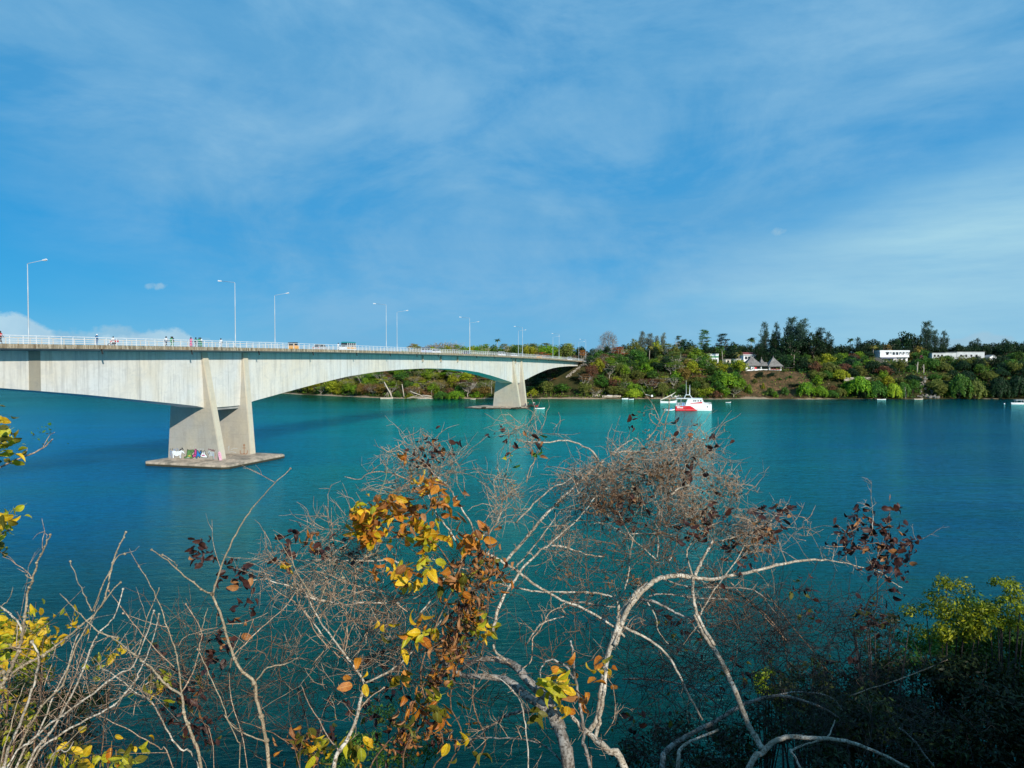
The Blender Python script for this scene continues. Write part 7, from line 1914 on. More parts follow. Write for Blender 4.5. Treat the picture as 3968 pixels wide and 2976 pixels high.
leaf_cloud(S3, 0, 2010, 40, 50, 4.05, 48, .060, ['lime', 'olive', 'lime', 'yellow'], down=.7, clumps=12); leaf_cloud(S3, 65, 1975, 8, 16, 4.1, 6, .055, ['lime'], clumps=2); leaf_cloud(S3, 0, 2120, 18, 14, 4.1, 7, .06, ['olive', 'lime'], down=1, clumps=3)
leaf_cloud(S3, 155, 1702, 8, 6, 4.25, 9, .022, ['green', 'olive'], clumps=2); leaf_cloud(S3, 208, 1690, 6, 12, 4.3, 10, .020, ['green'], clumps=3)

# ---- slender shrub left of centre with the tall whip
S4 = Plant('bare_shrub', GRND(-.9, 3.0), 'slender leafless shrub whose longest whip points up to the near pier', 'bare shrub', M_sbark)
Y = 3.9
S4.branch('A', [(1210, 1700), (1150, 1480), (1100, 1330), (1085, 1225), (1000, 1170), (900, 1060), (800, 980), (700, 900), (610, 850)], 24, 7, Y - .3, Y, grow=1, knots=.4)
S4.branch('A', [(1190, 1659), (1080, 1550), (990, 1420), (910, 1270), (800, 1200), (690, 1110), (600, 1060)], 15, 5, Y, Y, M_pbark, grow=1, knots=.4)
S4.branch('A', [(1610, 1700), (1590, 1500), (1560, 1350), (1530, 1250), (1520, 1150), (1430, 1060), (1380, 950), (1340, 820), (1310, 720), (1268, 620)], 26, 14, Y, Y, grow=1, knots=.3)
S4.branch('A', [(1268, 620), (1300, 520), (1370, 340), (1450, 190), (1520, 90), (1600, 0), (1735, -130)], 12, 4, Y, Y, knots=.25)
S4.branch('A', [(1268, 620), (1200, 590), (1100, 510), (1000, 420), (905, 355)], 11, 5, Y, Y - .2, knots=.7); S4.branch('A', [(1060, 470), (1040, 430), (970, 385)], 5, 4, Y, Y - .1, knots=.6)
S4.branch('A', [(1520, 1150), (1600, 1060), (1700, 1040), (1780, 1000)], 10, 5, Y, Y); S4.branch('A', [(1085, 1225), (1060, 1010), (1040, 930), (1000, 820), (960, 700), (900, 570), (830, 455)], 10, 4, Y, Y, knots=.7)
S4.branch('A', [(1090, 1200), (1150, 1090), (1190, 950), (1200, 830), (1110, 680)], 9, 4, Y, Y, M_twig2, knots=.5); S4.branch('A', [(1040, 1055), (900, 920), (800, 800), (720, 690), (650, 600)], 7, 4, Y, Y, M_twig2, knots=.3)
S4.branch('A', [(1590, 1500), (1480, 1460), (1380, 1400), (1330, 1280), (1250, 1100), (1180, 950)], 10, 5, Y, Y, knots=.4); S4.branch('A', [(1430, 1640), (1420, 1500), (1340, 1340)], 8, 5, Y, Y, grow=1)
S4.branch('A', [(1280, 1659), (1245, 1420)], 6, 4, Y, Y, M_twig2, grow=1); S4.branch('A', [(1030, 1659), (960, 1550), (900, 1510), (750, 1420), (600, 1350)], 8, 5, Y, Y, M_twig2, grow=1, knots=.4)
S4.branch('A', [(1000, 820), (890, 790), (735, 735)], 5, 3, Y, Y, M_twig2, knots=.4); S4.branch('A', [(1060, 930), (1100, 880), (1170, 850), (1300, 820)], 5, 3, Y, Y, M_twig2)
S4.branch('A', [(1350, 800), (1460, 790), (1600, 730)], 6, 3, Y, Y, M_twig2); S4.branch('A', [(1300, 700), (1290, 820), (1240, 880)], 5, 3, Y, Y, M_twig); S4.branch('A', [(1380, 1000), (1480, 900), (1560, 820), (1700, 700), (1780, 590)], 8, 4, Y, Y + .2, M_twig2)
S4.branch('A', [(1640, 260), (1700, 350), (1780, 500), (1850, 620)], 4, 7, Y, Y + .1, knots=.2); S4.branch('A', [(1945, 95), (1965, 200), (1995, 310)], 3, 5, Y + .2, Y + .3, M_twig2)
S4.branch('A', [(1240, 700), (1225, 760), (1195, 860)], 4, 4, Y, Y, knots=.6); S4.branch('A', [(950, 580), (930, 640), (880, 760), (850, 880), (800, 1000)], 5, 5, Y + .2, Y + .1, knots=.4)
S4.branch('A', [(1790, 1659), (1700, 1500), (1560, 1420), (1440, 1380)], 8, 4, Y, Y, M_twig, grow=1); S4.branch('A', [(1480, 1659), (1380, 1250), (1380, 1000), (1440, 850)], 7, 3, Y + .2, Y + .3, M_twig2, grow=1)
S4.twigs(2.2, .05, .26, .0020, M_twig2, sub=1, wiggle=.2); S4.tangle(780, 2620, 300, 260, 4.3, 150, .25, .8, .0020, M_twig, bias=(.3, 0, .7), curl=.3)

# ---- twiggy mass left of the golden leaves
S5 = Plant('thorn_bush', GRND(-.4, 3.6), 'dense thorny bush with small dead dark leaves left of the golden leaves', 'thorn bush', M_twig2)
Y = 4.3
D9 = [(150, 1190), (200, 1040), (260, 940), (310, 820), (340, 680), (365, 600)]
S5.branch('D', D9, 34, 20, Y - .5, Y - .2, M_pbark, grow=1, name='trunk'); S5.branch('D', [(365, 600), (320, 520), (230, 400), (140, 280), (60, 170), (0, 50), (-60, -60)], 17, 8, Y - .2, Y, M_pbark)
S5.branch('D', [(370, 590), (450, 550), (560, 490), (650, 410), (750, 310), (840, 210), (930, 90)], 14, 7, Y - .2, Y - .1, M_pbark); S5.branch('D', [(300, 820), (380, 700), (490, 620)], 9, 6, Y - .3, Y - .3, knots=.5)
S5.branch('D', [(200, 1040), (130, 960), (60, 830), (0, 740), (-60, 600)], 10, 5, Y - .3, Y); S5.branch('D', [(230, 400), (260, 270), (330, 150), (400, 50), (470, -80), (520, -300)], 9, 4, Y, Y)
S5.branch('D', [(230, 420), (250, 250), (240, 100), (300, -60)], 6, 4, Y, Y); S5.branch('D', [(60, 170), (130, 60), (180, -80), (260, -240)], 7, 3, Y, Y)
S5.branch('D', [(420, 210), (330, 230), (200, 60), (90, -40)], 7, 4, Y, Y); S5.branch('D', [(20, 470), (130, 330), (240, 180), (420, 210), (560, 60), (700, -20)], 8, 5, Y + .1, Y)
S5.branch('A', [(2004, 670), (1900, 650), (1780, 590), (1650, 550), (1560, 530), (1450, 545)], 13, 5, Y, Y, M_pbark); S5.branch('A', [(2030, 1000), (1900, 870), (1800, 700), (1650, 600), (1560, 520)], 8, 4, Y, Y)
S5.branch('B', [(-60, 1050), (170, 1050), (350, 1055), (560, 1055), (650, 1070)], 8, 14, Y, Y, M_pbark); S5.branch('B', [(-40, 1310), (120, 1350), (250, 1370), (400, 1360), (640, 1360)], 15, 12, Y, Y, M_pbark)
S5.branch('B', [(150, 1659), (60, 1540), (-40, 1400)], 12, 7, Y, Y, M_pbark); S5.branch('B', [(400, 1659), (420, 1540), (500, 1400), (620, 1250), (740, 1180)], 8, 4, Y, Y); S5.branch('B', [(370, 1640), (430, 1500), (480, 1350), (530, 1200), (500, 1060)], 7, 4, Y, Y)
S5.branch('B', [(240, 1659), (300, 1400), (330, 1150), (260, 950), (170, 840), (120, 670)], 8, 3, Y, Y, M_twig2); S5.branch('B', [(20, 1500), (130, 1200), (290, 930), (350, 830)], 7, 4, Y, Y)
S5.branch('B', [(700, 1420), (560, 1330), (330, 1230), (120, 1180), (0, 1090)], 7, 4, Y, Y); S5.branch('B', [(0, 960), (120, 1000), (260, 1100), (420, 1250), (600, 1440)], 6, 5, Y + .1, Y)
S5.twigs(7, .05, .24, .0021, M_twig2, sub=2)
for (cx, cy, rx, ry, n) in ((1380, 2140, 230, 110, 240), (1300, 2300, 220, 120, 170), (1600, 2330, 260, 170, 230), (1020, 2150, 180, 60, 60), (1450, 2530, 300, 180, 160)):
    S5.tangle(cx, cy, rx, ry, Y + .1, n, .12, .5, .0020, M_twig2 if n != 230 else M_twig, curl=.4)
for (cx, cy, rx, ry, n) in ((790, 2150, 55, 28, 26), (900, 2210, 60, 40, 22), (960, 2240, 50, 40, 20), (1120, 2090, 50, 24, 14), (1180, 2160, 60, 40, 16), (880, 2470, 70, 60, 22), (840, 2560, 60, 60, 18), (1350, 2150, 120, 60, 24), (760, 2700, 60, 80, 20), (930, 2370, 50, 40, 12)):
    leaf_cloud(S5, cx, cy, rx, ry, Y, n, .052, ['maroon'] * 9 + ['brown'], LEAVES, clumps=max(3, n // 3))
leaf_cloud(S5, 1200, 2085, 24, 12, Y - .1, 5, .085, ['orange', 'brown'], CURLED, clumps=2); leaf_cloud(S5, 1110, 2168, 20, 6, Y - .1, 4, .075, ['orange', 'yellow'], CURLED, clumps=2)
leaf_cloud(S5, 1460, 2215, 26, 18, Y - .1, 7, .08, ['orange', 'brown'], CURLED, clumps=2)

# ---- grey dead tree in the centre, carrying a climber
S6 = Plant('dead_tree', GRND(.45, 3.2), 'dead grey tree at bottom centre, its forked trunk bending up and over to the left', 'dead tree', M_gbark)
Y = 4.2
S6.branch('D', [(1710, 1200), (1680, 1000), (1640, 880), (1560, 760), (1440, 680), (1330, 590), (1250, 560), (1120, 545), (1000, 535), (900, 470), (860, 440)], 105, 20, Y - .6, Y, grow=1, name='trunk', k=10)
S6.branch('D', [(1660, 900), (1560, 700), (1450, 590), (1380, 500), (1300, 450), (1200, 430), (1100, 440), (1000, 500)], 80, 24, Y - .4, Y, name='limb', k=9)
S6.branch('D', [(2090, 1190), (1980, 1040), (1880, 960), (1800, 890), (1740, 820), (1700, 780)], 66, 20, Y - .6, Y - .4, M_pbark, grow=1, name='trunk', k=9)
S6.branch('D', [(1880, 960), (1910, 850), (1930, 700), (1950, 560), (1960, 450), (1985, 340)], 30, 26, Y - .5, Y - .3, M_pbark, name='limb', k=8)
S6.branch('D', [(1810, 900), (1790, 780), (1760, 600), (1745, 520), (1740, 420), (1720, 310)], 22, 12, Y - .5, Y - .5, M_gbark, name='limb', k=8)
S6.branch('D', [(1740, 560), (1700, 490), (1620, 440), (1560, 450), (1520, 500), (1525, 580)], 18, 6, Y - .5, Y - .5, M_gbark)
S6.branch('D', [(1440, 1180), (1430, 950), (1410, 800), (1380, 690), (1290, 590), (1180, 530), (1100, 490)], 11, 6, Y - .6, Y - .3, M_pbark, grow=1)
S6.branch('D', [(1210, 340), (1230, 390), (1290, 440)], 14, 18, Y - .2, Y - .2, M_pbark); S6.branch('D', [(1700, 1150), (1520, 990), (1250, 950), (1050, 960), (880, 960)], 14, 6, Y - .5, Y, M_gbark)
S6.branch('D', [(1500, 770), (1400, 780), (1300, 800), (1200, 870), (1100, 950), (1040, 1010)], 26, 10, Y - .3, Y, M_gbark); S6.branch('D', [(1300, 450), (1380, 500), (1460, 440), (1470, 300), (1520, 240), (1590, 120), (1690, 90)], 9, 6, Y - .2, Y, M_twig2)
S6.branch('D', [(1850, 1150), (1800, 1000), (1820, 900)], 26, 20, Y - .6, Y - .5, M_gbark, grow=1); S6.branch('D', [(1940, 940), (2010, 830), (2005, 640), (1970, 560)], 6, 3, Y - .5, Y - .5, M_twig2)
S6.branch('B', [(1310, 1560), (1340, 1420), (1390, 1300), (1450, 1210), (1530, 1100), (1650, 980), (1710, 940), (1850, 820), (1950, 720), (2040, 600)], 26, 7, Y - .2, Y + .1, M_pbark)
S6.branch('B', [(1050, 1150), (1100, 1040), (1180, 930), (1290, 840), (1350, 760), (1370, 660), (1390, 560)], 20, 7, Y, Y, M_pbark, k=8); S6.branch('B', [(1020, 1300), (1040, 1200), (1050, 1150)], 18, 20, Y, Y, M_pbark)
S6.branch('B', [(1090, 1030), (1040, 900), (950, 780), (890, 690), (850, 590), (800, 540), (760, 500)], 14, 7, Y, Y, M_pbark); S6.branch('B', [(1190, 910), (1150, 790), (1090, 690), (1030, 590), (975, 510), (870, 420), (830, 380)], 13, 8, Y, Y, M_pbark)
S6.branch('B', [(780, 1440), (880, 1330), (980, 1250), (1050, 1160)], 12, 14, Y, Y, M_pbark); S6.branch('B', [(740, 1330), (830, 1260), (900, 1200), (1030, 1180)], 9, 8, Y, Y, M_pbark)
S6.branch('B', [(960, 910), (840, 910), (740, 910)], 8, 4, Y, Y, M_twig2); S6.branch('B', [(830, 1040), (930, 1060), (1050, 1100), (1180, 1120)], 7, 7, Y, Y, M_pbark)
S6.branch('B', [(250, 455), (350, 475), (430, 430), (530, 420), (620, 440), (740, 500)], 4, 10, Y, Y, M_twig2); S6.branch('B', [(510, 240), (560, 280), (640, 270), (700, 330), (800, 400)], 5, 8, Y, Y, M_twig2); S6.branch('B', [(630, 205), (640, 270)], 4, 5, Y, Y, M_twig2)
S6.branch('B', [(837, 150), (840, 260), (850, 400)], 4, 5, Y, Y, M_twig2); S6.branch('B', [(1000, 340), (1040, 420), (1060, 520), (1100, 590)], 4, 4, Y, Y, M_twig2); S6.branch('B', [(1100, 470), (1105, 540), (1110, 610)], 4, 5, Y, Y, M_twig2)
S6.branch('B', [(1380, 400), (1320, 490), (1330, 590), (1360, 650)], 4, 6, Y, Y, M_twig2); S6.branch('B', [(1500, 530), (1440, 560), (1370, 640)], 4, 6, Y, Y, M_twig2); S6.branch('B', [(1430, 620), (1400, 480), (1430, 300), (1420, 120)], 5, 3, Y, Y, M_twig2)
S6.branch('B', [(1560, 480), (1610, 330), (1640, 240)], 4, 3, Y, Y, M_twig2)
S6.branch('B', [(1250, 500), (1280, 640), (1330, 720), (1370, 700)], 4, 7, Y, Y, M_twig2); S6.branch('B', [(1780, -10), (1790, 60), (1770, 150)], 2, 2, Y, Y, M_twig2)
S6.twigs(6, .04, .18, .0021, M_twig2, sub=2, rmax=.02)
for (cx, cy, rx, ry, n, m) in ((1640, 1800, 150, 90, 190, M_twig2), (1560, 1900, 120, 70, 100, M_twig2), (1960, 1900, 80, 110, 90, M_twig2), (2050, 1690, 130, 28, 60, M_twig2), (1800, 2250, 220, 140, 170, M_twig), (1650, 2500, 260, 180, 200, M_twig), (1900, 2700, 300, 180, 90, M_twig), (2150, 2500, 120, 160, 60, M_twig)):
    S6.tangle(cx, cy, rx, ry, Y + .1, n, .10, .42, .0019, m, curl=.6)
leaf_cloud(S6, 1660, 1730, 60, 36, Y, 30, .045, ['maroon'] * 9 + ['brown'], LEAVES, clumps=12); leaf_cloud(S6, 1640, 1790, 70, 30, Y, 18, .04, ['maroon'], clumps=8); leaf_cloud(S6, 1750, 1730, 25, 20, Y, 6, .04, ['maroon'], clumps=3)
leaf_cloud(S6, 1940, 1695, 40, 20, Y, 12, .045, ['maroon'], clumps=5); leaf_cloud(S6, 2080, 1700, 40, 12, Y, 8, .045, ['maroon', 'brown'], clumps=4); leaf_cloud(S6, 2075, 1755, 8, 8, Y, 5, .04, ['green'], clumps=1); leaf_cloud(S6, 1970, 1775, 8, 6, Y, 4, .035, ['green', 'lime'], clumps=1)

# ---- climber with large golden leaves hung over the dead tree
S7 = Plant('golden_climber', GRND(.15, 3.4), 'climber with large golden and russet leaves draped over the central dead tree', 'climber', M_twig)
Y = 4.05
stem = [(1560, 3080), (1570, 2900), (1655, 2760), (1630, 2600), (1700, 2400), (1760, 2250), (1700, 2120), (1600, 2040), (1480, 2010), (1380, 2010)]
S7.branch('Z', stem, 7, 4, Y, Y, M_twig, grow=1, name='stem'); S7.branch('Z', [(1760, 2250), (1820, 2120), (1840, 2060)], 7, 4, Y, Y, M_twig, name='stem'); S7.branch('Z', [(1600, 2040), (1680, 1960), (1720, 1900)], 6, 4, Y, Y, M_twig, name='stem')
S7.branch('B', [(430, 640), (500, 570), (545, 450), (550, 380)], 6, 4, Y, Y, MATS.get('green_vine') or principled('green_vine', color=(.20, .22, .10), rough=.6), name='stem'); S7.branch('B', [(280, 720), (350, 690), (440, 630), (560, 570), (700, 560), (800, 540)], 5, 5, Y, Y, MATS['green_vine'], name='stem')
S7.branch('B', [(900, 550), (935, 650), (925, 780), (900, 900)], 5, 4, Y, Y, MATS['green_vine'], name='stem')
G = ['yellow', 'orange', 'yellow', 'orange', 'yellow', 'lime', 'brown']; O = ['orange', 'brown', 'orange', 'yellow', 'brown']; D_ = ['brown', 'orange', 'brown', 'olive', 'brown', 'maroon']
for (cx, cy, rx, ry, n, ks, ms, sz) in ((1400, 2015, 55, 40, 22, G, LEAVES, .085), (1470, 1960, 60, 35, 16, G, LEAVES, .082), (1560, 1975, 60, 45, 18, O, LEAVES, .078), (1660, 1870, 40, 45, 14, O, CURLED, .08), (1440, 2060, 55, 30, 16, G, LEAVES, .085),
        (1600, 2060, 50, 30, 14, G, LEAVES, .085)):
    leaf_cloud(S7, cx, cy, rx, ry, Y, int(n * 2.5), sz * .80, ks, ms, depth=.10, clumps=max(4, n // 2))
S7b = Plant('golden_climber', GRND(.25, 3.6), 'second climber with golden and russet leaves, nearest the pale fork of the dead tree', 'climber', M_twig)
S7b.branch('Z', [(1800, 3080), (1880, 2880), (1830, 2700), (1890, 2400), (1870, 2150), (1800, 2060)], 8, 4, 4.1, 4.1, M_twig, grow=1, name='stem')
for (cx, cy, rx, ry, n, ks, ms, sz) in ((1690, 2080, 50, 45, 18, ['lime', 'yellow', 'lime', 'orange'], LEAVES, .09), (1720, 1930, 40, 35, 12, O, LEAVES, .08), (1820, 2080, 45, 45, 16, O, LEAVES, .082), (1570, 2230, 55, 40, 16, G, LEAVES, .085),
        (1650, 2205, 40, 25, 8, ['lime', 'yellow'], LEAVES, .09), (1860, 2140, 40, 60, 14, D_, CURLED, .08), (1900, 2220, 50, 50, 18, D_, CURLED, .08), (1800, 2240, 50, 40, 14, ['orange', 'olive', 'brown', 'lime'], LEAVES, .085)):
    leaf_cloud(S7b, cx, cy, rx * .9, ry * .9, Y, int(n * 2.1), sz * .80, ks, ms, depth=.10, clumps=max(3, n // 3))
leaf(S7, at(1575, 1762, Y), .10, 'orange', CURLED); leaf(S7, at(1568, 1775, Y), .09, 'orange', CURLED); leaf(S7, at(1730, 1925, Y), .09, 'yellow')
S8 = Plant('russet_climber', GRND(.0, 3.2), 'long hanging curtain of russet and olive leaves below the golden cluster', 'climber', M_twig)
S8.branch('Z', [(1640, 3080), (1720, 2900), (1675, 2720), (1750, 2550), (1800, 2330)], 7, 4, Y - .05, Y, M_twig, grow=1, name='stem'); S8.branch('Z', [(1400, 3080), (1480, 2900), (1560, 2820), (1610, 2700), (1700, 2560)], 7, 3, Y, Y, M_twig, grow=1, name='stem')
for (cx, cy, rx, ry, n, ks, ms, sz) in ((1830, 2340, 60, 60, 30, D_, CURLED, .075), (1790, 2430, 80, 55, 34, D_, CURLED, .075), (1740, 2520, 60, 55, 28, ['brown', 'brown', 'orange', 'maroon', 'olive'], CURLED, .075), (1640, 2430, 35, 30, 12, ['yellow', 'orange', 'lime'], LEAVES, .088),
        (1870, 2440, 35, 35, 14, ['lime', 'olive', 'yellow', 'orange'], LEAVES, .082), (1690, 2620, 45, 50, 24, ['brown', 'maroon', 'brown', 'orange'], CURLED, .07), (1640, 2720, 50, 40, 18, ['orange', 'brown', 'olive'], LEAVES, .09), (1700, 2740, 40, 35, 12, ['olive', 'orange', 'lime'], LEAVES, .09),
        (1560, 2640, 35, 30, 8, ['orange', 'yellow', 'olive'], LEAVES, .085), (1590, 2800, 40, 60, 18, D_, CURLED, .08), (1740, 2600, 60, 40, 12, D_, CURLED, .07), (1390, 2880, 45, 30, 12, ['yellow', 'olive', 'lime'], LEAVES, .085), (1230, 2900, 50, 40, 16, ['olive', 'lime', 'yellow'], LEAVES, .085),
        (1190, 2850, 50, 40, 12, ['orange', 'brown', 'olive'], LEAVES, .09), (1450, 2400, 8, 8, 3, ['yellow'], LEAVES, .07), (1555, 2500, 20, 20, 6, ['olive', 'yellow'], LEAVES, .08), (1370, 2590, 16, 16, 5, ['yellow', 'orange'], LEAVES, .07), (1820, 2900, 60, 30, 8, ['olive', 'yellow'], LEAVES, .08)):
    leaf_cloud(S8, cx, cy, rx * .85, ry * .9, Y - .05, int(n * 1.12), sz * .92, ks, ms, depth=.08, down=.9, clumps=max(3, n // 2))
S8b = Plant('russet_climber', GRND(.1, 3.7), 'darker second layer of hanging russet leaves behind the long curtain', 'climber', M_twig)
S8b.branch('Z', [(1700, 3080), (1790, 2860), (1745, 2700), (1830, 2380), (1860, 2200)], 6, 4, 4.3, 4.3, M_twig, grow=1, name='stem')
for (cx, cy, rx, ry, n) in ((1840, 2330, 55, 70, 60), (1790, 2430, 80, 60, 70), (1740, 2530, 60, 60, 60), (1880, 2200, 35, 60, 36), (1680, 2650, 60, 70, 44), (1600, 2800, 70, 60, 44), (1500, 2900, 90, 50, 40), (1180, 2900, 90, 50, 30), (1700, 2850, 80, 60, 34)):
    leaf_cloud(S8b, cx, cy, rx, ry, 4.3, n, .062, ['brown', 'brown', 'orange', 'maroon', 'olive'], CURLED, depth=.08, down=.9, clumps=max(3, n // 4))
S9 = Plant('golden_sprout', GRND(.75, 3.2), 'spray of bright yellow leaves between the two grey forked limbs', 'sprout', M_twig)
S9.branch('D', [(1860, 1200), (1840, 1000), (1820, 900), (1700, 760), (1650, 640), (1600, 560)], 8, 4, 3.75, 3.75, M_twig, grow=1, name='stem'); S9.branch('D', [(1650, 640), (1560, 640), (1520, 620)], 5, 3, 3.75, 3.75, M_twig, name='stem')
for (cx, cy, rx, ry, n, ks) in ((2150, 2640, 36, 30, 14, ['yellow', 'yellow', 'lime']), (2180, 2700, 34, 34, 12, ['yellow', 'lime']), (2200, 2610, 30, 20, 6, ['yellow', 'orange']), (2270, 2700, 30, 40, 9, ['orange', 'brown']), (2355, 2610, 22, 34, 10, ['yellow', 'orange', 'orange']), (2110, 2780, 60, 30, 6, ['olive'])):
    leaf_cloud(S9, cx, cy, rx, ry, 3.7, n, .075, ks, depth=.06, down=.2, clumps=max(2, n // 3))

# ---- great pale tree right of centre, crowned with matted twigs
S10 = Plant('pale_tree', GRND(1.0, 3.4), 'pale barked dead tree right of centre with a matted crown of thorny twigs', 'dead tree', M_pbark)
Y = 4.4
S10.branch('B', [(1400, 1060), (1500, 950), (1600, 830), (1700, 710), (1800, 610), (1900, 520), (2028, 400), (2100, 340)], 24, 17, Y, Y, name='limb', k=8)
S10.branch('C', [(640, 372), (700, 355), (760, 350), (900, 358), (1040, 345), (1180, 300), (1270, 260)], 17, 7, Y, Y + .1, name='limb'); S10.branch('C', [(650, 362), (730, 300), (790, 265)], 13, 6, Y, Y)
S10.branch('B', [(1180, 975), (1300, 1020), (1400, 1080), (1500, 1140), (1600, 1220), (1720, 1290), (1830, 1350), (2000, 1420), (2160, 1520), (2250, 1600)], 20, 16, Y - .1, Y - .2, name='limb', k=8)
S10.branch('E', [(150, 170), (290, 240), (380, 320), (440, 420), (500, 540), (560, 650)], 14, 10, Y - .2, Y - .2)
S10.branch('B', [(1310, 1215), (1420, 1235), (1550, 1265), (1700, 1280), (1850, 1280), (2028, 1290)], 13, 12, Y, Y); S10.branch('C', [(300, 1305), (450, 1300), (560, 1310), (680, 1350), (690, 1450), (670, 1560)], 12, 16, Y, Y - .2)
S10.branch('E', [(-30, 720), (20, 640), (40, 500), (70, 330), (120, 180), (150, 90), (200, 20), (280, -50)], 30, 24, Y - .5, Y - .3, M_pbark, name='trunk', k=9)
S10.branch('C', [(670, 1659), (720, 1500), (770, 1390), (860, 1290), (930, 1230), (1000, 1200), (1100, 1190), (1200, 1200)], 38, 30, Y - .4, Y - .2, name='trunk', k=9)
S10.branch('C', [(1200, 1200), (1320, 1215), (1450, 1190), (1600, 1160), (1800, 1110), (1950, 1085), (2096, 1080)], 27, 14, Y - .2, Y, name='limb', k=8)
S10.branch('C', [(1210, 1190), (1240, 1120), (1300, 1010), (1330, 950)], 26, 15, Y - .2, Y - .1, name='limb'); S10.branch('C', [(1320, 970), (1430, 940), (1520, 915), (1650, 880), (1750, 790), (1830, 720)], 13, 6, Y - .1, Y)
S10.branch('C', [(1200, 1200), (1195, 1290), (1210, 1400), (1240, 1490), (1300, 1590), (1340, 1659)], 22, 26, Y - .2, Y - .3, name='limb', k=8)
S10.branch('C', [(1240, 1470), (1300, 1350), (1390, 1220), (1480, 1100), (1560, 960), (1620, 890)], 11, 7, Y - .2, Y); S10.branch('C', [(1195, 1200), (1160, 1080), (1160, 1000), (1230, 920), (1300, 860), (1380, 830), (1480, 845), (1560, 870)], 12, 7, Y, Y)
S10.branch('C', [(950, 1080), (960, 1000), (960, 900), (970, 780), (930, 600), (920, 560)], 9, 6, Y, Y); S10.branch('C', [(690, 750), (740, 860), (800, 950), (870, 1010), (950, 1080)], 9, 8, Y, Y)
S10.branch('C', [(700, 1530), (690, 1400), (730, 1290), (760, 1180), (770, 1050), (790, 950), (800, 900)], 12, 7, Y - .2, Y); S10.branch('C', [(1050, 640), (1100, 600), (1170, 575)], 14, 12, Y - .2, Y - .2)
S10.branch('C', [(1040, -10), (1030, 80), (1010, 170), (1000, 260)], 7, 6, Y, Y, M_twig2); S10.branch('C', [(1015, 50), (970, 150), (930, 220), (880, 270)], 6, 5, Y, Y, M_twig2); S10.branch('C', [(1000, 170), (970, 150), (940, 105), (900, 95), (915, 140), (970, 180)], 5, 5, Y, Y, M_twig2)
S10.branch('C', [(760, 905), (900, 905), (1010, 905), (1080, 920)], 8, 7, Y, Y); S10.branch('C', [(500, 840), (560, 830), (640, 850), (720, 900), (800, 950)], 5, 7, Y, Y); S10.branch('C', [(1010, 1215), (1100, 1250), (1200, 1265), (1400, 1270), (1550, 1275), (1650, 1310), (1720, 1400), (1800, 1490)], 12, 7, Y + .2, Y + .4, M_gbark)
S10.branch('C', [(830, 1350), (920, 1360), (1010, 1400), (1100, 1450), (1200, 1480)], 20, 14, Y, Y - .2, M_gbark); S10.branch('C', [(350, 1370), (450, 1370), (560, 1390), (670, 1400)], 15, 12, Y, Y, M_gbark); S10.branch('C', [(900, 1330), (1000, 1310), (1100, 1325), (1300, 1340), (1450, 1350)], 12, 8, Y + .1, Y + .3, M_gbark)
S10.branch('C', [(495, 700), (480, 800), (480, 950), (470, 1100), (480, 1250)], 6, 4, Y, Y, M_twig); S10.branch('C', [(1400, 580), (1530, 570), (1630, 590)], 5, 3, Y, Y, M_twig2); S10.branch('C', [(880, 1360), (940, 1450), (960, 1560), (1030, 1650)], 10, 6, Y, Y)
S10.branch('C', [(60, 1659), (130, 1560), (200, 1500), (330, 1460), (300, 1400), (330, 1380)], 12, 10, Y, Y, M_pbark); S10.branch('C', [(930, 820), (1000, 930), (1040, 1000), (1090, 980), (1080, 930)], 6, 5, Y, Y); S10.branch('C', [(1030, 1090), (1060, 1040), (1090, 950)], 12, 6, Y, Y)
S10.branch('C', [(0, 265), (120, 285), (230, 285), (350, 275), (450, 310), (520, 350), (560, 410)], 6, 14, Y, Y); S10.branch('C', [(240, 985), (330, 995), (400, 1020), (500, 1050), (600, 1060)], 16, 8, Y, Y); S10.branch('C', [(800, 540), (860, 700), (950, 780), (1000, 640), (1040, 500), (1120, 330)], 6, 6, Y, Y, M_twig2)
S10.branch('C', [(110, 350), (130, 400), (90, 470), (70, 560)], 5, 6, Y, Y, M_twig2); S10.branch('C', [(0, 830), (120, 700), (250, 590), (330, 560), (440, 470)], 12, 7, Y, Y); S10.branch('C', [(0, 1130), (80, 1040), (190, 900), (300, 760), (420, 700)], 12, 7, Y, Y)
S10.branch('F', [(-60, 790), (0, 770), (150, 725), (350, 690), (480, 680), (600, 690), (750, 720), (950, 770), (1010, 830), (1100, 880)], 12, 5, Y, Y + .2)
S10.branch('F', [(600, 690), (608, 620), (612, 570)], 6, 5, Y, Y); S10.branch('F', [(885, 470), (886, 380), (884, 280)], 6, 3, Y, Y, M_pbark); S10.branch('F', [(640, 690), (760, 600), (880, 560), (960, 560), (1080, 560), (1180, 560)], 5, 3, Y, Y, M_twig); S10.branch('F', [(880, 750), (940, 640), (1000, 540), (1010, 330)], 5, 3, Y, Y, M_twig); S10.branch('F', [(700, 690), (690, 560), (640, 500), (590, 500)], 5, 3, Y, Y, M_twig2); S10.branch('F', [(720, 620), (760, 500), (790, 380)], 4, 3, Y, Y, M_twig); S10.branch('F', [(886, 470), (840, 560), (800, 640)], 4, 4, Y, Y, M_twig)
S10.twigs(5, .04, .18, .0021, M_twig2, sub=2, rmax=.018)
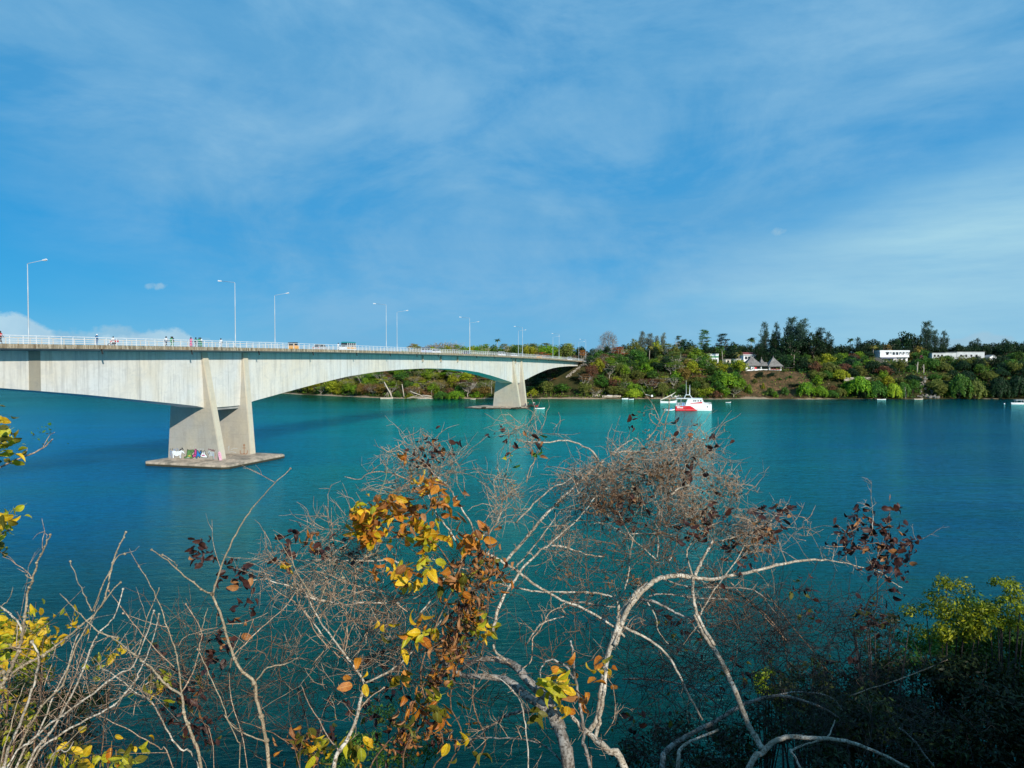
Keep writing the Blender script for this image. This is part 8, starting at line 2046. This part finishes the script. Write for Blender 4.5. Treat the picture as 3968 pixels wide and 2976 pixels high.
for (cx, cy, rx, ry, n, m, L1) in ((2620, 1760, 170, 80, 300, M_twig2, .38), (2470, 1840, 200, 80, 360, M_twig2, .38), (2350, 1900, 150, 80, 280, M_twig, .36), (2380, 1980, 120, 50, 150, M_dtwig, .3), (2690, 1920, 120, 110, 250, M_twig2, .36), (2620, 2010, 200, 90, 200, M_twig, .4), (2800, 1900, 90, 60, 90, M_twig2, .35),
        (2300, 1840, 90, 50, 90, M_twig2, .3), (2210, 1860, 70, 60, 80, M_twig2, .3), (2180, 2050, 110, 120, 130, M_twig2, .35), (2470, 2180, 280, 150, 230, M_twig, .4), (2850, 2080, 160, 70, 150, M_twig2, .35), (2970, 2040, 110, 60, 110, M_twig2, .32), (2700, 2330, 260, 140, 160, M_twig, .4), (2300, 2300, 130, 160, 90, M_twig, .45), (3080, 2060, 70, 40, 22, M_twig2, .3)):
    S10.tangle(cx, cy, rx, ry, Y + .05, int(n * 1.15), .08, L1, .0019, m, curl=.75, depth=.4, dens=1.2)
for (cx, cy, rx, ry, n) in ((2400, 1990, 60, 30, 16), (2620, 1670, 50, 16, 8), (2770, 1720, 14, 26, 9), (2660, 1800, 90, 40, 12), (2650, 2060, 70, 50, 22), (2760, 2010, 50, 50, 16), (2840, 2140, 80, 50, 18), (2990, 2000, 60, 40, 24), (2960, 2090, 60, 30, 18), (3040, 1980, 40, 22, 8), (2900, 2180, 60, 50, 10), (2440, 1650, 14, 22, 5), (2500, 1900, 120, 60, 22), (2380, 1960, 90, 40, 20), (2700, 1930, 80, 70, 18)):
    leaf_cloud(S10, cx, cy, rx, ry, Y, n, .048, ['maroon'] * 11 + ['brown'], LEAVES, clumps=max(3, n // 3), depth=.15)
S10b = Plant('maroon_bough_leaves', GRND(2.3, 4.4), 'dark maroon leaves of the pale tree at the far tip of its arching bough', 'climber', M_twig)
S10b.branch('Z', [(3320, 3080), (3380, 2800), (3330, 2560), (3395, 2350), (3400, 2210)], 5, 4, 4.5, 4.5, M_dtwig, grow=1, name='stem')  # stem added to reach the ground; the leaves belong to the pale tree's bough
S10b.branch('F', [(900, 760), (1000, 700), (1080, 640), (1160, 560)], 5, 3, 4.5, 4.5, M_twig); S10b.branch('F', [(1000, 700), (960, 600), (900, 520), (860, 450)], 4, 3, 4.5, 4.5, M_twig)
S10b.twigs(12, .06, .2, .002, M_twig, sub=1)
for (cx, cy, rx, ry, n) in ((700, 480, 70, 60, 32), (850, 430, 90, 60, 34), (950, 400, 60, 60, 18), (1010, 320, 24, 30, 9), (900, 560, 90, 60, 34), (1070, 600, 60, 60, 34), (1160, 540, 36, 44, 16), (690, 640, 40, 40, 13), (1000, 720, 110, 40, 40), (1090, 850, 40, 20, 9), (870, 690, 50, 25, 13), (820, 350, 40, 22, 8)):
    leaf_cloud(S10b, 2900 + cx / 1.8436, 1800 + cy / 1.8436, rx / 1.8436, ry / 1.8436, 4.5, n, .046, ['maroon'] * 11 + ['brown'], clumps=max(4, n // 3), depth=.15, down=.2)

# ---- shaded dead leaves and twigs low behind the left shrubs
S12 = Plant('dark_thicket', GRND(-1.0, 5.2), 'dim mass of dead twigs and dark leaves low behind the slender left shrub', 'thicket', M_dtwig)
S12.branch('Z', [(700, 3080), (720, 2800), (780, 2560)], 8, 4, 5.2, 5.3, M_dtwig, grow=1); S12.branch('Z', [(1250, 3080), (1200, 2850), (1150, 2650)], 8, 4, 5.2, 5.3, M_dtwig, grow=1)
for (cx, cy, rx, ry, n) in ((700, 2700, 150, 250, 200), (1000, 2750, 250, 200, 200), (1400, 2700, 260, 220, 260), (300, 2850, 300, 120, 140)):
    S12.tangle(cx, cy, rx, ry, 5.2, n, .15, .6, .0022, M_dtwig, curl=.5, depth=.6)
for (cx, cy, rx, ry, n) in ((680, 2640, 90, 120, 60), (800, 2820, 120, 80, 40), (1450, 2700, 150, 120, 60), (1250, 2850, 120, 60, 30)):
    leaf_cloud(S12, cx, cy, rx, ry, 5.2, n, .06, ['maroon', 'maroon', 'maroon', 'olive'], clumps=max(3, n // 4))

# dry flecks: split pods and torn leaf scraps caught in the matted twigs
def flecks(pl, spots, size, leafm):
    Cs = []
    for (cx, cy, rx, ry, n) in spots:
        cen = [(cx + rx * fr.gauss(0, .45), cy + ry * fr.gauss(0, .45)) for _ in range(max(4, n // 16))]
        for _ in range(n):
            e = fr.choice(cen); Cs.append(at(e[0] + fr.gauss(0, 16), e[1] + fr.gauss(0, 16), 4.4 + fr.gauss(0, .15)) - pl.loc)
    C = np.array([tuple(c) for c in Cs]); n = len(C); a = unit(NR.normal(size=(n, 3))); b = unit(np.cross(a, NR.normal(size=(n, 3)))); s_ = size * (.4 + NR.rand(n, 1))
    o = link('dry_flecks', quads_mesh('dry_flecks', C, a * s_, b * s_ * .45), pl.root, LM[leafm]); o['kind'] = 'stuff'
flecks(S10, ((2630, 1750, 170, 90, 520), (2480, 1840, 200, 80, 560), (2350, 1900, 150, 70, 380), (2720, 1930, 110, 100, 420), (2830, 1890, 80, 60, 160), (2330, 1840, 80, 40, 140), (2900, 2060, 120, 60, 160)), .011, 'straw')
flecks(S10, ((2520, 1850, 230, 110, 330), (2370, 1950, 150, 60, 300), (2700, 2000, 120, 80, 160), (2900, 2090, 140, 50, 200), (2400, 2250, 200, 150, 200)), .013, 'rust')
flecks(S5, ((1380, 2150, 200, 100, 260), (1250, 2260, 160, 80, 120)), .012, 'straw'); flecks(S6, ((1640, 1800, 130, 80, 260), (1960, 1850, 80, 80, 90), (1800, 2250, 200, 120, 160)), .011, 'straw')
# ---- dark thicket at the lower right, in the shade of the bank trees
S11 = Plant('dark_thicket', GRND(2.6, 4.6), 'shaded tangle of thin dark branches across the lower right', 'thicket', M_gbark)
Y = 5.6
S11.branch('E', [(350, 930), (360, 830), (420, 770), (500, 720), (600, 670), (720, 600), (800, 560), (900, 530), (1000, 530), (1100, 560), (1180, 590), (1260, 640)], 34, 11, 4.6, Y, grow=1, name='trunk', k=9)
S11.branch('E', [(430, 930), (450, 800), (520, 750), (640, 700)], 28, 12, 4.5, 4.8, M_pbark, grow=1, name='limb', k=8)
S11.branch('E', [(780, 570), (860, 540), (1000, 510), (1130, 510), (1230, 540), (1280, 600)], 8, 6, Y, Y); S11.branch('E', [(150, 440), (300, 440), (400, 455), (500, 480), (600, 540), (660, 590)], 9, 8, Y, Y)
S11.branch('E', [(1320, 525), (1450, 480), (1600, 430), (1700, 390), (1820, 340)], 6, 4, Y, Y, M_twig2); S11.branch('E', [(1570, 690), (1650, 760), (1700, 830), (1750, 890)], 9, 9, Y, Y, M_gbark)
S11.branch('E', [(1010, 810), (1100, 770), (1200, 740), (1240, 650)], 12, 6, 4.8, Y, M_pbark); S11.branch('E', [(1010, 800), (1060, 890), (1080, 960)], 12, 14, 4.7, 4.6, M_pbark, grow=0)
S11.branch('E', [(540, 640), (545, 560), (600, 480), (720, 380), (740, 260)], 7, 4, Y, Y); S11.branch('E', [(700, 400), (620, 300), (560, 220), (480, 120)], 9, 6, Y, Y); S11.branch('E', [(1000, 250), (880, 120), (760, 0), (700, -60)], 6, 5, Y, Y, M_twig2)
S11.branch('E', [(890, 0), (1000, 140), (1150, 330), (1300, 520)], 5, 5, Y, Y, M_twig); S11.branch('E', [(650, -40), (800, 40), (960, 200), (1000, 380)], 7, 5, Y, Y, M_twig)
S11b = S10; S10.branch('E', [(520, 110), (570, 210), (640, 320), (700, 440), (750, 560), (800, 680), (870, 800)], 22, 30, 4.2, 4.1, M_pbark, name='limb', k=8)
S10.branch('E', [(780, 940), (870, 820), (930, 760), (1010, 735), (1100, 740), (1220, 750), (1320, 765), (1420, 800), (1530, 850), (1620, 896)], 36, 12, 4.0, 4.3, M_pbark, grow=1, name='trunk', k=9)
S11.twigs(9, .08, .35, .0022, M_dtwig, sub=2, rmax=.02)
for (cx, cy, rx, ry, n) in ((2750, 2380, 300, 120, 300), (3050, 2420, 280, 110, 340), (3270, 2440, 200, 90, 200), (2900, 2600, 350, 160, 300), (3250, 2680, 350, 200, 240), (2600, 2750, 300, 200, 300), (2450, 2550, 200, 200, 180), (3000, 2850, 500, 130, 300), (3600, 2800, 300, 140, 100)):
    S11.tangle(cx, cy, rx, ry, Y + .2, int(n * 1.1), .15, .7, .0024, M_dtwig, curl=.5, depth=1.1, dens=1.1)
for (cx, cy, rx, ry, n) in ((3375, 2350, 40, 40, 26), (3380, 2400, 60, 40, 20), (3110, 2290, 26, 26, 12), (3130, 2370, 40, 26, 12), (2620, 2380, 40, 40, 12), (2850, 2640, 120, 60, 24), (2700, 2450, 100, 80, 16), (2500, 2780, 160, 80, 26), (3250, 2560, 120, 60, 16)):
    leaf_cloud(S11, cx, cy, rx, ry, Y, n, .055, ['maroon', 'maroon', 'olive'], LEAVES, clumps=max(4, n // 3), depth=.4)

# ------------------------------------------------------------------ leafy trees of the near bank
def near_tree(name, px, py, Y, rx, ry, rz, per, size, leafm, label, seed, squash=1.0, clumps=30, ground=True):
    c = at(px, py, Y); g = GRND(c.x, c.y); q = random.Random(seed)
    root = empty(name, g, 0, label, 'tree' if 'tree' in name else 'bush')
    o = c - Vector(g); cl = []
    for _ in range(clumps):
        d = Vector((q.gauss(0, 1), q.gauss(0, 1), q.gauss(0, 1))).normalized() * q.uniform(.35, .95); r_ = q.uniform(.16, .34) * (rx + rz) / 2
        cl.append((o.x + d.x * rx, o.y + d.y * ry, o.z + d.z * rz, r_, r_, r_ * .8))
    C, A, B = blob_leaves(cl, per * 11, size * .8, shell=.35, asp=.42)
    cr = link('crown', quads_mesh('crown', C, A, B), root, LM[leafm]); cr['kind'] = 'stuff'
    tb = MB(); tb.tube([(0, 0, -.3), (o.x * .3, o.y * .3, o.z * .4), tuple(o * .8)], [.04 * rx + .02, .03 * rx + .015, .015 * rx + .01], 7)
    for k in range(9):
        e = cl[k]; tb.tube([tuple(o * .5), tuple((o * .5).lerp(Vector(e[:3]), .55) + Vector((0, 0, -.1))), e[:3]], [.02 * rx + .01, .012 * rx + .006, .005], 5)
    tb.build('trunk', M_dtwig, root, True)
    return root
LM['shadegreen'] = leafmat('shaded_green_leaves', (0.003, 0.009, 0.002), (0.010, 0.024, 0.004), (0.04, 0.060, 0.007), .1)  # leaf green darkened so the near bank's shade sits in the colour
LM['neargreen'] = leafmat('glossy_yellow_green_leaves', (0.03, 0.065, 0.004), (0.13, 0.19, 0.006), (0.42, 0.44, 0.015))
near_tree('leafy_tree', 3680, 2400, 8.9, .52, .45, .46, 1200, .026, 'neargreen', 'rounded yellow green tree top lit by the sun at the lower right', 1)
near_tree('leafy_tree', 3900, 2330, 8.6, .38, .4, .32, 1200, .026, 'neargreen', 'smaller yellow green crown right of the rounded sunlit one', 2)
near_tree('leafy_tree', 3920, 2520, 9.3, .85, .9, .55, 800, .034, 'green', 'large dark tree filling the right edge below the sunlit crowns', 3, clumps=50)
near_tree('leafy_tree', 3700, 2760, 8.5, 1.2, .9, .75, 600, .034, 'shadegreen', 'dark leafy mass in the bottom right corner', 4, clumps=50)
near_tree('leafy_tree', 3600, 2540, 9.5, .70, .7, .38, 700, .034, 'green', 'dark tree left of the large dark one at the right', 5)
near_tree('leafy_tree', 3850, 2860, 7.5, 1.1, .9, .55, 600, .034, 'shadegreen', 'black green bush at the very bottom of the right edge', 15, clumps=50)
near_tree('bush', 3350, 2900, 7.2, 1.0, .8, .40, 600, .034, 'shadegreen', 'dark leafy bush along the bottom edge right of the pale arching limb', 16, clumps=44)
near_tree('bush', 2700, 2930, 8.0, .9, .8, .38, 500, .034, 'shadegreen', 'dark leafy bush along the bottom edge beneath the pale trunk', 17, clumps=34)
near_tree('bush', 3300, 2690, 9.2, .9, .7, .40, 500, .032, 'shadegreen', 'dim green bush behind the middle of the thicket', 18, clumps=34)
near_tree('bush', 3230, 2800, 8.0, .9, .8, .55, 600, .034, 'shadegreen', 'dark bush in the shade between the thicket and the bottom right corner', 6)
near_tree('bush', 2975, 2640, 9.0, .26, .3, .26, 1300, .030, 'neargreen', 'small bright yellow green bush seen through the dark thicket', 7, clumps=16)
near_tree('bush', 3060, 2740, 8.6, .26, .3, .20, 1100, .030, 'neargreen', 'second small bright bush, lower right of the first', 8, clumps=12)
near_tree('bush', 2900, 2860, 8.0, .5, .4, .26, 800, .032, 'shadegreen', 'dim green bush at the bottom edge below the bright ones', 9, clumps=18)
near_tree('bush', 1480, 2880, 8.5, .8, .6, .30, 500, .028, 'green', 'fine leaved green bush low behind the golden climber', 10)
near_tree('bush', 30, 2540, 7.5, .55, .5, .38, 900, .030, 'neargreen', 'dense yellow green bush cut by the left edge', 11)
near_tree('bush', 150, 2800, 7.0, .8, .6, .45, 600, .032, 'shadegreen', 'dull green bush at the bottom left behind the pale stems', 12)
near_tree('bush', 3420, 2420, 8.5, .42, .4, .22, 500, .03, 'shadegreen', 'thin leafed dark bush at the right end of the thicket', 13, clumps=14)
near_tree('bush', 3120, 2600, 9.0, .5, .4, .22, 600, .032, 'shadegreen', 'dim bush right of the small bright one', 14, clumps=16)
# trees of the bluff beside and behind the camera: they shade the lower right
for k, (x, y, z, r_, lab) in enumerate(((5.4, -.6, CAM_H - .3, 2.0, 'bluff top tree right of the viewpoint'), (7.3, 2.8, CAM_H - 2.2, 2.0, 'bluff top tree ahead and right of the viewpoint'), (6.8, -4.0, CAM_H + .8, 2.4, 'bluff top tree behind and right of the viewpoint'), (3.6, -1.2, CAM_H - 1.6, 1.3, 'low tree close right of the viewpoint'), (9.5, 0.2, CAM_H - .2, 2.2, 'outermost bluff top tree right of the viewpoint'))):
    g = GRND(x, y); root = empty('leafy_tree', g, 0, lab, 'tree'); q = random.Random(50 + k); o = Vector((0, 0, z - g[2])); cl = []
    for _ in range(34):
        d = Vector((q.gauss(0, 1), q.gauss(0, 1), q.gauss(0, .8))).normalized() * q.uniform(.2, .9); rr = q.uniform(.3, .5) * r_; cl.append((d.x * r_, d.y * r_, o.z + d.z * r_ * .8, rr, rr, rr * .8))
    C, A, B = blob_leaves(cl, 900, .07, shell=.3, asp=.45); cr = link('crown', quads_mesh('crown', C, A, B), root, LM['shadegreen']); cr['kind'] = 'stuff'
    MB().tube([(0, 0, -.3), (.1, .1, o.z * .6), (0, 0, o.z)], [.16, .12, .05], 8).build('trunk', M_gbark, root, True)
print('twigs done', sum(len(o.data.polygons) for o in bpy.data.objects if o.type == 'MESH'))
